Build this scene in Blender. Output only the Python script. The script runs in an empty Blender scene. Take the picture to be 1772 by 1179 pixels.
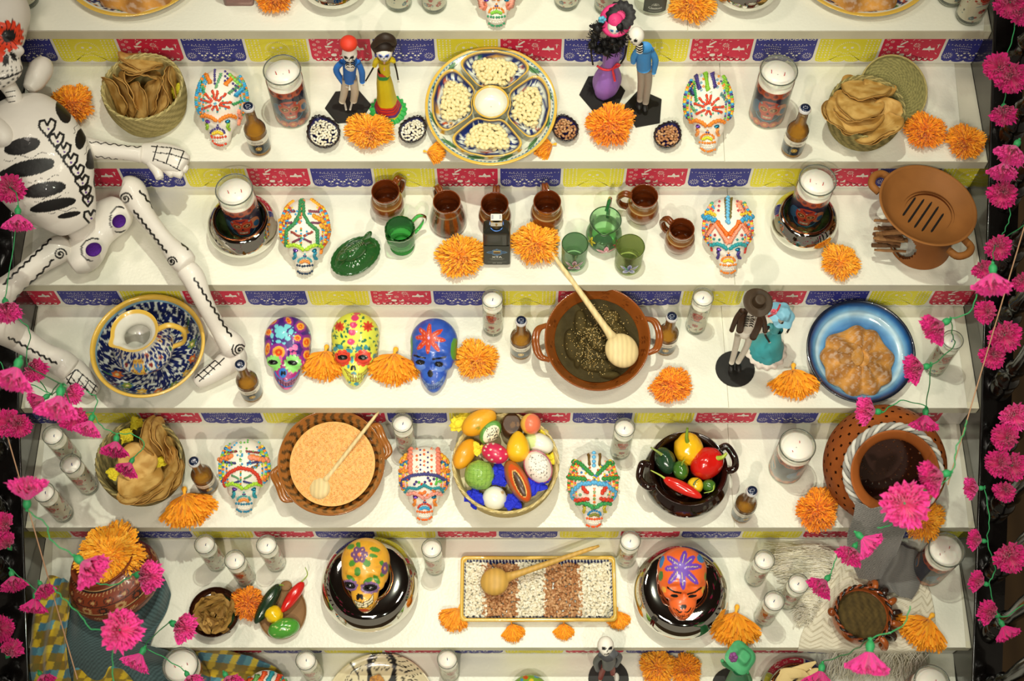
import bpy, math, random
import numpy as np
from mathutils import Vector, Matrix
PI = math.pi
rng = np.random.RandomState(7)
random.seed(7)
SC = bpy.context.scene
COL = SC.collection
# -- camera
PITCH, FPX = 0.4457, 2387.4
CAM = np.array([-0.0057, -2.1749, 2.7667])
CX, CY = 886.0, 589.5
FW = np.array([0, math.sin(PITCH), -math.cos(PITCH)])
UP = np.array([0, math.cos(PITCH), math.sin(PITCH)])
cam_d = bpy.data.cameras.new('camera')
cam_o = bpy.data.objects.new('camera', cam_d)
COL.objects.link(cam_o)
cam_o.location = CAM
cam_o.rotation_euler = (PITCH, 0, 0)
cam_d.sensor_width = 36.0
cam_d.lens = FPX * 36.0 / 1772.0
cam_d.clip_end = 60
cam_d.dof.use_dof = True
cam_d.dof.focus_distance = 3.42
cam_d.dof.aperture_fstop = 4.5
SC.camera = cam_o
# -- world, lights, exposure
w = bpy.data.worlds.new('world'); SC.world = w; w.use_nodes = True
bg = w.node_tree.nodes['Background']
bg.inputs[0].default_value = (1.0, 0.87, 0.66, 1)
bg.inputs[1].default_value = 0.22
SC.view_settings.view_transform = 'Standard'
SC.view_settings.look = 'None'
SC.view_settings.exposure = -0.09
SC.view_settings.gamma = 1.0
SC.view_settings.use_curve_mapping = False
def spot(name, loc, target, power, col, size, radius, blend=0.6):
 l = bpy.data.lights.new(name, 'SPOT'); l.energy = power; l.color = col
 l.spot_size = math.radians(size); l.spot_blend = blend; l.shadow_soft_size = radius
 o = bpy.data.objects.new(name, l); COL.objects.link(o); o.location = loc
 d = Vector(target) - Vector(loc); o.rotation_euler = d.to_track_quat('-Z', 'Y').to_euler()
 return o
spot('ceiling_spot_lamp', (0.0, -0.30, 3.3), (0.0, -0.80, -0.4), 302, (0.98, 1.0, 0.83), 56, 0.035, 1.0)
spot('ceiling_spot_lamp', (-0.25, -3.2, 2.5), (0.0, -0.75, -0.4), 225, (1.0, 0.86, 0.74), 46, 0.03, 1.0)
spot('ceiling_spot_lamp', (0.9, -3.4, 2.9), (0.2, -0.8, -0.4), 135, (0.93, 1.0, 0.78), 46, 0.03, 1.0)
def panel(loc, target, power, col, sx, sy):  # added soft fill lights, also reflected as bright rectangles in the mirrored bowls
 l = bpy.data.lights.new('added_fill_light', 'AREA'); l.energy = power; l.color = col; l.shape = 'RECTANGLE'; l.size = sx; l.size_y = sy
 o = bpy.data.objects.new('added_fill_light', l); COL.objects.link(o); o.location = loc; o.rotation_euler = (Vector(target) - Vector(loc)).to_track_quat('-Z', 'Y').to_euler()
panel((-.6, -2.6, 3.1), (0, -.8, -.4), 40, (1, .93, .78), .9, .35)
panel((1.2, -1.2, 3.3), (0, -.8, -.4), 26, (1, .90, .72), .7, .35)
panel((-1.6, .6, 3.2), (0, -.8, -.4), 24, (1, .88, .74), .7, .35)
# -- pixel <-> world
def proj(P):
 P = np.atleast_2d(P).astype(float) - CAM
 z = P @ FW
 return np.stack([CX + FPX * P[:, 0] / z, CY - FPX * (P @ UP) / z], 1)
def ray(px, py):
 d = FW * FPX + np.array([1, 0, 0]) * (px - CX) + UP * (CY - py)
 return d / np.linalg.norm(d)
def at(px, py, z):
 d = ray(px, py); return CAM + d * ((z - CAM[2]) / d[2])
def mpp(P):
 return float((np.asarray(P, float) - CAM) @ FW) / FPX
HS, TH = 0.163, 0.0343
Z = [-n * HS for n in range(8)]
# -- colour
def C(h):
 if isinstance(h, (tuple, list, np.ndarray)): return tuple(h)[:3]
 h = h.lstrip('#'); r = [int(h[i:i + 2], 16) / 255 for i in (0, 2, 4)]
 return tuple(c / 12.92 if c <= .04045 else ((c + .055) / 1.055) ** 2.4 for c in r)
# -- materials
MATS = {}
def mat(name, col=None, rough=.5, metal=0, coat=0, spec=.5, bump=0, bscale=200, var=0, vscale=30, trans=0, ior=1.45,
  sss=0, attr=False, emis=0, sheen=0, bdist=.001, fleck=0, wave=None, coat_rough=.05):
 if name in MATS: return MATS[name]
 m = bpy.data.materials.new(name); MATS[name] = m; m.use_nodes = True
 nt = m.node_tree; N = nt.nodes; L = nt.links; b = N['Principled BSDF']
 b.inputs['Roughness'].default_value = rough; b.inputs['Metallic'].default_value = metal
 b.inputs['Coat Weight'].default_value = coat; b.inputs['Coat Roughness'].default_value = coat_rough
 b.inputs['Specular IOR Level'].default_value = spec; b.inputs['IOR'].default_value = ior
 b.inputs['Transmission Weight'].default_value = trans
 if sss: b.inputs['Subsurface Weight'].default_value = sss; b.inputs['Subsurface Scale'].default_value = .01
 if sheen: b.inputs['Sheen Weight'].default_value = sheen
 tc = N.new('ShaderNodeTexCoord')
 if attr:
  a = N.new('ShaderNodeAttribute'); a.attribute_name = 'Col'; src = a.outputs['Color']
 else:
  r = N.new('ShaderNodeRGB'); r.outputs[0].default_value = (*C(col), 1); src = r.outputs[0]
 if var:
  n = N.new('ShaderNodeTexNoise'); n.inputs['Scale'].default_value = vscale; n.inputs['Detail'].default_value = 5
  L.new(tc.outputs['Object'], n.inputs['Vector'])
  mr = N.new('ShaderNodeMapRange'); mr.inputs[1].default_value = .25; mr.inputs[2].default_value = .75
  mr.inputs[3].default_value = 1 - var; mr.inputs[4].default_value = 1 + var * .6
  L.new(n.outputs[0], mr.inputs[0])
  mx = N.new('ShaderNodeMix'); mx.data_type = 'RGBA'; mx.blend_type = 'MULTIPLY'; mx.inputs[0].default_value = 1
  L.new(src, mx.inputs[6]); L.new(mr.outputs[0], mx.inputs[7]); src = mx.outputs[2]
 if wave:
  wv = N.new('ShaderNodeTexWave'); wv.inputs['Scale'].default_value = wave[0]; wv.inputs['Distortion'].default_value = wave[1]
  wv.inputs['Detail'].default_value = 2; wv.bands_direction = wave[3] if len(wave) > 3 else 'X'
  L.new(tc.outputs['Object'], wv.inputs['Vector'])
  mr = N.new('ShaderNodeMapRange'); mr.inputs[3].default_value = 1 - wave[2]; mr.inputs[4].default_value = 1.0
  L.new(wv.outputs[0 if 'Color' not in wv.outputs else 'Fac'], mr.inputs[0])
  mx = N.new('ShaderNodeMix'); mx.data_type = 'RGBA'; mx.blend_type = 'MULTIPLY'; mx.inputs[0].default_value = 1
  L.new(src, mx.inputs[6]); L.new(mr.outputs[0], mx.inputs[7]); src = mx.outputs[2]
 L.new(src, b.inputs['Base Color'])
 if bump:
  n = N.new('ShaderNodeTexNoise'); n.inputs['Scale'].default_value = bscale; n.inputs['Detail'].default_value = 3
  L.new(tc.outputs['Object'], n.inputs['Vector'])
  bp = N.new('ShaderNodeBump'); bp.inputs['Strength'].default_value = bump; bp.inputs['Distance'].default_value = bdist
  L.new(n.outputs[0], bp.inputs['Height']); L.new(bp.outputs[0], b.inputs['Normal'])
  if coat: L.new(bp.outputs[0], b.inputs['Coat Normal'])
 return m
def glass(name, tint=(1, 1, 1), refl=1.0, rough=.03, dens=0.0, edge=.25):
 """thin-walled glass: tinted transparency plus a fresnel reflection, the same for every ray"""
 if name in MATS: return MATS[name]
 m = bpy.data.materials.new(name); MATS[name] = m; m.use_nodes = True
 nt = m.node_tree; N = nt.nodes; L = nt.links; N.clear()
 out = N.new('ShaderNodeOutputMaterial'); tr = N.new('ShaderNodeBsdfTransparent'); gl = N.new('ShaderNodeBsdfGlossy')
 df = N.new('ShaderNodeBsdfDiffuse'); lw = N.new('ShaderNodeLayerWeight'); lw.inputs[0].default_value = .25
 tr.inputs[0].default_value = (*C(tint), 1); gl.inputs['Roughness'].default_value = rough
 df.inputs[0].default_value = (*[c * .8 for c in C(tint)], 1)
 m1 = N.new('ShaderNodeMixShader'); m2 = N.new('ShaderNodeMixShader')
 mr = N.new('ShaderNodeMapRange'); mr.inputs[3].default_value = dens; mr.inputs[4].default_value = min(1, dens + edge)
 L.new(lw.outputs['Facing'], mr.inputs[0]); L.new(mr.outputs[0], m1.inputs[0]); L.new(tr.outputs[0], m1.inputs[1]); L.new(df.outputs[0], m1.inputs[2])
 mu = N.new('ShaderNodeMath'); mu.operation = 'MULTIPLY'; mu.inputs[1].default_value = refl
 L.new(lw.outputs['Fresnel'], mu.inputs[0]); L.new(mu.outputs[0], m2.inputs[0]); L.new(m1.outputs[0], m2.inputs[1]); L.new(gl.outputs[0], m2.inputs[2])
 L.new(m2.outputs[0], out.inputs[0])
 return m
# -- mesh container
class MB:
 def __init__(s): s.v = []; s.q = []; s.t = []; s.c = []; s.n = 0; s.qm = []; s.tm = []
 def add(s, V, F, col=(1, 1, 1), mi=0):
  V = np.asarray(V, float); F = np.asarray(F, int)
  if len(V) == 0: return s
  s.v.append(V)
  if isinstance(col, np.ndarray) and col.ndim == 2: s.c.append(col[:, :3])
  else: s.c.append(np.tile(np.array(C(col))[:3], (len(V), 1)))
  if len(F):
   if F.shape[1] == 4: s.q.append(F + s.n); s.qm.append(np.full(len(F), mi))
   else: s.t.append(F + s.n); s.tm.append(np.full(len(F), mi))
  s.n += len(V); return s
 def tris(s, F, mi=0):
  pass
 def verts(s): return np.concatenate(s.v)
 def mesh(s, name, mats, smooth=True):
  V = np.concatenate(s.v); me = bpy.data.meshes.new(name)
  q = np.concatenate(s.q) if s.q else np.zeros((0, 4), int); t = np.concatenate(s.t) if s.t else np.zeros((0, 3), int)
  qm = np.concatenate(s.qm) if s.q else np.zeros(0, int); tm = np.concatenate(s.tm) if s.t else np.zeros(0, int)
  me.vertices.add(len(V)); me.vertices.foreach_set('co', V.astype(np.float32).ravel())
  loops = np.concatenate([q.ravel(), t.ravel()]); me.loops.add(len(loops)); me.loops.foreach_set('vertex_index', loops.astype(np.int32))
  nf = len(q) + len(t); me.polygons.add(nf)
  st = np.concatenate([np.arange(len(q)) * 4, len(q) * 4 + np.arange(len(t)) * 3])
  me.polygons.foreach_set('loop_start', st.astype(np.int32))
  mats = mats if isinstance(mats, (list, tuple)) else [mats]
  for m in mats: me.materials.append(m)
  me.polygons.foreach_set('material_index', np.concatenate([qm, tm]).astype(np.int32))
  me.polygons.foreach_set('use_smooth', np.full(nf, bool(smooth)))
  a = me.color_attributes.new('Col', 'FLOAT_COLOR', 'POINT'); c = np.concatenate(s.c)
  a.data.foreach_set('color', np.concatenate([c, np.ones((len(c), 1))], 1).astype(np.float32).ravel())
  me.update(calc_edges=True); me.validate()
  return me
 def build(s, name, mats, parent=None, smooth=True, label=None, kind=None, loc=None):
  if s.n == 0: return None
  return link(name, s.mesh(name, mats, smooth), parent, label, kind, loc)
def link(name, me, parent=None, label=None, kind=None, loc=None):
 o = bpy.data.objects.new(name, me); COL.objects.link(o)
 if parent: o.parent = parent
 if label: o['label'] = label
 if kind: o['kind'] = kind
 if loc is not None: o.location = loc
 return o
def thing(name, label, cat, loc=(0, 0, 0), rz=0, group=None):
 o = bpy.data.objects.new(name, None); COL.objects.link(o); o.location = tuple(float(x) for x in loc); o.rotation_euler = (0, 0, rz)
 o.empty_display_size = .02
 o['label'] = label; o['category'] = cat
 if group: o['group'] = group
 return o
def tag(o, label, cat, group=None, kind=None):
 o['label'] = label; o['category'] = cat
 if group: o['group'] = group
 if kind: o['kind'] = kind
 return o
def copy_tree(o, loc=None, rz=None, label=None, group=None, parent=None, scale=None, rot=None):
 c = o.copy(); COL.objects.link(c)
 if parent: c.parent = parent
 if loc is not None: c.location = tuple(float(x) for x in loc)
 if rz is not None: c.rotation_euler = (0, 0, rz)
 if rot is not None: c.rotation_euler = rot
 if label: c['label'] = label
 if group: c['group'] = group
 if scale is not None: c.scale = (scale,) * 3 if np.isscalar(scale) else scale
 for ch in list(o.children): copy_tree(ch, parent=c)
 return c
# -- shapes (V, F)
def gridF(nu, nv, wu=False, wv=False):
 i = np.arange(nu if wu else nu - 1); j = np.arange(nv if wv else nv - 1)
 I, J = np.meshgrid(i, j, indexing='ij'); I2 = (I + 1) % nu; J2 = (J + 1) % nv
 return np.stack([I * nv + J, I2 * nv + J, I2 * nv + J2, I * nv + J2], -1).reshape(-1, 4)
def lathe(prof, seg=32, sx=1, sy=1, rf=None):
 """prof: list of (r,z) from bottom outside to inside; rf(theta,i)->radius factor"""
 prof = np.array(prof, float); th = np.arange(seg) * 2 * PI / seg
 T, R = np.meshgrid(th, prof[:, 0], indexing='ij'); Zz = np.tile(prof[:, 1], (seg, 1))
 if rf is not None: R = R * rf(T, Zz)
 V = np.stack([R * np.cos(T) * sx, R * np.sin(T) * sy, Zz], -1).reshape(-1, 3)
 return V, gridF(seg, len(prof), wu=True)
def spline(pts, n):
 """Catmull-Rom through pts, n samples"""
 P = np.array(pts, float); P = np.vstack([2 * P[0] - P[1], P, 2 * P[-1] - P[-2]])
 t = np.linspace(0, len(pts) - 1 - 1e-9, n); k = t.astype(int); u = (t - k)[:, None]
 p0, p1, p2, p3 = P[k], P[k + 1], P[k + 2], P[k + 3]
 return .5 * (2 * p1 + (-p0 + p2) * u + (2 * p0 - 5 * p1 + 4 * p2 - p3) * u * u + (-p0 + 3 * p1 - 3 * p2 + p3) * u ** 3)
def tube(path, rad, seg=8, caps=True, flat=1.0, closed=False):
 P = np.array(path, float); n = len(P); r = np.broadcast_to(np.asarray(rad, float), (n,)).copy()
 if closed: T = np.roll(P, -1, 0) - np.roll(P, 1, 0)
 else: T = np.gradient(P, axis=0)
 T /= np.linalg.norm(T, axis=1)[:, None] + 1e-12
 ref = np.array([0, 0, 1.0]) if abs(T[0, 2]) < .9 else np.array([1.0, 0, 0])
 A = np.zeros((n, 3)); a = ref - T[0] * (ref @ T[0]); a /= np.linalg.norm(a); A[0] = a
 for i in range(1, n):
  a = A[i - 1] - T[i] * (A[i - 1] @ T[i]); l = np.linalg.norm(a)
  A[i] = a / l if l > 1e-6 else A[i - 1]
 B = np.cross(T, A); th = np.arange(seg) * 2 * PI / seg
 V = P[:, None, :] + r[:, None, None] * (np.cos(th)[None, :, None] * A[:, None, :] * flat + np.sin(th)[None, :, None] * B[:, None, :])
 V = V.reshape(-1, 3); F = gridF(n, seg, wu=closed, wv=True)
 if caps and not closed:
  V = np.vstack([V, P[0], P[-1]]); k = n * seg
  j = np.arange(seg); j2 = (j + 1) % seg
  c0 = np.stack([j2, j, np.full(seg, k), np.full(seg, k)], 1); c1 = np.stack([(n - 1) * seg + j, (n - 1) * seg + j2, np.full(seg, k + 1), np.full(seg, k + 1)], 1)
  return V, F, np.concatenate([c0[:, :3], c1[:, :3]])
 return V, F, np.zeros((0, 3), int)
def add_tube(mb, path, rad, seg=8, col=(1, 1, 1), flat=1.0, closed=False, mi=0, caps=True):
 V, F, T = tube(path, rad, seg, caps, flat, closed)
 if isinstance(col, np.ndarray) and col.ndim == 2 and len(col) == len(path):
  c = np.repeat(col, seg, 0); c = np.vstack([c, col[0], col[-1]]) if len(V) > len(c) else c
 else: c = col
 k = mb.n; mb.add(V, F, c, mi)
 if len(T): mb.t.append(T + k); mb.tm.append(np.full(len(T), mi))
def add_lathe(mb, prof, seg=32, col=(1, 1, 1), off=(0, 0, 0), mi=0, **k):
 V, F = lathe(prof, seg, **k); mb.add(V + np.array(off), F, col, mi)
def box(x0, x1, y0, y1, z0, z1):
 V = np.array([(x, y, z) for x in (x0, x1) for y in (y0, y1) for z in (z0, z1)])
 return V, np.array([(0, 1, 3, 2), (4, 6, 7, 5), (0, 4, 5, 1), (2, 3, 7, 6), (0, 2, 6, 4), (1, 5, 7, 3)])
def ell(c=(0, 0, 0), r=(1, 1, 1), nu=16, nv=9, R=None, pw=1.0):
 th = np.arange(nu) * 2 * PI / nu; ph = np.linspace(0, PI, nv)
 T, Pp = np.meshgrid(th, ph, indexing='ij')
 V = np.stack([np.sin(Pp) ** pw * np.cos(T), np.sin(Pp) ** pw * np.sin(T), np.cos(Pp)], -1).reshape(-1, 3) * np.array(r)
 if R is not None: V = V @ np.array(R).T
 return V + np.array(c), gridF(nu, nv, wu=True)[:, ::-1]
def rotm(rx=0, ry=0, rz=0):
 return np.array((Matrix.Rotation(rz, 3, 'Z') @ Matrix.Rotation(ry, 3, 'Y') @ Matrix.Rotation(rx, 3, 'X')))
def prism(poly, z0, z1, bev=0):
 """poly CCW 2D; returns V, quads(sides), and top/bottom via fan (as tris) around the centroid"""
 P = np.array(poly, float); n = len(P); c = P.mean(0)
 rings = [(P, z0), (P, z1 - bev)] + ([(c + (P - c) * (1 - bev / (np.abs(P - c).max() + 1e-9)), z1)] if bev else [])
 V = np.vstack([np.c_[p, np.full(n, z)] for p, z in rings] + [[[*c, z0]], [[*c, z1]]])
 F = np.concatenate([gridF(len(rings), n, wv=True)])[:, ::-1]
 j = np.arange(n); j2 = (j + 1) % n; k = len(rings) * n
 T = np.concatenate([np.stack([j2, j, np.full(n, k)], 1), np.stack([j + (len(rings) - 1) * n, j2 + (len(rings) - 1) * n, np.full(n, k + 1)], 1)])
 return V, F, T
def add_prism(mb, poly, z0, z1, col=(1, 1, 1), bev=0, mi=0, R=None, off=None):
 V, F, T = prism(poly, z0, z1, bev)
 if R is not None: V = V @ np.array(R).T
 if off is not None: V = V + np.array(off)
 k = mb.n; mb.add(V, F, col, mi); mb.t.append(T + k); mb.tm.append(np.full(len(T), mi))
def ngon(n, rx, ry=None, rot=0):
 ry = rx if ry is None else ry; a = np.arange(n) * 2 * PI / n + rot
 return np.c_[rx * np.cos(a), ry * np.sin(a)]
def noise3(P, scale, seed=0, oct=3):
 """cheap smooth pseudo-noise: sums of random plane waves, about -1..1"""
 r = np.random.RandomState(seed); out = np.zeros(len(P)); amp = 1.0; tot = 0
 for o in range(oct):
  for k in range(5):
   d = r.randn(3); d /= np.linalg.norm(d)
   out += amp * np.sin((P @ d) * scale * (2 ** o) * (1 + .3 * r.rand()) + r.rand() * 6.28)
  tot += amp * 2.2; amp *= .5
 return out / tot
# -- painting on vertices
def seg_dist(p, a, b):
 ab = b - a; t = np.clip(((p - a) @ ab) / (ab @ ab + 1e-12), 0, 1); return np.linalg.norm(p - (a + t[:, None] * ab), axis=1)
def in_poly(p, poly):
 x, y = p[:, 0], p[:, 1]; ins = np.zeros(len(p), bool); n = len(poly)
 for i in range(n):
  x1, y1 = poly[i]; x2, y2 = poly[(i + 1) % n]
  if y1 == y2: continue
  ins ^= ((y1 > y) != (y2 > y)) & (x < (x2 - x1) * (y - y1) / (y2 - y1) + x1)
 return ins
def paint(P, cols, prims):
 """P: Nx2 coords, cols: Nx3 linear colours (edited). prims: ('e',cx,cy,rx,ry,deg,col) ('p',pts,col) ('l',pts,width,col) ('f',cx,cy,n,r0,r1,w,deg,col)"""
 for s in prims:
  k = s[0]
  if k == 'e':
   _, cx, cy, rx, ry, dg, col = s; a = math.radians(dg); R = max(rx, ry); mm = np.flatnonzero((np.abs(P[:, 0] - cx) < R) & (np.abs(P[:, 1] - cy) < R))
   if len(mm) == 0: continue
   d = P[mm] - (cx, cy); u = d[:, 0] * math.cos(a) + d[:, 1] * math.sin(a); v = -d[:, 0] * math.sin(a) + d[:, 1] * math.cos(a)
   cols[mm[(u / rx) ** 2 + (v / ry) ** 2 < 1]] = C(col)
  elif k == 'p': cols[in_poly(P, s[1])] = C(s[2])
  elif k == 'l':
   pts = np.array(s[1], float); lo = pts.min(0) - s[2]; hi = pts.max(0) + s[2]
   m = np.flatnonzero((P[:, 0] > lo[0]) & (P[:, 0] < hi[0]) & (P[:, 1] > lo[1]) & (P[:, 1] < hi[1]))
   if len(m) == 0: continue
   q = P[m]; d = np.full(len(q), 1e9)
   for i in range(len(pts) - 1): d = np.minimum(d, seg_dist(q, pts[i], pts[i + 1]))
   cols[m[d < s[2] / 2]] = C(s[3])
  elif k == 'f':
   _, cx, cy, n, r0, r1, wd, dg, col = s
   for i in range(n):
    a = math.radians(dg) + i * 2 * PI / n; rm = (r0 + r1) / 2
    paint(P, cols, [('e', cx + rm * math.cos(a), cy + rm * math.sin(a), (r1 - r0) / 2, wd, math.degrees(a), col)])
 return cols
def arc(cx, cy, rx, ry, a0, a1, n=12):
 a = np.radians(np.linspace(a0, a1, n)); return [(cx + rx * math.cos(t), cy + ry * math.sin(t)) for t in a]
def spiral(cx, cy, r, turns=2, a0=0, n=30):
 return [(cx + r * (i / n) * math.cos(a0 + turns * 2 * PI * i / n), cy + r * (i / n) * math.sin(a0 + turns * 2 * PI * i / n)) for i in range(n + 1)]
def wavy(a, b, amp, k, n=40):
 a = np.array(a, float); b = np.array(b, float); d = b - a; nn = np.array([-d[1], d[0]]) / (np.linalg.norm(d) + 1e-9)
 t = np.linspace(0, 1, n); return [tuple(a + d * x + nn * amp * math.sin(x * k * 2 * PI)) for x in t]
def text_mesh(txt, size, width=None, bold=0.0):
 """2D triangles of a line of text, centred: V (N x2), T"""
 cu = bpy.data.curves.new('t', 'FONT'); cu.body = txt; cu.size = size; cu.align_x = 'CENTER'; cu.align_y = 'CENTER'; cu.resolution_u = 3; cu.offset = bold
 o = bpy.data.objects.new('t', cu); COL.objects.link(o)
 dg = bpy.context.evaluated_depsgraph_get(); me = o.to_mesh(depsgraph=dg) if False else bpy.data.meshes.new_from_object(o.evaluated_get(dg))
 me.calc_loop_triangles(); V = np.array([v.co[:2] for v in me.vertices]); T = np.array([t.vertices[:] for t in me.loop_triangles])
 bpy.data.objects.remove(o); bpy.data.curves.remove(cu); bpy.data.meshes.remove(me)
 if width: V[:, 0] *= width / (np.ptp(V[:, 0]) + 1e-9)
 return V, T
# == SETTING: stepped altar on a staircase
FRY = [52.5, 279, 493, 706, 913, 1121]
RBY = [109, 325, 528, 732.5, 933, 1131.5]
YF = [at(886, FRY[n], Z[n])[1] for n in range(6)]
YF.append(YF[5] - .272)
YR = [at(886, RBY[n], Z[n + 1])[1] for n in range(6)]; YR.append(YF[6] + .022)
XL, XR = -1.262, 1.190
M_sheet = mat('white_gloss_board', '#E6E5D6', rough=.34, bump=.55, bscale=130, bdist=.0016, var=.03, vscale=4, spec=.55)
M_tread = mat('old_white_paint', '#CFCBB8', rough=.5, bump=.3, bscale=90, var=.12, vscale=5)
M_nose = mat('cream_edge_paint', '#D3CFB6', rough=.45, bump=.3, bscale=60, var=.15, vscale=9)
M_riser = mat('riser_paint', '#DEDBCB', rough=.5, var=.05, vscale=8)
M_print = mat('printed_paper', rough=.55, attr=True, var=.03, vscale=60)
def px_x(px, n, y=None):  # world x on tread n under pixel px at the front edge
 P = at(px, FRY[min(n, 5)], Z[n]); return P[0]
seams = {0: [(1186, 1190)], 1: [(1245, 1254)], 2: [(1258, 1272)], 3: [(1248, 1261)], 4: [(1259, 1271)], 5: [], 6: []}
Lend = {0: (40, 30), 1: (45, 38), 2: (62, 51), 3: (67, 42), 4: (80, 61), 5: (91, 84), 6: (100, 95)}
Rend = {0: (1700, 1703), 1: (1652, 1668), 2: (1672, 1690), 3: (1649, 1675), 4: (1655, 1677), 5: (1656, 1672), 6: (1650, 1668)}
BACKPY = [-160] + RBY
for n in range(-1, 7):
 if n < 0: yb, yf, zt = YF[0] + .54, YF[0] + .27, HS
 else: yb, yf, zt = (YR[n - 1] if n > 0 else YF[0] + .29), YF[n], Z[n]
 yr = yf + .022
 m = MB(); V, F = box(XL, XR, yf + .018, yb + .03, zt - .030, zt - .0045); m.add(V, F)
 st = m.build('stair_step', M_tread, smooth=False); st['kind'] = 'structure'
 m = MB(); V, F = box(XL, XR, yf, yf + .018, zt - TH, zt - .0045); m.add(V, F); m.build('step_nosing', M_nose, st, smooth=False)
 m = MB(); V, F = box(XL, XR, yr, yr + .02, zt - HS + .0, zt - TH + .004); m.add(V, F); m.build('riser_board', M_riser, st, smooth=False)
 if n < 0:
  m = MB(); V, F = box(XL, XR, yf, yb, zt - .0045, zt); m.add(V, F); m.build('tread_sheet', M_sheet, st, smooth=False); continue
 # sheets of glossy white board laid on the tread, ends cut on a slant
 bp = BACKPY[n]; fp = FRY[n] if n < 6 else 1330
 cuts = [Lend[n]] + seams[n] + [Rend[n]]
 xs = [(at(a, bp, zt)[0], at(b, fp, zt)[0]) for a, b in cuts]
 for i in range(len(xs) - 1):
  g = .0008; dz = .0009 * (i % 2); (a0, a1), (b0, b1) = xs[i], xs[i + 1]
  a0 += g; a1 += g; b0 -= g; b1 -= g
  Vt = [(a1, yf), (b1, yf), (b0, yb), (a0, yb)]
  V = np.array([(x, y, z) for z in (zt - .0045, zt - dz) for x, y in Vt])
  F = np.array([(4, 5, 6, 7), (3, 2, 1, 0), (0, 1, 5, 4), (1, 2, 6, 5), (2, 3, 7, 6), (3, 0, 4, 7)])
  m = MB(); m.add(V, F); m.build('tread_sheet', M_sheet, st, smooth=False)
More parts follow.
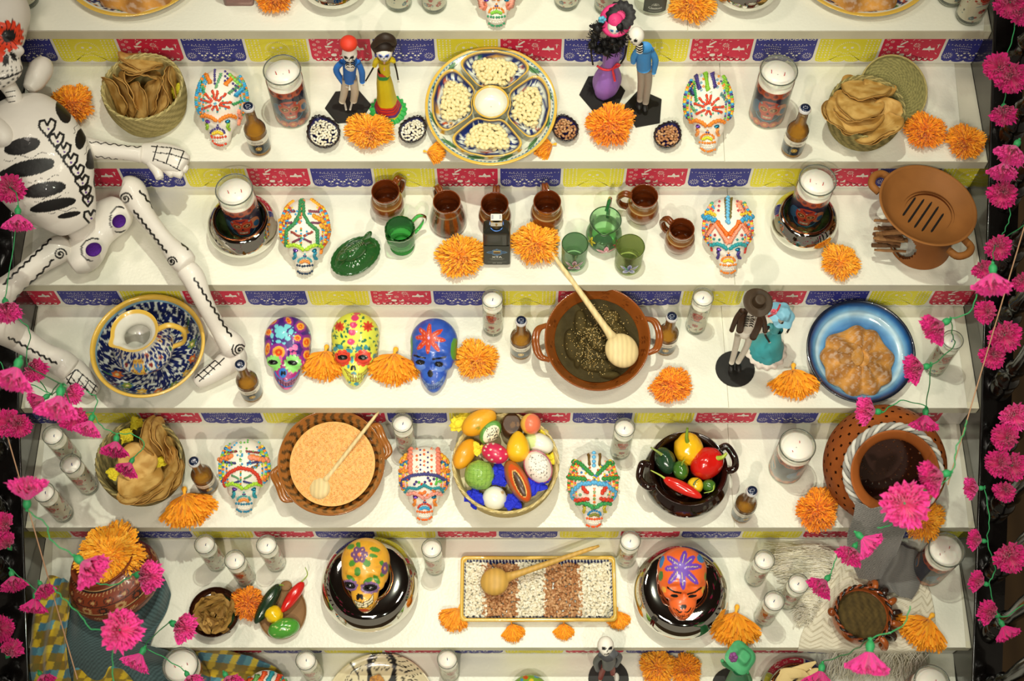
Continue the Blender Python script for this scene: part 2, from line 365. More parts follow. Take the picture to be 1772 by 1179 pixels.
# -- papel picado print on the risers
PW, PH = .1625, .117
PCOL = {'r': '#D2264A', 'b': '#30328E', 'y': '#ECE23A'}
def poly_fan(P):
 n = len(P); c = P.mean(0); V = np.vstack([P, c]); j = np.arange(n); return V, np.stack([j, (j + 1) % n, np.full(n, n)], 1)
def panel_mesh(kind):
 m = MB(); W = PW - .006; r = np.random.RandomState({'r': 1, 'b': 2, 'y': 3}[kind])
 # outline with scallops along the bottom and fine teeth at the sides
 top = [(-W / 2, PH), (W / 2, PH)][::-1]
 pts = []
 side = np.linspace(PH, .022, 30)
 pts += [(-W / 2 + (.0007 if i % 2 else 0), v) for i, v in enumerate(side)]
 nl = {'r': 9, 'b': 3, 'y': 4}[kind]; dep = {'r': .006, 'b': .010, 'y': .009}[kind]
 if kind == 'b': pts += [(-W / 2 + .004, .010), (-W / 2 + .012, .004), (-W / 2 + .024, .004)]; x0, x1 = -W / 2 + .030, W / 2 - .030
 elif kind == 'r': pts += [(-W / 2 + .003, .012)]; x0, x1 = -W / 2 + .008, W / 2 - .008
 else: pts += [(-W / 2 + .002, .012)]; x0, x1 = -W / 2 + .002, W / 2 - .002
 for k in range(nl):
  a = np.linspace(0, PI, 9); cx = x0 + (x1 - x0) * (k + .5) / nl; hw = (x1 - x0) / nl / 2
  pts += [(cx - hw * math.cos(t), .010 - dep * math.sin(t) ** .8) for t in a]
 if kind == 'b': pts += [(W / 2 - .024, .004), (W / 2 - .012, .004), (W / 2 - .004, .010)]
 elif kind == 'r': pts += [(W / 2 - .003, .012)]
 else: pts += [(W / 2 - .002, .012)]
 pts += [(W / 2 - (.0007 if i % 2 else 0), v) for i, v in enumerate(side[::-1])]
 P = np.array(pts[::-1]); V, T = poly_fan(P[::-1])
 # front faces look to -y
 V3 = np.c_[V[:, 0], np.zeros(len(V)), V[:, 1]]; m.add(V3, T, PCOL[kind])
 def cut(P2, y=-.0003):
  P2 = np.array(P2, float); V, T = poly_fan(P2); m.add(np.c_[V[:, 0], np.full(len(V), y), V[:, 1]], T, '#F1EEE4')
 def dash(x, z, l, w, a): cut(np.c_[x + l / 2 * np.cos(a) * np.array([-1, 0, 1, 0]) - w / 2 * np.sin(a) * np.array([0, -1, 0, 1]), z + l / 2 * np.sin(a) * np.array([-1, 0, 1, 0]) + w / 2 * np.cos(a) * np.array([0, -1, 0, 1])])
 def disc(x, z, rx, ry=None): cut(ngon(9, rx, ry or rx) + (x, z))
 def burst(x, z, r0, r1, n):
  for k in range(n): a = k * 2 * PI / n; dash(x + (r0 + r1) / 2 * math.cos(a), z + (r0 + r1) / 2 * math.sin(a), r1 - r0, .0018, a)
  disc(x, z, r0 * .35)
 if kind == 'b':
  V, T = text_mesh('DIA DE MUERTOS', .016, W * .93); m.add(np.c_[V[:, 0], np.full(len(V), -.0004), V[:, 1] + .0945], T, '#F1EEE4')
  for sx in (-1, 1):
   burst(sx * .062, .027, .0045, .014, 12)
   burst(sx * .058, .101, .003, .009, 9)
   for k in range(9): dash(sx * (.012 + .0055 * k), .052 + .0012 * k * (k < 5) + .0012 * (8 - k) * (k >= 5), .006, .0018, sx * .8)
   for k in range(8): dash(sx * (.012 + .006 * k), .062 + .0009 * k, .006, .0017, sx * .5)
   for k in range(7): dash(sx * (.014 + .0055 * k), .043 + .0006 * k, .0055, .0016, sx * 1.0)
  for k in range(16): dash(-.072 + .0096 * k, .072, .0055, .0018, PI / 2 + .4 * (-1) ** k)
  for x in (-.031, 0, .031):   # three little skulls
   disc(x - .0042, .028, .003, .0034); disc(x + .0042, .028, .003, .0034)
   cut([(x - .0016, .0195), (x + .0016, .0195), (x, .0235)])
   for q in (-4, -1.5, 1.5, 4): dash(x + q * .0012, .014, .0045, .0012, PI / 2)
   dash(x, .0098, .010, .0011, 0)
   for s in (-1, 1): cut([(x + s * .009, .033), (x + s * .014, .036), (x + s * .011, .039), (x + s * .006, .037)])
  for x in (-.0155, .0155): cut([(x - .006, .016), (x, .024), (x + .006, .016), (x + .0025, .018), (x, .014), (x - .0025, .018)])
 elif kind == 'r':
  for k in range(9):
   x = -W / 2 + .008 + (W - .016) * (k + .5) / 9
   cut([(x, .0075), (x + .0042, .013), (x + .003, .0165), (x, .0145), (x - .003, .0165), (x - .0042, .013)])
  for sx in (-1, 1):
   for q, (x, z) in enumerate([(.066, .030), (.056, .042), (.067, .052), (.054, .060), (.066, .072), (.055, .084), (.067, .094)]):
    if sx < 0: burst(sx * x, z, .0015, .006, 7)
  burst(.010, .070, .003, .010, 10); burst(-.012, .050, .002, .007, 8)
  cut([(.028, .050), (.060, .050), (.058, .060), (.050, .056), (.044, .068), (.038, .056), (.030, .058)])
  disc(-.020, .030, .0075, .006); disc(-.031, .041, .004); cut([(-.038, .060), (-.022, .062), (-.020, .066), (-.040, .068)])
  cut([(-.006, .024), (.006, .026), (.004, .038), (-.001, .030)])
  cut([(-.034, .074), (-.018, .088), (-.015, .084), (-.030, .070)])
  dash(.066, .066, .022, .0028, PI / 2); dash(.066, .071, .012, .0028, 0); dash(.067, .036, .012, .0022, -.8)
  for k in range(26): dash(r.uniform(-.045, .05), r.uniform(.024, .098), .008, .0018, r.uniform(0, PI))
  for k in range(10): dash(-.05 + k * .011, .020, .006, .0012, 0)
 else:
  for sx in (-1, 1):
   for i in range(4):
    for j in range(10):
     x = sx * (.044 + i * .0092); z = .020 + j * .0098
     if (i + j) % 3 == 0: disc(x, z, .0018)
     else: dash(x, z, .0068, .0040, PI / 2)
  for k in range(20):
   a = PI * k / 19; dash(.030 * math.cos(a), .052 + .030 * math.sin(a), .0065, .0020, a)
  for k in range(12): dash(-.033 + k * .006, .040 + .004 * math.sin(k), .007, .0020, .7 * (-1) ** k)
  for k in range(12): dash(-.033 + k * .006, .026 + .003 * math.cos(k), .007, .0020, -.7 * (-1) ** k)
  disc(-.010, .060, .004); disc(.010, .060, .004); cut([(-.003, .050), (.003, .050), (0, .055)])
  for k in range(4):
   cx = -W / 2 + .002 + (W - .004) * (k + .5) / 4
   for j in range(7): a = PI + PI * (j + .5) / 7; disc(cx + .014 * math.cos(a), .0125 + .0055 * math.sin(a), .0011)
 return m.mesh('papel_panel', M_print, smooth=False)
PM = {k: panel_mesh(k) for k in 'rby'}
red0 = [864, 755, 641, 1202, 755.5, 977]
ordn = ['top', 'second', 'third', 'fourth', 'fifth', 'lowest']
what = ['above the platter of nuts', 'above the row of brown mugs', 'above the three painted skulls', 'above the fruit basket', 'above the tray of beans', 'on the lowest riser, mostly hidden']
cname = {'r': 'red', 'b': 'blue', 'y': 'yellow'}
for n in range(6):
 yr = YF[n] + .0215; zb = Z[n + 1] + .0075
 x0 = at(red0[n], RBY[n] - 15, Z[n + 1] + .05)[0] + PW / 2
 t = thing('papel_picado_strip', 'red, blue and yellow printed papel picado strip %s' % what[n], 'paper strip', (0, yr, zb))
 m = MB(); V, F = box(XL + .002, XR - .002, -.0007, -.0001, -.005, PH + .003); m.add(V, F, '#EDEAE0'); m.build('paper_backing', M_print, t, smooth=False)
 i0 = math.ceil((XL - x0 + PW * .0) / PW)
 for i in range(-12, 13):
  x = x0 + i * PW
  if x < XL - PW * .2 or x > XR - PW * .05: continue
  k = 'rby'[i % 3]
  link('paper_panel', PM[k], t, '%s printed paper panel with cut-out pattern' % cname[k], loc=(x, -.0012, 0))
# -- dark balustrades either side
M_black = mat('black_lacquer', '#0C0908', rough=.22, coat=.5, bump=.15, bscale=25, var=.2, vscale=12)
M_floor = mat('far_floor', '#6B5335', rough=.6, var=.2, vscale=2, wave=(3, 1, .25))
m = MB(); V, F = box(-5, 5, -6, 4, -3.02, -3.0); m.add(V, F); o = m.build('floor', M_floor, smooth=False); o['kind'] = 'structure'
m = MB(); V, F = box(-5, 5, -6, 4, 3.7, 3.75); m.add(V, F); o = m.build('ceiling', mat('dark_ceiling', '#3A2C28', rough=.8, var=.3, vscale=1.5), smooth=False); o['kind'] = 'structure'
slope = (Z[6] - Z[0]) / (YF[6] - YF[0])
def stringer(xa, xb, nm, lab):
 y0, y1 = YF[0] + .6, YF[6] - .1
 zt = lambda y: Z[0] + (y - YF[0]) * slope + .016
 V = np.array([(x, y, zt(y) + dz) for x in (xa, xb) for y in (y0, y1) for dz in (-.30, 0)])
 V2 = np.array([(0, 1, 3, 2), (4, 6, 7, 5), (0, 4, 5, 1), (2, 3, 7, 6), (0, 2, 6, 4), (1, 5, 7, 3)])
 m = MB(); m.add(V, V2)
 o = m.build(nm, M_black, smooth=False); o['kind'] = 'structure'
 # beading along the inner edge
 xe = xa if xa > 0 else xb
 m = MB(); add_tube(m, [(xe, y0, zt(y0)), (xe, y1, zt(y1))], .004, 8); m.build('edge_bead', M_black, o)
 return zt
zt = stringer(XR + .001, XR + .076, 'stair_stringer', '')
stringer(XL - .13, XL - .001, 'stair_stringer', '')
bal = [(.030, -.012), (.030, .03), (.026, .036), (.022, .044), (.029, .052), (.031, .060), (.027, .068), (.018, .078), (.017, .10), (.021, .115), (.025, .125), (.021, .135), (.016, .15),
  (.019, .20), (.0235, .27), (.024, .33), (.021, .40), (.016, .47), (.015, .50), (.021, .512), (.015, .524), (.017, .56), (.022, .575), (.022, .62)]
m = MB(); add_lathe(m, bal, 24); balm = m.mesh('baluster', M_black)
k = 0
words_ = ['first', 'second', 'third', 'fourth', 'fifth', 'sixth', 'seventh', 'eighth', 'ninth', 'tenth', 'eleventh', 'twelfth', 'thirteenth', 'fourteenth', 'fifteenth']
for side, x in (('right', XR + .045), ('left', XL - .062)):
 for i in range(13):
  y = YF[0] + .06 - i * (.272 / 2) - .02
  o = link('baluster', balm, loc=(x, y, zt(y)))
  tag(o, '%s turned black baluster from the top on the %s side of the altar' % (words_[i], side), 'baluster', 'turned balusters on the %s' % side)
M_cord = mat('nylon_cord', '#B98F6E', rough=.4)
def cord(pa, pb, ha, hb, lab):
 a = at(*pa, ha); b = at(*pb, hb); m = MB(); add_tube(m, np.linspace(a, b, 8), .0016, 6); tag(m.build('nylon_cord', M_cord), lab, 'cord')
cord((1800, 300), (1640, 840), .1, -.25, 'thin tan cord hanging slack in front of the right-hand black railing')
cord((-6, 690), (134, 1176), -.2, -.55, 'thin tan cord hanging over the lower left corner beside the checked cloth')
# == helpers for placing on the treads
def base(n, px, py, h=0.0):
 """point of tread n whose vertical at height h shows at (px,py)"""
 P = at(px, py, Z[n] + h); return np.array([P[0], P[1], Z[n]])
def zsh(n): return Z[n] + .0002
M_paint_gloss = mat('painted_glaze', attr=True, rough=.25, coat=.7, var=.05, vscale=40)
M_paint_matte = mat('painted_matte', attr=True, rough=.6, var=.08, vscale=60, bump=.15, bscale=200)
M_wax = mat('candle_wax', '#F3EEE2', rough=.35, sss=.15, var=.02)
M_glass = glass('clear_glass', (.97, .985, .95), refl=.42, dens=.0, edge=.03)
M_wick = mat('wick_red', '#C8202C', rough=.7); M_wickb = mat('wick_blue', '#1C3C8C', rough=.7)
def curved_label(rad, z0, z1, a0, a1, prims, bg, nu=110, nv=80, mm=1000.0):
 """painted cylinder band centred on -Y; prims in mm (x along the arc, z up)"""
 a = np.linspace(a0, a1, nu); z = np.linspace(z0, z1, nv); A, Zz = np.meshgrid(a, z, indexing='ij')
 V = np.stack([rad * np.sin(A), -rad * np.cos(A), Zz], -1).reshape(-1, 3)
 P = np.c_[(A * rad * mm).ravel(), (Zz * mm).ravel()]
 c = np.tile(np.array(C(bg)), (len(P), 1)); paint(P, c, prims)
 return V, gridF(nu, nv), c
# -- big two-wick candle
def big_candle_proto():
 t = thing('pillar_candle', 'x', 'candle'); R, H = .0450, .187
 m = MB(); add_lathe(m, [(.001, .004), (R - .004, .0045), (R - .002, .008), (R - .002, H - .017), (.001, H - .0165)], 48); wx = m.build('wax', M_wax, t)
 pr = []
 for k in range(-6, 7): pr += [('e', k * 23, 20, 12, 12, 0, '#C9512B'), ('e', k * 23, 20, 5, 5, 0, '#E59A4E'), ('e', k * 23 + 8, 140, 15, 14, 0, '#C8502A'), ('e', k * 23 + 8, 140, 6, 7, 0, '#7A1F22')]
 for cx in (-141, 0, 141):
  pr += [('e', cx + 34, 78, 17, 26, 20, '#D98A62'), ('e', cx - 36, 76, 15, 26, -20, '#3E6E9C'), ('e', cx + 40, 70, 9, 14, 20, '#356E9E')]
  pr += [('e', cx, 86, 29, 31, 0, '#D5452F'), ('p', [(cx - 19, 70), (cx + 19, 70), (cx + 13, 42), (cx - 13, 42)], '#D5452F')]
  for s in (-1, 1):
   pr += [('e', cx + s * 13, 82, 10.5, 9.5, 0, '#E8A25A'), ('e', cx + s * 13, 82, 8.5, 7.5, 0, '#3A1C26'), ('f', cx + s * 13, 82, 8, 3.5, 7, 1.2, 0, '#C96A3E'), ('e', cx + s * 13, 82, 2.6, 2.6, 0, '#F0D9A8')]
   pr += [('e', cx + s * 8, 106, 6, 3.4, s * 35, '#7A2338'), ('e', cx + s * 22, 100, 3, 4, 0, '#7FA8B8')]
  pr += [('p', [(cx, 74), (cx - 4, 64), (cx + 4, 64)], '#2A1420'), ('f', cx, 103, 6, 1, 6, 1.8, 0, '#51305C'), ('e', cx, 95, 2, 2, 0, '#E7C9A0'),
    ('p', [(cx - 12, 56), (cx + 12, 56), (cx + 10, 48), (cx - 10, 48)], '#EFD9C2')]
  for k in range(-3, 4): pr.append(('l', [(cx + k * 3.4, 57), (cx + k * 3.4, 47)], .9, '#8C2A2A'))
  pr.append(('l', arc(cx, 66, 34, 30, 200, 340), 3, '#3A86B0'))
 m = MB(); V, F, c = curved_label(R + .0002, .008, .150, -PI, PI, pr, '#1D1B45', 260, 110); m.add(V, F, c); m.build('printed_label', M_paint_gloss, t)
 m = MB(); add_lathe(m, [(.001, .0005), (R - .003, .0005), (R + .0006, .004), (R + .0010, H - .004), (R + .0004, H), (R - .0024, H), (R - .003, H - .004), (R - .003, H - .016)], 48); gj = m.build('glass_jar', M_glass, t)
 m = MB(); add_tube(m, [(R * math.cos(a), R * math.sin(a), H) for a in np.arange(48) * 2 * PI / 48], .0019, 8, closed=True); m.build('glass_rim', glass('rim_glass', (.30, .33, .28), refl=1.3, dens=.35, edge=.4), gj)
 for s in (-1, 1):
  m = MB(); add_tube(m, [(s * .0155, 0, H - .0175), (s * .016, .001, H - .012), (s * .0165 - .001, .003, H - .007)], .0009, 6); m.build('wick', M_wick, wx)
 return t, H
def small_candle_proto():
 t = thing('votive_candle', 'x', 'candle'); R, H = .0262, .172
 m = MB(); add_lathe(m, [(.001, .018), (R - .006, .018), (R - .0022, .03), (R - .0022, H - .013), (.001, H - .0125)], 32); wx = m.build('wax', M_wax, t)
 pr = []; rr = np.random.RandomState(3)
 for k in range(70):
  x, z = rr.uniform(-82, 82), rr.uniform(16, 132); col = ['#27251F', '#A9362C', '#5D7F86', '#8B8A74', '#C05A42'][rr.randint(5)]
  pr.append(('e', x, z, rr.uniform(1.5, 4), rr.uniform(1.5, 4), 0, col))
  if k % 2: pr.append(('l', arc(x, z, 5, 5, rr.uniform(0, 300), rr.uniform(100, 500), 8), .8, '#3A3830'))
 for cx in (-82, -27, 27, 82):
  if abs(cx) == 27: cx = cx + 27 * (1 if cx < 0 else -1) if cx < 0 else 54
  pr += [('e', cx, 104, 15, 17, 0, '#C2402F'), ('p', [(cx - 10, 96), (cx + 10, 96), (cx + 7, 80), (cx - 7, 80)], '#C2402F')]
  for s in (-1, 1): pr += [('e', cx + s * 6.5, 102, 4.6, 4.6, 0, '#7A1D1B'), ('e', cx + s * 6.5, 102, 2, 2, 0, '#E39A80')]
  pr += [('e', cx, 93, 1.6, 2.6, 0, '#3D1210'), ('l', [(cx - 7, 86), (cx + 7, 86)], 1.6, '#F0D5C8'), ('f', cx, 114, 6, .5, 3.2, 1.1, 0, '#E39A80')]
  pr += [('l', arc(cx, 70, 16, 8, 20, 160), 2, '#477C96'), ('f', cx, 54, 8, 2, 9, 2.6, 0, '#B43A30'), ('e', cx, 54, 2.4, 2.4, 0, '#24211B'), ('f', cx + 20, 34, 7, 1.5, 7, 2, 0, '#A8352C'), ('f', cx - 16, 30, 7, 1.5, 6, 2, 0, '#5D7F86')]
 m = MB(); V, F, c = curved_label(R - .0012, .017, .136, -PI, PI, pr, '#DDD8C4', 150, 90); m.add(V, F, c); m.build('printed_label', M_paint_gloss, t)
 m = MB(); add_lathe(m, [(.001, .0005), (R - .002, .0005), (R, .004), (R + .0002, H - .004), (R, H), (R - .0016, H), (R - .002, H - .004), (R - .002, H - .0125)], 32); gj = m.build('glass_jar', M_glass, t)
 m = MB(); add_tube(m, [((R - .0006) * math.cos(a), (R - .0006) * math.sin(a), H) for a in np.arange(32) * 2 * PI / 32], .0012, 6, closed=True); m.build('glass_rim', MATS['rim_glass'], gj)
 m = MB(); add_lathe(m, [(.001, .001), (R - .003, .001), (R - .0018, .016), (.001, .014)], 32); m.build('thick_glass_foot', glass('foot_glass', (.75, .80, .72), refl=1.0, dens=.2, edge=.2), gj)
 m = MB(); add_tube(m, [(0, 0, H - .0135), (.0005, .001, H - .008), (.001, .0035, H - .005)], .0009, 6); m.build('wick', M_wickb, wx)
 return t, H
# -- small beer bottle
def bottle_proto():
 t = thing('beer_bottle', 'x', 'bottle')
 prof = [(.001, .001), (.022, .001), (.0262, .005), (.0272, .012), (.0272, .082), (.0262, .092), (.0225, .103), (.0175, .113), (.0142, .124), (.0130, .136), (.0122, .165), (.0122, .172)]
 pp = spline(prof, 40)
 M_beer = glass('golden_beer', '#FFD05A', refl=.6, dens=.62, edge=.1)
 m = MB(); add_lathe(m, [(.001, .004)] + [(max(r - .0022, .001), z) for r, z in pp[5:] if z < .142] + [(.001, .143)], 28); m.build('beer', M_beer, t)
 m = MB(); add_lathe(m, pp, 32); add_lathe(m, [(.0122, .168), (.0138, .170), (.0138, .174), (.0125, .1755)], 32); m.build('bottle_glass', glass('bottle_glass', '#FBEFD0', refl=1.3, dens=.0, edge=.12), t)
 m = MB(); V, F = lathe([(.0125, .1735), (.0152, .1745), (.0148, .1775), (.0135, .1810), (.0118, .1835)], 42, rf=lambda T, Z_: 1 + .03 * np.sin(21 * T) * (Z_ < .178)); m.add(V, F, '#E9E9EA')
 add_lathe(m, [(.0128, .1818), (.0118, .1836), (.006, .1842), (.0002, .1843)], 32, '#14213D')
 for a in arc(0, 0, .0055, .0035, 0, 360, 9): m.add(*ell((a[0], a[1], .1843), (.0014, .0011, .0005), 6, 4), '#D8D8E0')
 m.build('bottle_cap', mat('cap_enamel', attr=True, rough=.25, coat=.5, metal=.2), t)
 pr = [('e', 0, 44, 60, 9, 0, '#22323C'), ('p', [(-90, 44), (90, 44), (90, 10), (-90, 10)], '#22323C'), ('l', [(-90, 16), (90, 16)], 1.2, '#C9A04A'),
   ('e', 0, 37, 8, 8, 0, '#C9A04A'), ('e', 0, 37, 5.5, 5.5, 0, '#8A6A24'), ('f', 0, 37, 6, 0, 4.5, 1.2, 0, '#E8CB7A'), ('l', arc(0, -5, 60, 58, 60, 120), 1, '#C9A04A')]
 for q in (-1, 1): pr += [('l', wavy((q * 12, 24), (q * 26, 30), 1, 2), 1, '#7C8C8C')]
 m = MB(); V, F, c = curved_label(.0277, .016, .074, -1.75, 1.75, pr, '#E8E1CC', 90, 60); m.add(V, F, c)
 for s, z, w_, sz in (('Coronita', .0635, .030, .009), ('CERVEZA', .0545, .018, .005)):
  V2, T = text_mesh(s, sz, w_); a = V2[:, 0] / .0278; V = np.c_[.0281 * np.sin(a), -.0281 * np.cos(a), z + V2[:, 1] + .0035 * np.cos(a * 1.6) - .0035]
  k = m.n; m.add(V, T, '#1B2440')
 m.build('printed_label', M_paint_gloss, t)
 return t, .184
BC, HB = big_candle_proto(); SCn, HS_ = small_candle_proto(); BB, HBo = bottle_proto()
used = {}
def place(proto, H, n, px, py, label, group=None, rz=0, scale=1.0, z=None):
 sc = scale if np.isscalar(scale) else scale[2]
 P = base(n, px, py, H * sc); zz = P[2] + .0002
 if z is not None: P = at(px, py, z + H * sc); zz = z
 if id(proto) not in used:
  used[id(proto)] = 1; proto.location = (P[0], P[1], zz); proto.rotation_euler = (0, 0, rz); proto['label'] = label
  if group: proto['group'] = group
  proto.scale = (scale,) * 3 if np.isscalar(scale) else scale
  return proto
 return copy_tree(proto, (P[0], P[1], zz), rz, label, group, scale=scale)
gb = 'large two-wick candles'; gs = 'small glass votive candles'; gg = 'small beer bottles'
place(BC, HB, 1, 488, 121, 'large two-wick candle with red skull label beside the bearded-bead sugar skull, upper left'.replace('bearded-bead ', ''), gb, .15)
place(BC, HB, 1, 1348, 122, 'large two-wick candle with red skull label on the second shelf, right of a sugar skull', gb, -.25)
place(BC, HB, 4, 1380, 771, 'large two-wick candle with faded label left of the perforated clay jar', gb, .9, (1.0, 1.0, .9))
place(BC, HB, 5, 1638, 952, 'large two-wick candle at the right end of the fifth tier by the black railing', gb, .6, 1.0)
place(BC, HB, 6, 312, 1151, 'large two-wick candle in front of the blue and yellow checked cloth, bottom left', gb, .2)
place(BC, HB, 6, 1613, 1182, 'large two-wick candle cut off by the bottom edge, lower right', gb, .4)
for n, x, y, l in [(3, 852, 517, 'votive candle on the fourth shelf, between the blue skull and the mole casserole'), (3, 1217, 514, 'votive candle on the fourth shelf behind the bottle right of the mole casserole'),
     (3, 1649, 588, 'votive candle right of the blue plate with the bread, partly behind pink flowers'), (4, 91, 753, 'votive candle at the far left of its shelf, rearmost of the three'), (4, 122, 803, 'votive candle at far left beside the basket of tostadas, middle of three'),
     (4, 76, 852, 'votive candle behind the big pink flower at far left, frontmost of three'), (4, 696, 732, 'votive candle right of the striped casserole of rice'), (4, 1081, 740, 'votive candle between the fruit basket and the black pot of peppers'),
     (5, 354, 942, 'leftmost of the three votive candles above the bowl of dry leaves'), (5, 406, 969, 'votive candle directly behind the small marigold, middle of the three on the left'), (5, 461, 943, 'rightmost of the three votive candles on the lower left'),
     (5, 747, 949, 'votive candle left of the tray of beans'), (5, 1091, 936, 'votive candle right of the handle of the tray spoon'), (5, 1323, 969, 'votive candle behind the white fringe, rearmost of three on the lower right'),
     (5, 1382, 1010, 'votive candle lying behind the fringe of the white shawl'.replace('lying', 'standing'), ), (5, 1340, 1040, 'frontmost of the three votive candles on the lower right'),
     (6, 529, 1143, 'votive candle on the lowest shelf left of the plate with a drawn woman'), (6, 774, 1141, 'votive candle on the lowest shelf right of the plate with a drawn woman')]:
 place(SCn, HS_, n, x, y, l, gs, random.uniform(-.5, .5))
# decorated candles on the topmost shelf: only their feet are in view
for x, y, l in [(45, 2, 'candle foot at the top left corner'), (690, 6, 'printed candle foot at the top edge, left of a sugar skull'), (752, 8, 'printed candle foot just left of the top sugar skull'), (980, 3, 'printed candle foot just right of the top sugar skull'),
    (1052, 12, 'printed candle foot behind the pink-hatted figurine'), (1642, -3, 'printed candle foot at the top right, behind another'), (1676, 28, 'printed candle at the top right corner by the black railing')]:
 P = base(0, x, y, 0); o = copy_tree(SCn, (P[0], P[1], P[2] + .0002), random.uniform(0, 3), l, gs, scale=(1.35 if x > 1000 and x != 1642 and x < 1700 else 1.2, 1.3, 1.0))
for n, x, y, l, r in [(1, 429, 183, 'beer bottle in front of the sugar skull at upper left', .15), (1, 1394, 186, 'beer bottle left of the lidded basket of tostadas at upper right', -.1), (3, 415, 630, 'beer bottle at the foot of the papier-mache skeleton', .3),
      (3, 902, 554, 'beer bottle just left of the mole casserole', 0), (3, 1163, 547, 'beer bottle just right of the mole casserole', -.1), (4, 335, 798, 'beer bottle between the basket of tostadas and a sugar skull', .5), (4, 1302, 849, 'beer bottle between the black pot and a large candle', .2)]:
 place(BB, HBo, n, x, y, l, gg, r)
# -- crepe paper marigolds
M_mar = mat('crepe_paper_orange', attr=True, rough=.75, var=.06, vscale=80, sheen=.2)
def strips(mb, starts, mids, ends, width, side, cols, jag=None):
 """many petals at once: 3-station curved strips; starts/mids/ends Nx3, side Nx3"""
 n = len(starts); t = [0, .35, .7, 1.0]; wv = [.35, .8, 1.0, .7]
 rows = []
 for a, ww in zip(t, wv):
  c = (1 - a) ** 2 * starts + 2 * a * (1 - a) * mids + a * a * ends
  rows.append(c - side * (width * ww)[:, None]); rows.append(c + side * (width * ww)[:, None])
 V = np.stack(rows, 1); F = []
 for k in range(3): F.append(np.array([2 * k, 2 * k + 1, 2 * k + 3, 2 * k + 2]))
 F = (np.arange(n)[:, None, None] * 8 + np.array(F)[None]).reshape(-1, 4)
 mb.add(V.reshape(-1, 3), F, np.repeat(cols, 8, 0))
def mcol(n, r, base_='#F08A0E', dark='#D86A05', lite='#FFAA24'):
 a = r.rand(n, 1); b = np.array(C(base_)); d = np.array(C(dark)); l = np.array(C(lite))
 return np.where(a < .5, d + (b - d) * a * 2, b + (l - b) * (a - .5) * 2)
def unit(v): return v / (np.linalg.norm(v, axis=-1, keepdims=True) + 1e-12)
def pom_mesh(seed, N=1300, hz=.62, hue=0):
 r = np.random.RandomState(seed); m = MB()
 ph = np.arccos(1 - r.rand(N) * 1.12); th = r.rand(N) * 2 * PI
 d = np.c_[np.sin(ph) * np.cos(th), np.sin(ph) * np.sin(th), np.cos(ph)]
 lump = 1 + .05 * np.sin(3 * th + seed) + .05 * np.sin(5 * th + 2 * seed) + .03 * np.sin(9 * th)
 R = (.72 + .30 * r.rand(N) ** .6) * lump
 end = d * R[:, None] * [1, 1, hz]; end[:, 2] += .30 - .22 * np.clip(1 - np.sin(ph), 0, 1) ; st = np.c_[r.randn(N, 2) * .05, np.full(N, .14)] + d * .08
 mid = (st + end) / 2 + r.randn(N, 3) * .10 + np.array([0, 0, .10])
 end[:, 2] = np.maximum(end[:, 2], .02); mid[:, 2] = np.maximum(mid[:, 2], .03)
 side = unit(np.cross(d, r.randn(N, 3)))
 c = [('#FBA012', '#F48E08', '#FFB62E'), ('#FDAE1C', '#F6980C', '#FFC444'), ('#FD9A10', '#F68808', '#FFAE2C')][hue]
 strips(m, st, mid, end, .022 + .02 * r.rand(N), side, mcol(N, r, *c))
 V, F = ell((0, 0, .26), (.55, .55, .26), 16, 8); m.add(V, F, c[1])
 return m.mesh('marigold_petals', M_mar, smooth=False)
def tassel_mesh(seed, N=800, hue=0, spread=1.05):
 """lies on its side: bound neck at (0,.9), petals fan out toward -y"""
 r = np.random.RandomState(seed); m = MB()
 a = (r.rand(N) - .5) * 2 * spread; L = 1.25 + .38 * r.rand(N)
 lay = r.rand(N)   # height layer
 d = np.c_[np.sin(a), -np.cos(a), (lay - .35) * .75]; d = unit(d)
 st = np.tile([0, .62, .22], (N, 1)) + r.randn(N, 3) * .03
 end = st + d * L[:, None]; end[:, 2] = np.clip(end[:, 2], .02, .75)
 short = r.rand(N) < .45; end[short] = st[short] + (end[short] - st[short]) * (.45 + .4 * r.rand(short.sum()))[:, None]; end[short, 2] += .22
 mid = (st + end) / 2 + r.randn(N, 3) * .06; mid[:, 2] += .20 * np.cos(a)
 mid[:, 2] = np.maximum(mid[:, 2], .03)
 side = unit(np.cross(d, np.c_[r.randn(N, 2) * .5, np.ones(N)]))
 c = [('#FBA212', '#F49008', '#FFB82E'), ('#FAA01A', '#EE8C10', '#FFBA3C')][hue]
 strips(m, st, mid, end, .034 + .024 * r.rand(N), side, mcol(N, r, *c))
 p = m.mesh('marigold_petals', M_mar, smooth=False)
 k = MB()
 for i in range(14):
  aa = (i / 13 - .5) * 2.0; q = np.array([math.sin(aa) * .30, .22 + .08 * math.cos(aa), .30]); k2 = np.array([0, .62, .25])
  add_tube(k, [k2, (k2 + q) / 2 + (0, 0, .05), q], [.05, .08, .02], 6, c[0])
 add_tube(k, spline([(0, .60, .24), (0, .74, .24), (.02, .86, .25), (.06, 1.0, .2)], 8), [.10, .085, .075, .08, .10, .13, .14, .10], 10, c[2])
 kk = k.mesh('tied_neck', M_mar)
 return p, kk
POM = [pom_mesh(s, hue=h) for s, h in ((1, 0), (2, 2), (3, 1), (4, 0))]
TAS = [tassel_mesh(5, hue=0), tassel_mesh(6, hue=1)]
def pom(n, px, py, rpx, label, v=0, rz=0, sy=1.0, z=None, hz=1.0):
 zz = Z[n] if z is None else z; P = at(px, py, zz + .02); R = rpx * mpp(P)
 t = thing('paper_marigold', label, 'paper flower', (P[0], P[1], zz + .0003), rz, 'orange crepe paper marigolds')
 o = link('petals', POM[v % 4], t, kind='stuff'); t.scale = (R, R * sy, R * hz)
 return t
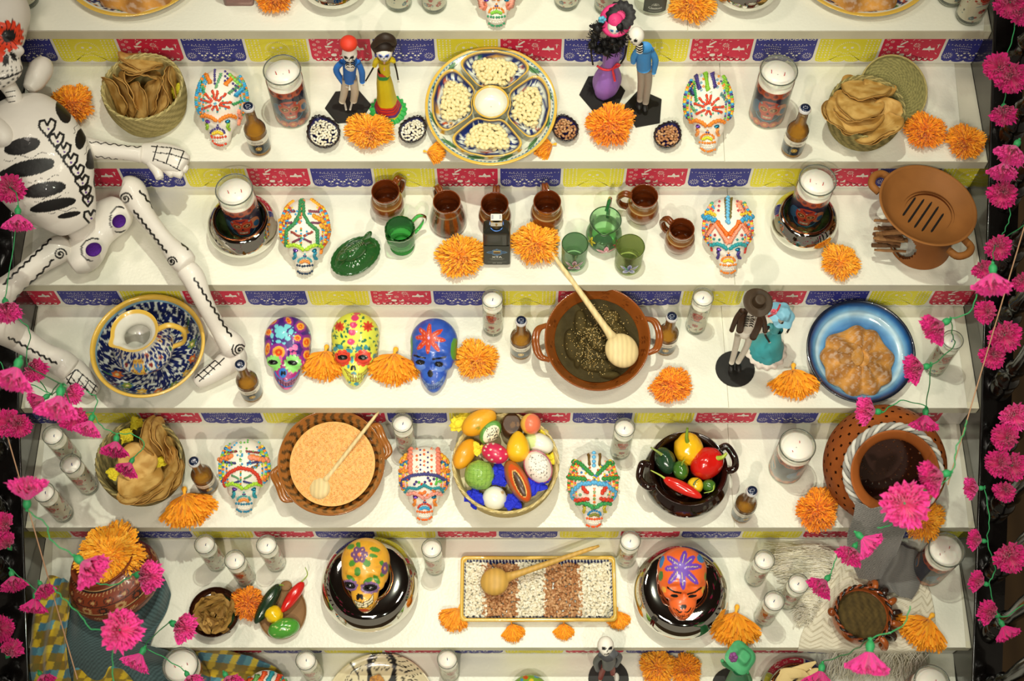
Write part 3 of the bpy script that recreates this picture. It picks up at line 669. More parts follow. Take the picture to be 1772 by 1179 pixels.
def tas(n, px, py, rpx, label, v=0, ang=0, z=None, s=(1, 1)):
 """ang: rotation (deg) of the neck direction from 'up in the picture', clockwise"""
 zz = Z[n] if z is None else z; P = at(px, py, zz + .015); R = rpx * mpp(P)
 t = thing('paper_marigold', label, 'paper flower', (P[0], P[1], zz + .0003), -math.radians(ang), 'orange crepe paper marigolds')
 link('petals', TAS[v % 2][0], t, kind='stuff'); link('tied_neck', TAS[v % 2][1], t); t.scale = (R * s[0], R * s[1], R)
 return t
pom(0, 475, -8, 37, 'orange marigold at the top edge beside the square glass bottle', 0, .4)
pom(0, 1197, 8, 42, 'orange marigold at the top edge between a glass jar and a mirrored bowl', 2, 2)
pom(1, 122, 182, 42, 'orange marigold behind the shoulder of the papier-mache skeleton', 0, 1)
pom(1, 639, 228, 46, 'wide flat orange marigold in front of the red-capped figurine', 2, 3.0, .78)
pom(1, 1056, 217, 47, 'orange marigold in front of the purple-dressed figurine', 1, .9, .88)
pom(1, 1601, 226, 38, 'orange marigold by the basket lid, left one of a pair', 1, 2.2)
pom(1, 1671, 244, 36, 'orange marigold next to the black railing, right one of the upper pair', 0, 4.2)
pom(2, 797, 444, 43, 'ragged orange marigold left of the black square bottle', 2, 5.1, 1.05)
pom(2, 927, 422, 43, 'ragged orange marigold right of the black square bottle', 2, 1.4, 1.02)
pom(2, 1454, 452, 34, 'orange marigold in front of a mirrored bowl, third shelf right', 2, .5, 1.08)
tas(3, 562, 628, 34, 'orange marigold between the purple and the yellow-green skull', 0, 0)
tas(3, 680, 634, 36, 'orange marigold between the yellow-green and the blue skull', 0, 4)
pom(3, 824, 622, 40, 'ragged orange marigold right of the blue skull', 2, 2.6, .95)
pom(3, 1162, 667, 40, 'round orange marigold below the mole casserole', 1, 3.7, .82)
tas(3, 1375, 660, 34, 'orange marigold with a tied neck left of the blue plate', 0, 0)
tas(4, 326, 878, 38, 'orange marigold in front of the beer bottle, fourth tier left', 0, -20)
pom(4, 1415, 883, 45, 'orange marigold left of the perforated clay jar', 1, 1.0, .8)
pom(4, 1598, 900, 42, 'orange marigold on the rim under the pink flower, beside the perforated jar'.replace('on the rim ', ''), 2, 1.0, .85)
pom(5, 430, 1045, 30, 'small orange marigold leaning between leaf bowl and plate of chillies', 1, 0.6, 1.05, hz=1.6)
tas(5, 1272, 1085, 35, 'orange marigold with a tied neck right of the orange-skull bowl', 0, 8, s=(1, 1.1))
tas(5, 1597, 1091, 36, 'orange marigold with neck to the upper right, beside the snail-shaped pot', 0, 35)
pom(6, 1138, 1155, 33, 'left one of two marigolds at the bottom edge right of the small skeleton', 2, 1.0, hz=1.2)
pom(6, 1186, 1159, 30, 'right one of two marigolds at the bottom edge right of the small skeleton', 0, 3.0, hz=1.2)
for (n, x, y, r, a, v, l) in [(5, 786, 1068, 26, 25, 1, 'folded orange paper bud poking out at the left end of the bean tray'), (5, 888, 1092, 20, -12, 0, 'small orange paper bud in front of the bean tray, left of centre'), (5, 976, 1090, 18, 0, 0, 'small orange paper bud in front of the bean tray, right of centre'),
        (5, 1071, 1070, 20, -8, 0, 'small orange paper bud at the right end of the bean tray'), (1, 752, 262, 20, -80, 0, 'flat orange paper bud under the platter rim, left'), (1, 942, 252, 22, 70, 0, 'flat orange paper bud under the platter rim, right')]:
 t = tas(n, x, y, r, l, v, a, s=(.8, 1)); t['group'] = 'orange paper buds tucked under trays'; t.name = 'paper_bud'
# == SKULLS
def smin(a, b, k):
 h = np.clip(.5 + .5 * (b - a) / k, 0, 1); return b + (a - b) * h - k * h * (1 - h)
def sd_ell(p, c, r):
 q = (p - np.array(c)) / np.array(r); k0 = np.linalg.norm(q, axis=1); k1 = np.linalg.norm(q / np.array(r), axis=1); return k0 * (k0 - 1) / (k1 + 1e-9)
def skull_sdf(p, kind):
 if kind == 's':
  d = sd_ell(p, (0, .010, .062), (.058, .068, .056))
  d = smin(d, sd_ell(p, (0, -.050, .045), (.037, .022, .028)), .014)
  d = smin(d, sd_ell(p, (0, -.072, .026), (.022, .022, .021)), .012)
  for s in (-1, 1):
   d = -smin(-d, sd_ell(p, (s * .024, -.080, .052), (.013, .014, .009)), .006)
  d = -smin(-d, sd_ell(p, (0, -.094, .046), (.005, .008, .007)), .004)
  d = np.maximum(d, -(p[:, 2] - .001))
 else:   # hollow painted clay skull lying back: face up and forward
  d = sd_ell(p, (0, .020, .045), (.054, .060, .046))
  d = smin(d, sd_ell(p, (0, -.022, .040), (.049, .034, .034)), .02)
  d = smin(d, sd_ell(p, (0, -.060, .026), (.030, .040, .021)), .018)
  d = smin(d, sd_ell(p, (0, -.088, .017), (.015, .020, .014)), .014)
  for s in (-1, 1):
   d = smin(d, sd_ell(p, (s * .030, -.046, .046), (.012, .012, .010)), .012)
   d = -smin(-d, sd_ell(p, (s * .022, -.034, .075), (.013, .010, .010)), .007)
   d = smin(d, sd_ell(p, (s * .021, -.022, .070), (.014, .007, .006)), .010)
  d = -smin(-d, sd_ell(p, (0, -.055, .058), (.006, .009, .007)), .004)
  d = np.maximum(d, -(p[:, 2] - .001))
 return d
def skull_geo(kind, nu=110, nv=80):
 th = np.arange(nu) * 2 * PI / nu; ph = np.linspace(.001, PI - .001, nv)
 T, Pp = np.meshgrid(th, ph, indexing='ij')
 d = np.stack([np.sin(Pp) * np.cos(T), np.sin(Pp) * np.sin(T), np.cos(Pp)], -1).reshape(-1, 3)
 if kind == 's': d = unit(d * [1, 1.15, .9])
 else: d = unit(d * [.9, 1.5, .8])
 c = np.array([0, -.012 if kind == 's' else -.020, .034 if kind == 's' else .030]); lo = np.zeros(len(d)); hi = np.full(len(d), .14)
 for _ in range(22):
  mid = (lo + hi) / 2; s = skull_sdf(c + d * mid[:, None], kind); lo = np.where(s < 0, mid, lo); hi = np.where(s < 0, hi, mid)
 return c + d * lo[:, None], gridF(nu, nv, wu=True)[:, ::-1]
def vnormals(V, F):
 a, b, c, d = V[F[:, 0]], V[F[:, 1]], V[F[:, 2]], V[F[:, 3]]; n = np.cross(c - a, d - b); N = np.zeros_like(V)
 for k in range(4): np.add.at(N, F[:, k], n)
 return unit(N)
SG = {k: skull_geo(k) for k in 'sp'}
def fit_skull(kind, n, bb, z0=None, rot=None):
 """scale and place the skull shape so that its outline spans the pixel box bb=(x0,y0,x1,y1)"""
 V, F = SG[kind]; z0 = Z[n] if z0 is None else z0
 V = V @ rot.T if rot is not None else V.copy(); V[:, 2] -= V[:, 2].min()
 x0, y0, x1, y1 = bb; P = at((x0 + x1) / 2, (y0 + y1) / 2, z0 + .03); s = np.array([1., 1., 1.]); loc = np.array([P[0], P[1], z0])
 for _ in range(8):
  q = proj(V * s + loc); w = np.ptp(q[:, 0]); h = np.ptp(q[:, 1]); s[0] *= (x1 - x0) / w; k = ((y1 - y0) / h); s[1] *= k; s[2] = (s[0] + s[1]) / 2
  q = proj(V * s + loc); m = mpp(loc); loc[0] += ((x0 + x1) / 2 - (q[:, 0].min() + q[:, 0].max()) / 2) * m; loc[1] -= ((y0 + y1) / 2 - (q[:, 1].min() + q[:, 1].max()) / 2) * m
 return V * s, F, loc
M_sugar = mat('cast_sugar', '#EFE8DA', rough=.55, bump=.25, bscale=700, bdist=.0005, sss=.1, var=.03)
M_icing = mat('royal_icing', attr=True, rough=.42, spec=.5)
M_jewel = mat('foil_jewel', attr=True, rough=.12, metal=.8, bump=.6, bscale=900)
class Surf:
 """find surface points of a placed mesh under photo pixels"""
 def __init__(s, V, F, loc):
  s.N = vnormals(V, F); W = V + loc; view = unit(CAM - W); k = (s.N * view).sum(1) > .02
  s.V = V[k]; s.Nn = s.N[k]; s.q = proj(W[k]); s.m = mpp(loc)
  s.zd = ((W[k] - CAM) @ FW)
 def pt(s, p):
  d = ((s.q - p) ** 2).sum(1); i = np.argpartition(d, 4)[:4]; w = 1 / (d[i] + .05)
  i0 = i; w /= w.sum(); return (s.V[i0] * w[:, None]).sum(0), unit((s.Nn[i0] * w[:, None]).sum(0))
def resample(pts, step):
 P = np.array(pts, float); L = np.r_[0, np.cumsum(np.linalg.norm(np.diff(P, axis=0), axis=1))]; n = max(2, int(L[-1] / step) + 1); t = np.linspace(0, L[-1], n)
 return np.c_[np.interp(t, L, P[:, 0]), np.interp(t, L, P[:, 1])]
BLOB = ell((0, 0, 0), (1, 1, 1), 7, 5)
def ice(mb, S, prims, topx, wk=1.5):
 """prims in normalised coords; topx maps to photo pixels; widths in px"""
 for p in prims:
  k = p[0]
  if k == 'd':
   _, x, y, w, col = p; P, Nn = S.pt(topx((x, y))); r = w * S.m / 2 * wk
   mb.add(BLOB[0] * r * 1.0 + P + Nn * r * .45, BLOB[1], col)
  elif k == 'fl':
   _, x, y, w, col, c2 = p; c = np.array(topx((x, y)))
   for i in range(6):
    a = i * PI / 3; P, Nn = S.pt(c + np.array([math.cos(a), math.sin(a)]) * w * .36); r = w * S.m * .21; mb.add(BLOB[0] * r + P + Nn * r * .3, BLOB[1], col)
   P, Nn = S.pt(c); r = w * S.m * .2; mb.add(BLOB[0] * r + P + Nn * r * .8, BLOB[1], c2)
  elif k == 'r':
   _, pts, w, col = p; q = resample([topx(a) for a in pts], w * .52); r = w * S.m / 2 * wk
   for i, a in enumerate(q):
    t = q[min(i + 1, len(q) - 1)] - q[max(i - 1, 0)]; t = t / (np.linalg.norm(t) + 1e-9)
    off = np.array([-t[1], t[0]]) * w * .12 * (1 if i % 2 else -1)
    P, Nn = S.pt(a + off); mb.add(BLOB[0] * r * [.95, .95, 1.1] + P + Nn * r * .5, BLOB[1], np.array(C(col)) * (.92 if i % 2 else 1.05) * np.ones((len(BLOB[0]), 1)))
  elif k in 'zl':
   if k == 'z': _, pts, amp, pitch, w, col = p
   else: _, pts, w, col = p; amp = 0; pitch = 3
   q = resample([topx(a) for a in pts], pitch / 2 if k == 'z' else 1.8); o = []
   for i, a in enumerate(q):
    t = q[min(i + 1, len(q) - 1)] - q[max(i - 1, 0)]; t = t / (np.linalg.norm(t) + 1e-9); nn = np.array([-t[1], t[0]])
    o.append(a + nn * amp * (1 if i % 2 else -1))
   r = w * S.m / 2 * wk; pp = []
   for a in o: P, Nn = S.pt(a); pp.append(P + Nn * r * .55)
   if len(pp) > 1:
    pp = np.array(pp)
    if len(pp) > 2: pp = spline(pp, len(pp) * 2)
    add_tube(mb, pp, r, 5, col)
def mir(pr, u0=0):
 out = []
 for p in pr:
  out.append(p); q = list(p)
  if p[0] in ('d', 'fl'): q[1] = 2 * u0 - q[1]
  else: q[1] = [(2 * u0 - a, b) for a, b in q[1]]
  out.append(tuple(q))
 return out
OR, BL, GR, RD, PU, YE, PK, TE, LG, NV = '#F08A2C', '#3FA9DC', '#3E9E5A', '#DB4A28', '#4A3C86', '#F2D03A', '#F79A7A', '#2E93A0', '#A6CF3A', '#3A3F78'
def face(u0, brow, under, mouth, arch, tdot, by=.62, bw=4.6, jewel='#3E5FC0'):
 f = mir([('r', [(u0 - .66, by + .01), (u0 - .45, by - .012), (u0 - .22, by + .015), (u0 - .07, by + .055)], bw, brow), ('z', [(u0 - .42, .715), (u0 - .36, .75), (u0 - .45, .80)], 1.4, 3, 3.0, under)], u0)
 for i in range(9):
  a = PI * i / 8; f.append(('d', u0 - .25 * math.cos(a), .835 - .055 * math.sin(a), 2.8, arch))
 f += [('r', [(u0 - .16, .850), (u0, .825), (u0 + .16, .850)], 3.8, mouth), ('d', u0, .735, 2.5, arch), ('d', u0 - .04, .76, 2.2, PU), ('d', u0 + .04, .76, 2.2, PU)]
 for i in range(7):
  u = u0 + (i - 3) * .095; s_ = .012 * (1 - (abs(i - 3) / 3) ** 2)
  f.append(('d', u, .885 + s_, 3.0, tdot)); f.append(('d', u, .972 + s_ * 1.6, 3.2, tdot))
 return f
def sugar_skull(n, bb, label, prims, u0, fc, base_col='#EDE6D6'):
 V, F, loc = fit_skull('s', n, bb); t = thing('sugar_skull', label, 'skull', loc, 0, 'piped sugar skulls')
 m = MB(); m.add(V, F, base_col); bd = m.build('skull_body', M_sugar, t)
 S = Surf(V, F, loc); x0, y0, x1, y1 = bb; tp = lambda p: ((x0 + x1) / 2 + p[0] * (x1 - x0) / 2, y0 + p[1] * (y1 - y0))
 m = MB(); ice(m, S, prims + face(u0, *fc), tp); m.build('piped_icing', M_icing, t)
 m = MB()
 for s in (-1, 1):
  P, Nn = S.pt(tp((u0 + s * .37, .685))); q = MB(); q.add(*ell(P + Nn * .0005, (.0075, .006, .003), 10, 6), ('#7A4FC0' if s < 0 else '#2E8FB8')); q.build('foil_eye', M_jewel, bd)
 for r_, vv in ((0, .915), (1, .945)):
  for i in range(6):
   u = u0 + (i - 2.5) * .085; P, Nn = S.pt(tp((u, vv + .012 * (1 - (abs(i - 2.5) / 2.5) ** 2)))); m.add(*ell(P + Nn * .0006, (.0022, .0022, .0026), 6, 5), '#F4F0E4')
 m.build('teeth', M_icing, bd)
 return t
def edge_blobs(cols, w=4.5, vs=(.12, .58)):
 out = []
 for s in (-1, 1):
  for k, a in enumerate(np.linspace(vs[0], vs[1], 17)):
   x = math.sqrt(max(0, 1 - ((a - .42) / .43) ** 2)) * .95
   out.append(('d', s * x, a, w, cols[k % len(cols)])); out.append(('d', s * x * .88, a + .015, w * .8, cols[(k + 2) % len(cols)])); out.append(('d', s * x * .74, a + .005, w * .55, cols[(k + 1) % len(cols)]))
 return out
def radial(u0, c1, v0=.46):
 o = []
 for du, dv, l in [(.42, -.13, 1), (-.38, -.13, 1), (.62, -.02, 1), (-.58, -.06, 1), (.55, .05, 1), (-.5, .07, 1), (.14, .10, .8), (-.12, .10, .8), (.12, -.18, .9), (-.1, -.19, .9)]:
  o.append(('z', [(u0 + du * .28, v0 + dv * .28), (u0 + du * l, v0 + dv * l)], 1.3, 2.4, 2.2, c1))
 for k in range(16):
  a = k * PI / 8 + .2; o.append(('d', u0 + .34 * math.cos(a) * (1 + .4 * (k % 2)), v0 + .07 * math.sin(a) * (1 + .5 * (k % 2)), 2.4, [TE, BL, '#5FC090'][k % 3]))
 o.append(('fl', u0, v0, 6, '#7FC8E0', BL)); return o
r_ = np.random.RandomState(5)
def stars(col, n, ur, vr, w=2.4, seed=1):
 q = np.random.RandomState(seed); return [('d', q.uniform(*ur), q.uniform(*vr), w, col if isinstance(col, str) else col[q.randint(len(col))]) for _ in range(n)]
A = radial(-.26, RD) + [('z', [(-.62, .08), (-.42, .20)], 3.2, 3, 3, OR), ('z', [(.12, .22), (.42, .12)], 3.2, 3, 3, OR), ('r', [(-.9, .32), (-.8, .20)], 4, BL), ('z', [(.5, .36), (.86, .24)], 2.8, 3, 3, BL),
  ('z', [(-.78, .18), (-.66, .34)], 2, 4, 2.2, GR), ('z', [(.24, .33), (.6, .24)], 2.4, 4, 2.0, '#5E9A6A'), ('z', [(.40, .47), (.78, .42)], 2.2, 4, 2.0, GR), ('z', [(-.24, .26), (-.02, .07)], 2.0, 4, 2, '#6FAE7A')]
A += [('d', -.27, .03 + i * .028, 3, PU) for i in range(7)] + [('d', .12 + (i % 2) * .09, .05 + i * .03, 3, PU) for i in range(5)] + [('d', .42 + (i % 3) * .09, .14 + i * .022, 3, PU) for i in range(8)] + [('d', .3 + i * .09, .10 + i * .03, 5, '#8FD05A') for i in range(5)]
A += edge_blobs([BL, OR, '#6FAE7A', BL]) + [('r', [(.62, .55), (.76, .72)], 5, PK), ('r', [(-.88, .52), (-.78, .68)], 3, BL)]
sugar_skull(1, (339, 118, 429, 252), 'piped sugar skull with red rays on its brow, left end of the second shelf', A, -.16, (OR, '#9CC93A', YE, PU, RD))
B = radial(.0, RD) + [('z', [(-.12, .02), (-.02, .24)], 3, 2.6, 2.8, '#8CC63A'), ('z', [(.14, .02), (.28, .20)], 3, 3.2, 2.2, PU), ('z', [(-.52, .04), (-.36, .22)], 3, 3, 2.4, PU), ('z', [(-.72, .14), (-.62, .30)], 3, 3, 2.6, NV), ('r', [(.62, .07), (.74, .24)], 5, '#8CC63A'), ('z', [(.5, .28), (.76, .38)], 3, 4, 2, '#5E8A8A'), ('z', [(-.6, .16), (-.48, .38)], 2.6, 4, 2, GR), ('z', [(-.7, .44), (-.5, .50)], 3, 4, 2, '#6FAE7A')]
B += [('fl', -.3 + .1 * (i % 2), .05 + i * .045, 4.6, [BL, OR][i % 2], YE) for i in range(5)] + [('fl', .42 - .06 * (i % 2), .06 + i * .045, 4.6, [OR, BL][i % 2], YE) for i in range(4)] + [('fl', .1, .26, 4, '#4FB090', YE)] + edge_blobs([BL, PU, '#6FBF4A', OR, YE])
sugar_skull(1, (1184, 124, 1268, 262), 'piped sugar skull with red rays and green curls, right part of the second shelf', B, -.04, (OR, '#F59A4A', '#D8DF3A', OR, OR))
Cc = mir([('r', [(-.16, .03), (-.2, .22), (-.42, .34), (-.72, .42), (-.74, .62)], 4.4, '#3F9058'), ('z', [(-.82, .18), (-.40, .17)], 1.4, 3, 2.2, '#8A4A5A'), ('r', [(-.95, .30), (-.60, .24)], 5.5, '#F2A62A'), ('z', [(-.9, .33), (-.5, .32)], 1.4, 3, 2.0, '#7A4060'),
   ('z', [(-.55, .44), (-.2, .50)], 1.3, 3, 2, '#A04438'), ('z', [(-.5, .58), (-.18, .53)], 1.3, 3, 2, '#7A3A50'), ('r', [(-.9, .12), (-.5, .02)], 4, '#F2A62A')], -.12)
Cc += [('d', -.05 - .03 * i, .04 + i * .055, 4.2, '#F58A5A') for i in range(6)] + [('d', -.15, .40 + i * .03, 2.6, [OR, GR, BL][i % 3]) for i in range(10)] + stars(BL, 26, (-.8, .8), (.05, .6), 2.6, 3) + edge_blobs([OR, YE, '#C8503A', BL]) + [('r', [(.92, .36), (.98, .50), (.85, .72)], 4.5, OR), ('r', [(.62, .36), (.95, .42)], 5, '#F2B03A')]
sugar_skull(2, (485, 344, 570, 474), 'piped sugar skull with two green cords over the crown, third shelf left', Cc, 0.0, ('#B4DC3A', '#2E8FA8', '#F09A4A', '#4FA8B8', '#2A3F58'))
D_ = mir([('z', [(-.10, .02), (-.06, .28)], 1.2, 2, 2.0, '#7A6A2E'), ('fl', -.34, .06, 4.6, '#D84A3A', PU), ('fl', -.36, .12, 4.6, '#D84A3A', PU), ('fl', -.38, .18, 4.6, '#D84A3A', PU), ('r', [(-.98, .26), (-.5, .31)], 6, BL), ('z', [(-.45, .32), (-.02, .50)], 3.0, 3, 3.4, '#E8701E'), ('z', [(-.85, .50), (-.5, .36), (0, .60)], 3.0, 3, 3.4, PK),
   ('z', [(-.96, .60), (-.62, .36)], 2.4, 3, 3, '#D8642A'), ('fl', -.52, .50, 5, '#D84A3A', PU), ('fl', -.34, .56, 4.6, TE, GR), ('fl', -.56, .55, 4.6, TE, GR), ('r', [(-.86, .20), (-.5, .24)], 4, YE), ('d', -.62, .10, 5, '#4FA888')], .02) + [('r', [(0, .02), (0, .34)], 5, '#6FC0E8')]
D_ += edge_blobs([YE, '#F5A08A', BL, '#D84A3A']) + [('r', [(-.95, .58), (-.9, .72)], 3.4, '#C0392B'), ('r', [(.95, .58), (.85, .74)], 3.4, '#C0392B'), ('z', [(.42, .08), (.66, .24)], 4, 4, 3.4, PK)]
sugar_skull(2, (1217, 341, 1302, 473), 'piped sugar skull with orange and pink chevrons, third shelf right', D_, .02, ('#2FA0A8', PU, YE, OR, OR))
E_ = [('r', [(-.80, .66), (-.78, .56), (-.6, .47), (-.2, .40), (.25, .43), (.5, .50), (.62, .62)], 4.6, '#D8402A')] + mir([('z', [(-.85, .20), (-.3, .18)], 1.3, 3, 2, '#8A3A3A'), ('z', [(-.9, .32), (-.35, .34)], 1.3, 3, 2, NV), ('z', [(-.5, .50), (-.22, .55)], 1, 2.4, 2, '#5E9A6A'), ('z', [(-.55, .62), (-.2, .58)], 1.2, 2.4, 2, NV), ('r', [(-.95, .30), (-.5, .25)], 6, '#F28A4A')], -.12)
E_ += [('fl', -.15, .06 + i * .06, 4.4, ['#4FB05A', '#6FC0C8'][i % 2], YE) for i in range(6)] + [('d', -.15, .45 + i * .028, 2.4, [OR, GR, BL][i % 3]) for i in range(8)] + stars([BL, '#4FA8D8', '#5FB04A'], 40, (-.75, .75), (.03, .4), 2.6, 9) + edge_blobs([YE, '#2E6FA8', OR, BL, '#8CC63A']) + [('r', [(.2, .27), (.9, .30)], 6, PK), ('r', [(.7, .55), (.95, .48)], 5, '#F2903A'), ('z', [(.3, .40), (.55, .36)], 2, 3, 2, '#8A5A2A')]
sugar_skull(4, (380, 759, 466, 886), 'piped sugar skull with one red arch on its forehead, beside the beer bottle', E_, -.02, ('#A8D83A', '#2E9AA8', '#F09A4A', '#4FA8A8', '#2E7FA0'))
F_ = mir([('r', [(-.55, .05), (-.55, .36)], 6, '#F28A72'), ('r', [(-.95, .22), (-.7, .14)], 6, '#F2B03A'), ('z', [(-.95, .26), (-.66, .22)], 1.6, 3, 3, '#3E7FA8'), ('r', [(-.95, .34), (-.66, .34)], 5, '#F29A3A'), ('r', [(0, .38), (-.5, .40), (-.85, .46), (-.96, .60)], 4, '#4A4A88'), ('r', [(0, .53), (-.3, .58), (-.62, .56), (-.85, .64)], 3.6, TE)], .0)
F_ += [('fl', -.3 + .3 * (i % 3), .04 + (i // 3) * .075 + .02 * (i % 2), 4.4, '#F2803A', '#E85A2A') for i in range(15)] + [('d', -.15 + .3 * (i % 2), .06 + i * .033, 2.4, PU) for i in range(10)] + stars([RD, '#5FC04A', PU], 16, (-.7, .7), (.43, .52), 3.4, 4) + stars(['#F2803A'], 8, (-.5, .5), (.58, .66), 4, 6) + edge_blobs([OR, '#3E7FA8', YE, '#F28A72'])
sugar_skull(4, (692, 772, 776, 900), 'piped sugar skull with thick pink bands and a blue arch, left of the fruit basket', F_, .02, ('#F2A090', '#F2903A', BL, '#D8402A', '#F0702A', .64))
G_ = [('r', [(-.86, .64), (-.8, .52), (-.5, .43), (0, .41), (.5, .43), (.85, .52), (.92, .64)], 5.6, '#5FB4E4')] + mir([('r', [(-.86, .12), (-.5, .16), (-.05, .30)], 5, '#3E9A4A'), ('z', [(-.86, .12), (-.5, .16), (-.05, .30)], 2.0, 3, 2.4, '#F07A2A'), ('r', [(-.98, .34), (-.3, .36)], 5, '#3E9A4A'), ('z', [(-.98, .32), (-.3, .34)], 2, 3, 2.6, '#F07A2A'), ('z', [(-.17, .03), (-.14, .18)], 1.2, 2, 2.4, '#7A5A22'), ('r', [(-.4, .47), (-.24, .54)], 5, '#D8402A'), ('r', [(-.68, .64), (-.2, .62)], 5, '#D8402A'), ('fl', -.52, .57, 5, '#4FB090', '#F28A72')], .06)
G_ += [('fl', .06, .49 + i * .045, 5, ['#F07A2A', '#5FA84A'][i % 2], OR) for i in range(6)] + [('d', .04, .02 + i * .055, 5, '#6FC0F0') for i in range(4)] + stars([YE, PK, '#3E7FC8', '#D86A3A'], 50, (-.85, .9), (.18, .42), 3, 8) + edge_blobs([YE, PK, '#3E9A4A', '#E85A2A']) + [('fl', .06, .37, 8, '#C8B03A', '#2E6FC0')]
sugar_skull(4, (984, 783, 1068, 912), 'piped sugar skull with a blue arch and green cords, right of the fruit basket', G_, .06, ('#3FA05A', '#C8B83A', '#8A8A3A', '#2E8FC8', '#F0602A', .68, 5.4))
H_ = radial(0, RD) + edge_blobs([BL, OR, YE]) + mir([('z', [(-.6, .62), (-.5, .78)], 4, 3, 4, '#F2A08A')], 0)
sugar_skull(0, (812, -100, 906, 45), 'sugar skull at the top edge with only its teeth and jaw in view', H_, .0, (OR, '#F08A6A', '#8CD04A', OR, '#3E9A6A'))
I_ = edge_blobs([TE, RD, '#8CC04A']) + [('z', [(-.8 + .3 * k, .14 + .10 * abs(k - 2.5) / 2.5), (-.6 + .3 * k, .02 + .1 * abs(k - 2.5) / 2.5)], 3, 3, 4, [RD, '#6FA85A', '#E85A2A', TE][k % 4]) for k in range(6)]
sugar_skull(6, (418, 1160, 500, 1290), 'crown of a sugar skull with red and green bars at the bottom edge', I_, 0, (OR, GR, YE, PU, RD))
# -- painted clay skulls
M_pskull = mat('painted_clay_skull', attr=True, rough=.38, coat=.35, var=.04, vscale=40, bump=.08, bscale=90)
def zt_(pr, ox, oy, s):
 """prims given in a zoomed crop -> photo pixels"""
 T = lambda p: (p[0] / s + ox, p[1] / s + oy); out = []
 for p in pr:
  k = p[0]
  if k == 'e': c = T(p[1:3]); out.append(('e', c[0], c[1], p[3] / s, p[4] / s, p[5], p[6]))
  elif k == 'p': out.append(('p', [T(a) for a in p[1]], p[2]))
  elif k == 'l': out.append(('l', [T(a) for a in p[1]], p[2] / s, p[3]))
  elif k == 'f': c = T(p[1:3]); out.append(('f', c[0], c[1], p[3], p[4] / s, p[5] / s, p[6] / s, p[7], p[8]))
 return out
def painted_skull(n, bb, label, bgc, prims, tr, z0=None, rx=0, eyes=None):
 V, F, loc = fit_skull('p', n, bb, z0, rotm(rx) if rx else None)
 t = thing('painted_skull', label, 'skull', loc, 0, 'hand-painted clay skulls')
 c = np.tile(np.array(C(bgc)), (len(V), 1)); q = proj(V + loc); Nn = vnormals(V, F)
 paint(q, c, zt_(prims, *tr)); back = (Nn * unit(CAM - (V + loc))).sum(1) < -.05; c[back] = C(bgc)
 m = MB(); m.add(V, F, c); bd = m.build('skull_body', M_pskull, t)
 S = Surf(V, F, loc)
 if eyes:
  for x, y, rx_, ry_ in eyes:
   P, N1 = S.pt((x / tr[2] + tr[0], y / tr[2] + tr[1])); q = MB(); q.add(*ell(P - N1 * .0012, (rx_ / tr[2] * S.m * .8, ry_ / tr[2] * S.m * .9, .003), 12, 7), '#050505'); q.build('glass_eye', mat('black_bead', '#070707', rough=.08, coat=1), bd)
 return t
SG['p'] = skull_geo('p', 150, 110)
TR = (420, 490, 3.852)
rr = np.random.RandomState(2)
pr = [('p', [(135, 500), (465, 480), (465, 720), (135, 720)], '#A82C7C')]
for x, y, a, b, g in [(305, 250, 34, 20, 60), (385, 290, 32, 32, 0), (200, 258, 38, 20, -25), (170, 328, 28, 26, 0), (165, 440, 20, 54, 8), (240, 462, 54, 54, 0), (365, 367, 30, 26, 0), (425, 395, 34, 44, 10), (430, 480, 34, 40, 0)]:
 pr += [('e', x, y, a + 8, b + 8, g, '#8A2A8C'), ('e', x, y, a * .78, b * .78, g, '#F2A83C'), ('e', x, y, a * .45, b * .45, g, '#E4521C'), ('e', x, y, a * .16, b * .16, g, '#F2A83C')]
pr += [('e', 257, 330, 32, 40, 0, '#74D0DA'), ('f', 257, 330, 6, 10, 46, 16, 20, '#74D0DA')] + [('e', x, y, a, b, 0, '#74D0DA') for x, y, a, b in [(300, 288, 24, 15), (322, 325, 17, 20), (300, 370, 20, 16), (238, 390, 18, 12), (195, 350, 11, 17), (226, 290, 15, 14), (275, 402, 12, 8), (196, 312, 7, 6), (335, 298, 6, 5), (352, 330, 6, 6), (340, 352, 6, 6), (200, 385, 5, 5), (197, 408, 5, 5), (447, 330, 6, 6), (452, 420, 5, 5)]]
pr += [('e', x, y, a, b, 0, '#F06AA8') for x, y, a, b in [(350, 430, 18, 22), (320, 442, 14, 14), (345, 468, 15, 11), (322, 470, 8, 9), (250, 510, 15, 26), (330, 600, 10, 6), (370, 612, 8, 8), (238, 640, 9, 8), (300, 705, 26, 8), (400, 560, 10, 6), (408, 530, 7, 10)]]
for cx, cy, a in ((203, 535, 34), (334, 538, 40)): pr += [('e', cx, cy, a + 14, a, 0, '#8FDC72'), ('f', cx, cy, 13, a - 8, a + 22, 11, 5, '#8FDC72'), ('e', cx - 2, cy - 6, 33, 17, 5, '#0A0A0C')]
pr += [('e', 268, 600, 27, 34, 0, '#2E74C4'), ('e', 261, 602, 8, 17, 12, '#0A0A12'), ('e', 279, 600, 8, 16, -12, '#0A0A12')]
T_ = [(212, 590), (240, 632), (290, 656), (350, 628), (388, 578), (384, 630), (338, 684), (285, 694), (240, 668)]
pr += [('p', T_, '#96607C'), ('l', T_ + T_[:1], 7, '#2E74C4'), ('l', [(225, 625), (262, 665), (300, 672), (345, 650), (386, 600)], 3, '#4A2038')] + [('l', [(x, 610 + 30 * (1 - ((x - 300) / 90) ** 2)), (x - 2, 690)], 3, '#4A2038') for x in range(235, 385, 18)]
painted_skull(3, (457, 548, 539, 675), 'purple painted skull with a turquoise flower, left of three in a row', '#43247C', pr, TR, eyes=[(200, 528, 32, 16), (332, 532, 34, 17)])
pr = []
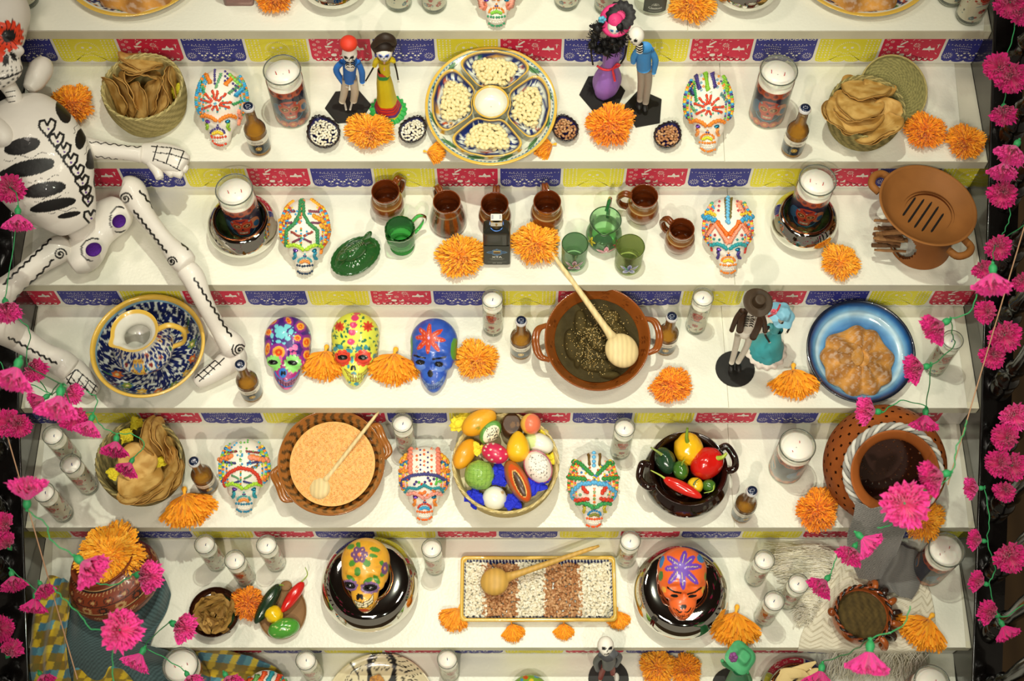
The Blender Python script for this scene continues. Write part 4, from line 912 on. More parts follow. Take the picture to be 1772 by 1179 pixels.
for k in range(190):
 x, y = rr.uniform(590, 915), rr.uniform(200, 690)
 if y < 470 or abs(x - 750) > 110: pr.append(('e', x, y, rr.uniform(5, 8), rr.uniform(8, 12), rr.uniform(0, 180), '#1F6E52'))
pr += [('e', 650, 290, 38, 40, 0, '#DCE04E'), ('e', 835, 290, 40, 40, 0, '#DCE04E'), ('e', 748, 300, 36, 130, 3, '#DCE04E')]
pr += [('f', 645, 290, 8, 4, 36, 8, 10, '#D0402A'), ('e', 645, 290, 12, 12, 0, '#B8301E'), ('f', 835, 290, 8, 4, 38, 8, 0, '#D0402A'), ('e', 835, 290, 12, 12, 0, '#B8301E')]
pr += [('e', x, y, 25, 21, 0, '#D83A72') for x, y in [(748, 233), (738, 280), (729, 330), (722, 392)]] + [('e', 762, 204, 24, 8, 0, '#D83A72')] + [('e', x - 5, y - 5, 9, 7, 0, '#F07AA0') for x, y in [(738, 280), (729, 330), (722, 392)]]
pr += [('e', x, y, a, b, g, '#3F9AA6') for x, y, a, b, g in [(650, 428, 20, 16, 0), (708, 453, 27, 16, 5), (775, 440, 24, 18, 10), (822, 430, 16, 16, 0), (880, 492, 13, 22, 0), (618, 440, 14, 18, 0), (728, 512, 12, 24, 0), (600, 500, 8, 22, 0)]]
for cx, cy in ((665, 500), (802, 500)): pr += [('e', cx, cy, 46, 42, 0, '#DC4630'), ('f', cx, cy, 9, 26, 58, 17, 8, '#DC4630'), ('l', arc(cx, cy, 44, 36, 0, 360, 30), 2, '#8A1E12'), ('e', cx, cy - 4, 34, 18, 0, '#09090A')]
pr += [('e', 728, 566, 8, 19, 15, '#0A0A0A'), ('e', 746, 566, 8, 19, -15, '#0A0A0A')]
T_ = [(676, 570), (720, 606), (765, 614), (805, 596), (838, 562), (828, 622), (770, 662), (722, 652)]
pr += [('e', 740, 606, 18, 14, 0, '#3F9AA6'), ('e', 705, 556, 9, 14, 0, '#3F9AA6'), ('e', 760, 674, 18, 12, 0, '#3F9AA6'), ('e', 713, 662, 10, 8, 0, '#3F9AA6'), ('p', T_, '#BFC458'), ('l', T_ + T_[:1], 4, '#8A5A26'), ('l', [(690, 600), (725, 632), (770, 638), (832, 592)], 3, '#8A5A26')]
pr += [('l', [(x, 600), (x, 660)], 3, '#8A5A26') for x in range(700, 835, 18)] + [('e', 818, 625, 9, 14, 0, '#3F9AA6')]
painted_skull(3, (573, 541, 657, 669), 'yellow-green painted skull with red flower eyes, middle of three', '#DCE04E', pr, TR, eyes=[(665, 496, 32, 16), (800, 498, 34, 17)])
pr = [('e', rr.uniform(1115, 1435), rr.uniform(240, 730), rr.uniform(12, 36), rr.uniform(8, 20), rr.uniform(0, 180), ['#2A50B0', '#3A66C4', '#3560BC'][k % 3]) for k in range(70)]
pr += [('e', 1412, 440, 26, 74, 3, '#5A9A3A'), ('e', 1122, 420, 11, 80, 0, '#4F9048'), ('e', 1185, 560, 34, 20, 0, '#5C80D0'), ('e', 1312, 570, 36, 22, 0, '#5C80D0')]
for tx, ty in [(1245, 270), (1332, 312), (1353, 384), (1312, 458), (1232, 474), (1163, 444), (1152, 362), (1176, 302)]:
 g = math.degrees(math.atan2(ty - 365, tx - 1240)); mx_, my_ = (tx + 1240) / 2, (ty + 365) / 2; L_ = math.hypot(tx - 1240, ty - 365) / 2
 pr += [('e', mx_, my_, L_, 17, g, '#C8401E'), ('l', [(1240 + (tx - 1240) * .3, 365 + (ty - 365) * .3), (1240 + (tx - 1240) * .85, 365 + (ty - 365) * .85)], 3, '#E8A08C')]
pr += [('e', 1240, 365, 9, 9, 0, '#C8B8F0'), ('l', [(1143, 482), (1180, 494), (1215, 500)], 13, '#0A0A10'), ('l', [(1268, 508), (1310, 502), (1353, 494)], 13, '#0A0A10'), ('e', 1183, 528, 32, 18, 5, '#08080C'), ('e', 1308, 541, 30, 18, 5, '#08080C'), ('e', 1250, 605, 18, 26, 0, '#08080C')]
T_ = [(1190, 625), (1222, 665), (1265, 678), (1310, 655), (1345, 615), (1325, 680), (1270, 712), (1222, 700)]
pr += [('p', T_, '#6F86B4'), ('l', [(1195, 645), (1240, 690), (1290, 690), (1335, 650)], 3, '#2A3F7A')] + [('l', [(x, 655), (x, 710)], 2.5, '#2A3F7A') for x in range(1212, 1335, 12)]
painted_skull(3, (710, 551, 792, 680), 'blue painted skull with a red eight-petal flower, right of three', '#3058BA', pr, TR, eyes=[(1183, 530, 30, 16), (1308, 542, 30, 16)])
# == second tier: baskets, platter, bean dishes, figurines
def vp(z): return z
def talavera(P, c, r, size, box_, dens=1.0, blue='#182A6C', flowers=True):
 """navy feather brushwork with small flowers on white, coords in mm"""
 x0, y0, x1, y1 = box_; step = size * 1.55 / dens; pr = []
 yy = y0
 k = 0
 while yy < y1:
  xx = x0 + (k % 2) * step / 2; k += 1
  while xx < x1:
   cx, cy = xx + r.uniform(-.15, .15) * step, yy + r.uniform(-.15, .15) * step; a = r.uniform(0, 2 * PI)
   t = r.rand()
   if flowers and t < .16:
    col = ['#D8A03A', '#3E7A4A', '#C0582A'][r.randint(3)]
    pr += [('f', cx, cy, 6, size * .12, size * .5, size * .15, r.uniform(0, 60), col), ('e', cx, cy, size * .2, size * .2, 0, blue)]
   else:
    L = size * .95; st = [(cx + L * (s - .5) * math.cos(a + s * .9), cy + L * (s - .5) * math.sin(a + s * .9)) for s in np.linspace(0, 1, 7)]
    pr.append(('l', st, size * .09, blue))
    for i, s in enumerate(st):
     for q in (-1, 1):
      b = a + (i / 6) * .9 + q * .9; l = size * .26 * (1 - abs(i / 6 - .45))
      pr.append(('e', s[0] + l * math.cos(b), s[1] + l * math.sin(b), l, size * .085, math.degrees(b), blue))
   xx += step
  yy += step * .8
 return paint(P, c, pr)
M_straw = mat('woven_straw', attr=True, rough=.75, bump=.5, bscale=300, var=.10, vscale=60)
M_tost = mat('fried_tortilla', attr=True, rough=.6, bump=.45, bscale=220, bdist=.0008, var=.12, vscale=45)
def basket(n, px, py, rpx, rb, H, label, cols, coil=True, z0=None, seg=120):
 P = base(n, px, py, H); R = rpx * mpp(P + [0, 0, H]); t = thing('straw_basket', label, 'basket', (P[0], P[1], P[2] + .0003)); Rb = R * rb
 nz = 34; prof = [(.001, .001), (Rb * .5, .001), (Rb * .93, .001)]
 for i in range(nz): u = i / (nz - 1); prof.append(((Rb + (R - Rb) * u + .006 * math.sin(u * PI)) + (.0016 if i % 2 else -.0004), .004 + u * (H - .006)))
 prof += [(R - .002, H), (R - .007, H - .002)] + [(Rb + (R - Rb) * u - .007, max(.006, u * H)) for u in np.linspace(.95, .06, 10)] + [(.001, .006)]
 V, F = lathe(prof, seg); th = np.arctan2(V[:, 1], V[:, 0]); zz = V[:, 2]
 k1 = (np.floor(th * 22 / PI + zz * 260).astype(int) % 2); k2 = (np.floor(zz / (H / nz * 2)).astype(int) % 2)
 c = np.where((k1 ^ k2)[:, None] == 0, np.array(C(cols[0])), np.array(C(cols[1])))
 m = MB(); m.add(V, F, c); bb = m.build('woven_body', M_straw, t)
 m = MB(); tt = np.linspace(0, 2 * PI, 90, endpoint=False)
 for s in (0, 1):
  pth = np.c_[(R - .002 + .0022 * np.cos(tt * 24 + s * PI)) * np.cos(tt), (R - .002 + .0022 * np.cos(tt * 24 + s * PI)) * np.sin(tt), H + .0022 * np.sin(tt * 24 + s * PI)]
  add_tube(m, pth, .0024, 6, cols[s], closed=True)
 m.build('rim_braid', M_straw, bb)
 return t, P, R
def tost_mesh(seed):
 r = np.random.RandomState(seed); nu, nv = 36, 9; th = np.arange(nu) * 2 * PI / nu; rr_ = np.linspace(.001, 1, nv)
 T, R = np.meshgrid(th, rr_, indexing='ij'); R = R * (1 + .03 * np.sin(3 * T + seed) + .02 * np.sin(7 * T))
 Zt = .09 * (R ** 2) * np.cos(2 * T + seed) + .05 * np.sin(5 * T + seed) * R ** 3 + .02 * r.randn(nu, nv) * R
 V = np.stack([R * np.cos(T), R * np.sin(T), Zt], -1).reshape(-1, 3); F = gridF(nu, nv, wu=True)
 P = V[:, :2]; a = noise3(np.c_[P * 3, P[:, :1]], 3, seed)[:, None]; b = np.array(C('#DDB468')); d = np.array(C('#BA8A3E'))
 c = b + (d - b) * np.clip(.5 + a * .9, 0, 1); c[np.tile(rr_ > .9, nu)] = C('#C4944A')
 m = MB(); m.add(V, F, c); V2 = V.copy(); V2[:, 2] -= .045; m.add(V2, F[:, ::-1], c * .95)
 # edge wall
 o = np.arange(nu) * nv + nv - 1; o2 = (np.roll(o, -1)); N0 = nu * nv
 m.q.append(np.stack([o, o + N0, o2 + N0, o2], 1)); m.qm.append(np.zeros(nu, int))
 return m.mesh('tostada', M_tost)
TOST = [tost_mesh(s) for s in range(4)]
def disc_at(me, name, px, py, z, a, b, ang, flip=1, thick=1.0):
 """lay a unit disc mesh so that it shows as an ellipse a x b px, long axis at ang deg (image, clockwise)"""
 P = at(px, py, z); m = mpp(P); g = math.radians(ang); view = unit(CAM - P); X = np.array([1., 0, 0]); Yv = -UP
 mj = X * math.cos(g) + Yv * math.sin(g); mj = unit(mj - view * (mj @ view)); mn = np.cross(view, mj); cph = min(1, b / a); sph = math.sqrt(1 - cph * cph) * flip
 nrm = view * cph + mn * sph; mi = np.cross(nrm, mj); A = a * m
 o = link(name, me); o.matrix_world = Matrix([[mj[i] * A, mi[i] * A, nrm[i] * A * thick, P[i]] for i in range(3)] + [[0, 0, 0, 1]])
 return o
pos_words = ['rearmost', 'second from the back', 'upper left', 'upper right', 'middle left', 'middle', 'middle right', 'lower left', 'lower middle', 'lower right', 'front', 'frontmost', 'right edge', 'far right']
def tostadas(tr, z, items, where, group):
 for i, (x, y, a, b, g, dz, fl) in enumerate(items):
  o = disc_at(TOST[i % 4], 'tostada', x / tr[2] + tr[0], y / tr[2] + tr[1], z + dz, a / tr[2], b / tr[2], g, fl)
  tag(o, 'golden fried tostada, %s one in the %s' % (pos_words[i], where), 'tostada', group)
ST = ('#C0B074', '#9C8F5A')
_, P, R = basket(1, 246, 150, 70, .86, .10, 'round pale straw basket of upright tostadas beside the papier-mache skeleton', ST)
zt1 = Z[1]
tostadas((0, 0, 3.93), zt1, [(965, 402, 158, 50, 6, .085, 1), (955, 442, 152, 40, 4, .088, 1), (900, 505, 110, 34, -14, .075, 1), (980, 495, 150, 30, 10, .08, 1), (775, 660, 150, 40, 62, .07, -1), (835, 650, 155, 38, 66, .074, -1),
      (935, 690, 138, 64, 82, .078, -1), (1030, 650, 135, 50, -76, .076, 1), (1085, 690, 120, 36, -70, .078, 1), (1160, 600, 150, 26, 84, .08, 1), (1192, 590, 140, 20, 80, .078, 1), (870, 640, 160, 30, 70, .07, -1)], 'basket beside the skeleton', 'tostadas in the upper left basket')
M_tissue = mat('tissue_paper', attr=True, rough=.8, var=.05)
def tissue(n, px, py, z, rpx, col, label, seed, jag=.35):
 P = at(px, py, z); R = rpx * mpp(P); r = np.random.RandomState(seed); V, F = ell((0, 0, 0), (1, 1, .55), 22, 14)
 d = 1 + jag * noise3(V, 4, seed) + .22 * noise3(V, 11, seed + 1) + .1 * r.randn(len(V)) * (np.abs(V[:, 2]) < .3)
 m = MB(); m.add(V * d[:, None] * R, F, col); o = m.build('crumpled_tissue', M_tissue, smooth=False, loc=P); tag(o, label, 'tissue paper'); return o
tissue(1, 309, 158, Z[1] + .06, 13, '#D8D22E', 'yellow tissue showing at the right side of the basket beside the skeleton', 3)
tissue(1, 284, 182, Z[1] + .055, 14, '#D8D22E', 'yellow tissue low in the basket beside the skeleton', 4)
# lid and right hand basket
m = MB()
nr = 22; prof = []
for i in range(nr): u = i / nr; prof += [(.002 + u * .088, .004 - .0016), (.002 + (u + .5 / nr) * .088, .004 + .0016)]
V, F = lathe(prof + [(.091, .006), (.092, .012), (.090, .014), (.087, .010)], 96); th = np.arctan2(V[:, 1], V[:, 0]); c = np.where(((np.floor(np.hypot(V[:, 0], V[:, 1]) * 250) + np.floor(th * 22) * (np.hypot(V[:, 0], V[:, 1]) > .02)) % 2 < 1)[:, None], np.array(C('#7A7444')), np.array(C('#9A9258'))); c[np.hypot(V[:, 0], V[:, 1]) > .089] = C('#B5A466')
m.add(V, F, c); P = at(1543, 158, Z[1] + .04)
o = m.build('basket_lid', M_straw, loc=P); o.rotation_euler = (.42, .1, .2); tag(o, 'round coiled straw basket lid leaning behind the right-hand basket', 'basket lid')
_, P, R = basket(1, 1501, 184, 65, .85, .085, 'coiled straw basket of flat tostadas with its lid behind it, upper right', ('#A99B60', '#7C7446'))
tostadas((1332, 0, 3.93), Z[1], [(745, 595, 112, 62, 14, .085, 1), (650, 590, 168, 70, 8, .092, 1), (470, 800, 150, 62, 50, .09, 1), (800, 770, 110, 100, 80, .088, 1), (580, 770, 190, 110, 20, .09, 1), (590, 720, 175, 92, 14, .10, 1), (720, 870, 165, 80, -18, .085, 1), (760, 870, 155, 84, -28, .092, 1), (610, 710, 162, 84, 12, .108, 1), (480, 790, 140, 60, 52, .098, 1)], 'lidded basket', 'tostadas in the upper right basket')
_, P, R = basket(4, 240, 795, 74, .85, .10, 'open-weave straw basket of tostadas and yellow tissue under pink flowers', ('#A3935C', '#6F6640'))
tostadas((0, 700, 4.027), Z[4], [(1080, 230, 150, 76, 74, .11, 1), (1130, 240, 160, 50, 72, .105, 1), (1150, 280, 150, 40, 74, .10, 1), (1210, 330, 130, 30, 70, .085, 1), (1170, 430, 140, 54, -72, .09, 1), (1200, 500, 130, 60, -56, .10, 1), (1020, 560, 190, 100, -22, .10, 1), (970, 520, 165, 120, -30, .11, 1), (1090, 580, 170, 60, -40, .105, 1), (955, 400, 135, 145, 10, .125, 1), (960, 610, 150, 62, -15, .105, 1)], 'basket under pink flowers', 'tostadas in the lower left basket')
for i, (x, y, r, l) in enumerate([(950, 130, 45, 'yellow tissue at the back of the basket under pink flowers'), (880, 220, 50, 'yellow tissue behind the tostadas in the basket under pink flowers'), (790, 480, 42, 'yellow tissue at the left inside the basket under pink flowers'), (1115, 400, 36, 'yellow tissue at the right inside the basket under pink flowers')]):
 tissue(4, x / 4.027, 700 + y / 4.027, Z[4] + .10, r / 4.027, '#DCC92A', l, 20 + i, .3)
# -- platter with four wedge dishes
TILT = .13
RT = rotm(TILT); PC = at(850, 186, Z[1] + .042)
rotz5 = -math.radians(5)
def plat_world(P): return np.asarray(P) @ RT.T + PC
t = thing('serving_platter', 'big round yellow-rimmed hand-painted platter holding dishes of nuts', 'platter', PC); t.rotation_euler = (TILT, 0, 0)
prof = [(.001, -.014), (.09, -.014), (.12, -.010), (.150, -.002), (.163, .006), (.1665, .010), (.165, .013), (.158, .0115), (.152, .009), (.140, .004), (.12, -.002), (.10, -.006), (.001, -.006)]
V, F = lathe(spline(prof, 70), 200); rr_ = np.hypot(V[:, 0], V[:, 1]); c = np.tile(np.array(C('#D9DDCB')), (len(V), 1)); r = np.random.RandomState(4)
pr = []
for k in range(12): a = k * PI / 6 + .26; pr += [('e', 147 * math.cos(a), 147 * math.sin(a), 22, 6, math.degrees(a) + 90 + 14, '#5A8A5C'), ('l', arc(0, 0, 147, 147, math.degrees(a) - 9, math.degrees(a) + 9), 1.2, '#23462F')]
for k in range(12): a = k * PI / 6; pr += [('f', 140 * math.cos(a), 140 * math.sin(a), 5, 1, 7, 2.4, 0, '#D8A838')]
paint(V[:, :2] * 1000, c, pr)
for k in range(0, 1): pass
ang = np.arctan2(V[:, 1], V[:, 0]); c[(np.abs(rr_ - .1555) < .0012) & (np.sin(ang * 90) > 0)] = C('#22305E'); c[(np.abs(rr_ - .1580) < .0008)] = C('#6FA8B8'); c[rr_ > .1588] = C('#DDB44A'); c[(rr_ < .13)] = C('#B8BCA8')
c[(V[:, 2] < .003) & (rr_ > .13)] = C('#D9DDCB') if False else c[(V[:, 2] < .003) & (rr_ > .13)]
m = MB(); m.add(V, F, c); m.build('platter_body', M_paint_gloss, t)
dnames = [(PI / 2, 'upper'), (0, 'right-hand'), (-PI / 2, 'lower'), (PI, 'left-hand')]
def wedge_outline(k=1.0, n=72):
 a = np.linspace(0, 2 * PI, n, endpoint=False); e = .42
 s = np.sign(np.cos(a)) * np.abs(np.cos(a)) ** e; u = np.sign(np.sin(a)) * np.abs(np.sin(a)) ** e
 s, u = s * k, u * k
 R = .099 + .051 * s; return np.c_[R * np.cos(u * .73), R * np.sin(u * .73)]
M_nut = mat('blanched_peanut', '#E6D6A0', rough=.45, var=.08, vscale=60)
def nut_mesh(seed):
 V, F = ell((0, 0, 0), (.0086, .0055, .005), 12, 8); V[:, 0] += 0; V[:, 1] *= 1 + .12 * np.sin(V[:, 0] * 300 + seed); m = MB(); m.add(V, F); return m.mesh('peanut', M_nut)
NUTS = [nut_mesh(s) for s in range(3)]
nr_ = np.random.RandomState(11)
for a0, nm in dnames:
 a0 += rotz5; Rz = rotm(0, 0, a0)
 t = thing('wedge_dish', '%s wedge-shaped painted dish of nuts on the round platter' % nm, 'dish', PC, 0, 'wedge dishes on the platter'); t.rotation_euler = Matrix([list(r) for r in (RT @ Rz)]).to_euler()
 ks = [(.70, .0), (.80, .002), (.93, .014), (1.0, .024), (.985, .0262), (.955, .0255), (.90, .020), (.84, .012), (.76, .007)] + [(q, .006) for q in np.linspace(.68, .02, 16)]
 rings = [np.c_[wedge_outline(1)[:] * 1, np.full(72, z)] for q, z in ks]; cc = wedge_outline(1).mean(0)
 for i, (q, z) in enumerate(ks): rings[i][:, :2] = cc + (wedge_outline(1) - cc) * q
 V = np.concatenate(rings); F = gridF(len(ks), 72, wv=True)
 c = np.tile(np.array(C('#DCE0D2')), (len(V), 1)); talavera(V[:, :2] * 1000, c, np.random.RandomState(int(abs(a0) * 10) + 3), 13, (40, -110, 160, 110), 1.25)
 kk = np.repeat(np.arange(len(ks)), 72); c[(kk >= 2) & (kk <= 5)] = C('#DDB44A'); c[kk == 6] = C('#22305E'); c[kk < 2] = C('#D9DDCB')
 m = MB(); m.add(V, F, c); m.build('dish_body', M_paint_gloss, t)
 pts = []; tries = 0
 while len(pts) < 73 and tries < 20000:
  tries += 1; s = nr_.uniform(-.78, .56); u = nr_.uniform(-.8, .8)
  R = .097 + .048 * s; q = np.array([R * math.cos(u * .62), R * math.sin(u * .62)])
  if (s / .75) ** 2 * .55 + (u / .8) ** 2 > 1.02: continue
  if all((q[0] - p[0]) ** 2 + (q[1] - p[1]) ** 2 > .0081 ** 2 for p in pts): pts.append((q[0], q[1], s, u))
 for (x, y, s, u) in pts:
  hz = .013 + .012 * max(0, 1 - (s ** 2 + u ** 2) * .9) + nr_.uniform(0, .002)
  W = plat_world(Rz @ np.array([x, y, hz])); o = link('peanut', NUTS[nr_.randint(3)]); o.location = W; o.rotation_euler = (nr_.uniform(-.4, .4), nr_.uniform(-.4, .4), nr_.uniform(0, PI))
  tag(o, 'pale blanched peanut in the %s wedge dish of the round platter' % nm, 'peanut', 'peanuts in the %s dish' % nm)
 m = MB()   # the nuts underneath, out of sight one by one
 for k in range(80):
  s = nr_.uniform(-.7, .55); u = nr_.uniform(-.75, .75)
  if s * s * .8 + u * u > .8: continue
  R = .097 + .048 * s; W = plat_world(Rz @ np.array([R * math.cos(u * .62), R * math.sin(u * .62), .009 + .006 * nr_.rand()])); V, F = ell((0, 0, 0), (.0078, .005, .0046), 8, 5, rotm(0, 0, nr_.uniform(0, 3))); m.add(V + W, F)
 tag(m.build('peanut_layer', M_nut), 'bed of peanuts under the top ones in the %s wedge dish' % nm, 'peanuts', kind='stuff')
t = thing('dip_bowl', 'empty round cream bowl with yellow rim at the middle of the platter', 'bowl', PC); t.rotation_euler = (TILT, 0, 0)
prof = spline([(.001, -.004), (.028, -.004), (.038, .008), (.0445, .026), (.0455, .030), (.0435, .0315), (.040, .028), (.034, .014), (.024, .006), (.001, .004)], 40)
V, F = lathe(prof, 72); c = np.tile(np.array(C('#E4E2D0')), (len(V), 1)); c[V[:, 2] > .0285] = C('#DDB44A'); m = MB(); m.add(V, F, c); m.build('bowl_body', M_paint_gloss, t)
# -- small leaf-shaped dishes of beans
M_bean = mat('dry_beans', attr=True, rough=.4, spec=.5)
def beans(pts, L, cols, seed, parent=None, name='beans', label=None, res=(8, 5)):
 r = np.random.RandomState(seed); m = MB()
 for x, y, z in pts:
  V, F = ell((0, 0, 0), (L / 2, L * .31, L * .27), res[0], res[1], rotm(r.uniform(-.4, .4), r.uniform(-.3, .3), r.uniform(0, PI))); col = np.array(C(cols[r.randint(len(cols))])) * r.uniform(.9, 1.08)
  m.add(V + (x, y, z), F, np.tile(col, (len(V), 1)))
 return m
def bean_dish(px, py, ang, label, cols, L, seed, rx=29, ry=27):
 P = at(px, py, Z[1] + .012); mm = mpp(P); t = thing('bean_dish', label, 'dish', (P[0], P[1], Z[1] + .0003), math.radians(ang), 'little blue glazed dishes of beans')
 A = rx * mm; B_ = A * 1.22; n = 80; a = np.linspace(0, 2 * PI, n, endpoint=False)
 prof = np.c_[A * np.cos(a) * (1 - .28 * np.clip(np.sin(a), 0, 1) ** 1.5), B_ * np.sin(a) * (1 + .04 * np.clip(np.sin(a), 0, 1))]
 ks = [(.62, .0), (.8, .004), (.96, .019), (1.0, .024), (.96, .026), (.89, .024), (.80, .014), (.6, .007), (.3, .006), (.02, .006)]
 rings = []
 for i, (q, z) in enumerate(ks):
  sc = (1 + .02 * np.cos(20 * a)) if i in (3, 4, 2) else 1; rings.append(np.c_[prof * q * np.c_[sc * np.ones(n), sc * np.ones(n)], np.full(n, z) + (.0012 * np.cos(20 * a) if i in (3, 4) else 0)])
 V = np.concatenate(rings); kk = np.repeat(np.arange(len(ks)), n); c = np.tile(np.array(C('#141A5C')), (len(V), 1)); c[kk <= 5] = C('#100C10'); bl = (kk == 4) & (np.tile(np.cos(20 * a), len(ks)) > .3); c[bl] = C('#3A2216')
 m = MB(); m.add(V, gridF(len(ks), n, wv=True), c); m.build('dish_body', M_paint_gloss, t)
 r = np.random.RandomState(seed); pts = []
 for _ in range(9000):
  x, y = r.uniform(-.8, .8) * A, r.uniform(-.8, .8) * B_
  f = (x / A) ** 2 * (1.45 + .8 * max(0, y / B_)) + (y / B_) ** 2 * 1.5
  if f < 1 and all((x - p[0]) ** 2 + (y - p[1]) ** 2 > (L * .56) ** 2 for p in pts): pts.append((x, y, .013 + .009 * (1 - f)))
 o = beans(pts, L, cols, seed).build('bean_heap', M_bean, t, kind='stuff')
 return t
WB = ['#E9E2CC', '#E2D9BE', '#EFE9D6']; PB = ['#B98A5E', '#A87248', '#C79A6E', '#B07C52']
bean_dish(560, 232, 25, 'blue glazed dish of white beans between the red-capped figurine and a large candle', WB, .0115, 1)
bean_dish(715, 228, -25, 'blue glazed dish of white beans just left of the round platter', WB, .0115, 2, 24)
bean_dish(978, 226, 14, 'blue glazed dish of speckled brown beans just right of the round platter', PB, .0125, 3, 23)
bean_dish(1155, 237, -28, 'blue glazed dish of speckled brown beans left of the second-shelf sugar skull', PB, .0125, 4, 24)
# -- dressed skeleton figurines
M_clay = mat('painted_papier_mache', attr=True, rough=.55, bump=.2, bscale=150, var=.06, vscale=50)
M_dark = mat('black_stand', '#15120F', rough=.55, var=.2, vscale=20)
class Fig:
 def __init__(s, label, n, bx, by, cat='figurine', name='skeleton_figurine'):
  s.n = n; P = at(bx, by, Z[n]); s.o = np.array([P[0], P[1], Z[n]]); s.t = thing(name, label, cat, s.o + [0, 0, .0003], 0); s.m = mpp(P)
 def J(s, px, py, dy=0.0):
  """joint shown at pixel, on the upright plane dy in front (-) of or behind the base"""
  d = ray(px, py); y = s.o[1] + dy; k = (y - CAM[1]) / d[1]; return CAM + d * k - s.o
 def part(s, name, fn, mt=None, **k):
  m = MB(); fn(m); return m.build(name, mt or M_clay, s.t, **k)
 def limb(s, m, pts, rad, col, seg=10, n=None):
  q = [s.J(*p) for p in pts]; q = spline(q, n or len(q) * 4) if len(q) > 2 else np.linspace(q[0], q[1], 6)
  rr__ = np.interp(np.linspace(0, 1, len(q)), np.linspace(0, 1, len(rad)), rad) * s.m; add_tube(m, q, rr__, seg, col)
 def ball(s, m, p, r, col, nu=16, nv=10, sc=(1, 1, 1)):
  V, F = ell(s.J(*p), (r * s.m * sc[0], r * s.m * sc[1], r * s.m * sc[2]), nu, nv); m.add(V, F, col)
 def stand(s, rpx, sides=6, rot=.3, hpx=3, off=(0, 0), ry=None):
  R = rpx * s.m; m = MB(); add_prism(m, ngon(sides, R, (ry or rpx) * s.m, rot) + np.array(off) * s.m, 0, hpx * s.m, '#15120F', bev=.001); return m.build('stand', M_dark, s.t, smooth=False)
 def head(s, p, r, hair=None, eyes='#0A0A0A', tooth=True, look=(0, 0), skull='#EDE8DC'):
  """skull about 2r high facing the viewer, with eye holes, nose and teeth"""
  c = s.J(*p); R = r * s.m; V, F = ell((0, 0, 0), (.86, .95, 1.0), 40, 30); V[:, 0] *= np.where(V[:, 2] < -.2, 1 + (V[:, 2] + .2) * .42, 1); V[:, 2] *= np.where(V[:, 2] < 0, 1.08, 1)
  cz = np.full((len(V), 3), C(skull)); lx, lz = look; q = np.c_[V[:, 0], V[:, 2]]; fr = V[:, 1] < .1
  cc = cz.copy(); pr = []
  for sx in (-1, 1): pr += [('e', sx * .34 + lx, .02 + lz, .23, .20, 0, eyes)] + ([('e', sx * .34 + lx, .02 + lz, .11, .11, 0, '#101018')] if eyes != '#0A0A0A' else [])
  pr += [('p', [(lx, -.16 + lz), (lx - .09, -.36 + lz), (lx + .09, -.36 + lz)], '#15100E'), ('l', [(-.3 + lx, -.58 + lz), (.3 + lx, -.58 + lz)], .06, '#2A221C')] + [('l', [(x + lx, -.48 + lz), (x + lx, -.70 + lz)], .04, '#2A221C') for x in np.linspace(-.26, .26, 6)]
  paint(q, cc, pr); cz[fr] = cc[fr]
  Rm = rotm(-.35 - .15 * max(0, s.n - 1)); m = MB(); m.add(V @ Rm.T * R + c, F, cz); return m.build('skull_head', M_clay, s.t)
 def hand(s, p, d=(0, 1), col='#E8E2D4'):
  m = MB(); c = s.J(*p); q = s.J(p[0] + d[0], p[1] + d[1], p[2] if len(p) > 2 else 0) - c; u = unit(q); w_ = unit(np.cross(u, [0, 1, 0.2])); L = 3.2 * s.m
  m.add(*ell(c + u * L * .3, (1.3 * s.m, 1.0 * s.m, 1.5 * s.m), 8, 6), col)
  for k, (a, l) in enumerate([(-.55, .9), (-.2, 1.25), (.1, 1.3), (.4, 1.15), (.95, .7)]):
   dd = unit(u + w_ * a); add_tube(m, [c + dd * L * .4, c + dd * L * (.4 + l * .5), c + dd * L * (.4 + l) + np.array([0, 0, -.0006])], [.45 * s.m, .4 * s.m, .3 * s.m], 5, col)
  return m.build('hand', M_clay, s.t)
# red-capped man in blue
f = Fig('skeleton figurine of a man in red cap and blue jacket on a black stand', 1, 602, 192)
f.stand(40, 6, .1, 3, (0, 8), 38)
f.part('trousers', lambda m: [f.limb(m, [(598, 134), (596, 158), (592, 176)], [7, 6.5, 5.5], '#CFC2AC'), f.limb(m, [(611, 134), (614, 158), (612, 175)], [7, 7, 6], '#CFC2AC'), f.ball(m, (604, 136), 9, '#CFC2AC')])
f.part('leg_bones', lambda m: [f.limb(m, [(596, 176), (599, 190)], [1.8, 1.8], '#E8E2D4'), f.limb(m, [(610, 174), (606, 190)], [1.8, 1.8], '#E8E2D4'), f.ball(m, (598, 195), 4, '#2A2420', sc=(1, 1.6, .7)), f.ball(m, (607, 195), 4, '#2A2420', sc=(1, 1.6, .7))])
f.part('jacket', lambda m: [f.limb(m, [(606, 106), (605, 122), (605, 139)], [13, 11, 10], '#2B6FC4', 16)])
for s_, pts in ((-1, [(592, 107), (582, 122), (596, 146)]), (1, [(619, 107), (626, 124), (627, 142)])): f.part('sleeve', lambda m: f.limb(m, pts, [5, 5.5, 4.5], '#2B74CC'))
def rib(m):
 V, F = lathe([(.001, .9), (.8, .55), (.95, 0), (.6, -.8), (.001, -1)], 20); c0 = f.J(606, 112, -.006); m.add(V * [9 * f.m, 4 * f.m, 11 * f.m] + c0 + [0, -.008, 0], F, '#EDE8DC')
 for k in range(4):
  for sx in (-1, 1): f.limb(m, [(606 + sx * 1, 105 + k * 4, -.019), (606 + sx * 5, 104 + k * 4, -.018), (606 + sx * 8, 107 + k * 4, -.014)], [.8, .9, .8], '#15120E', 5)
f.part('rib_cage', rib)
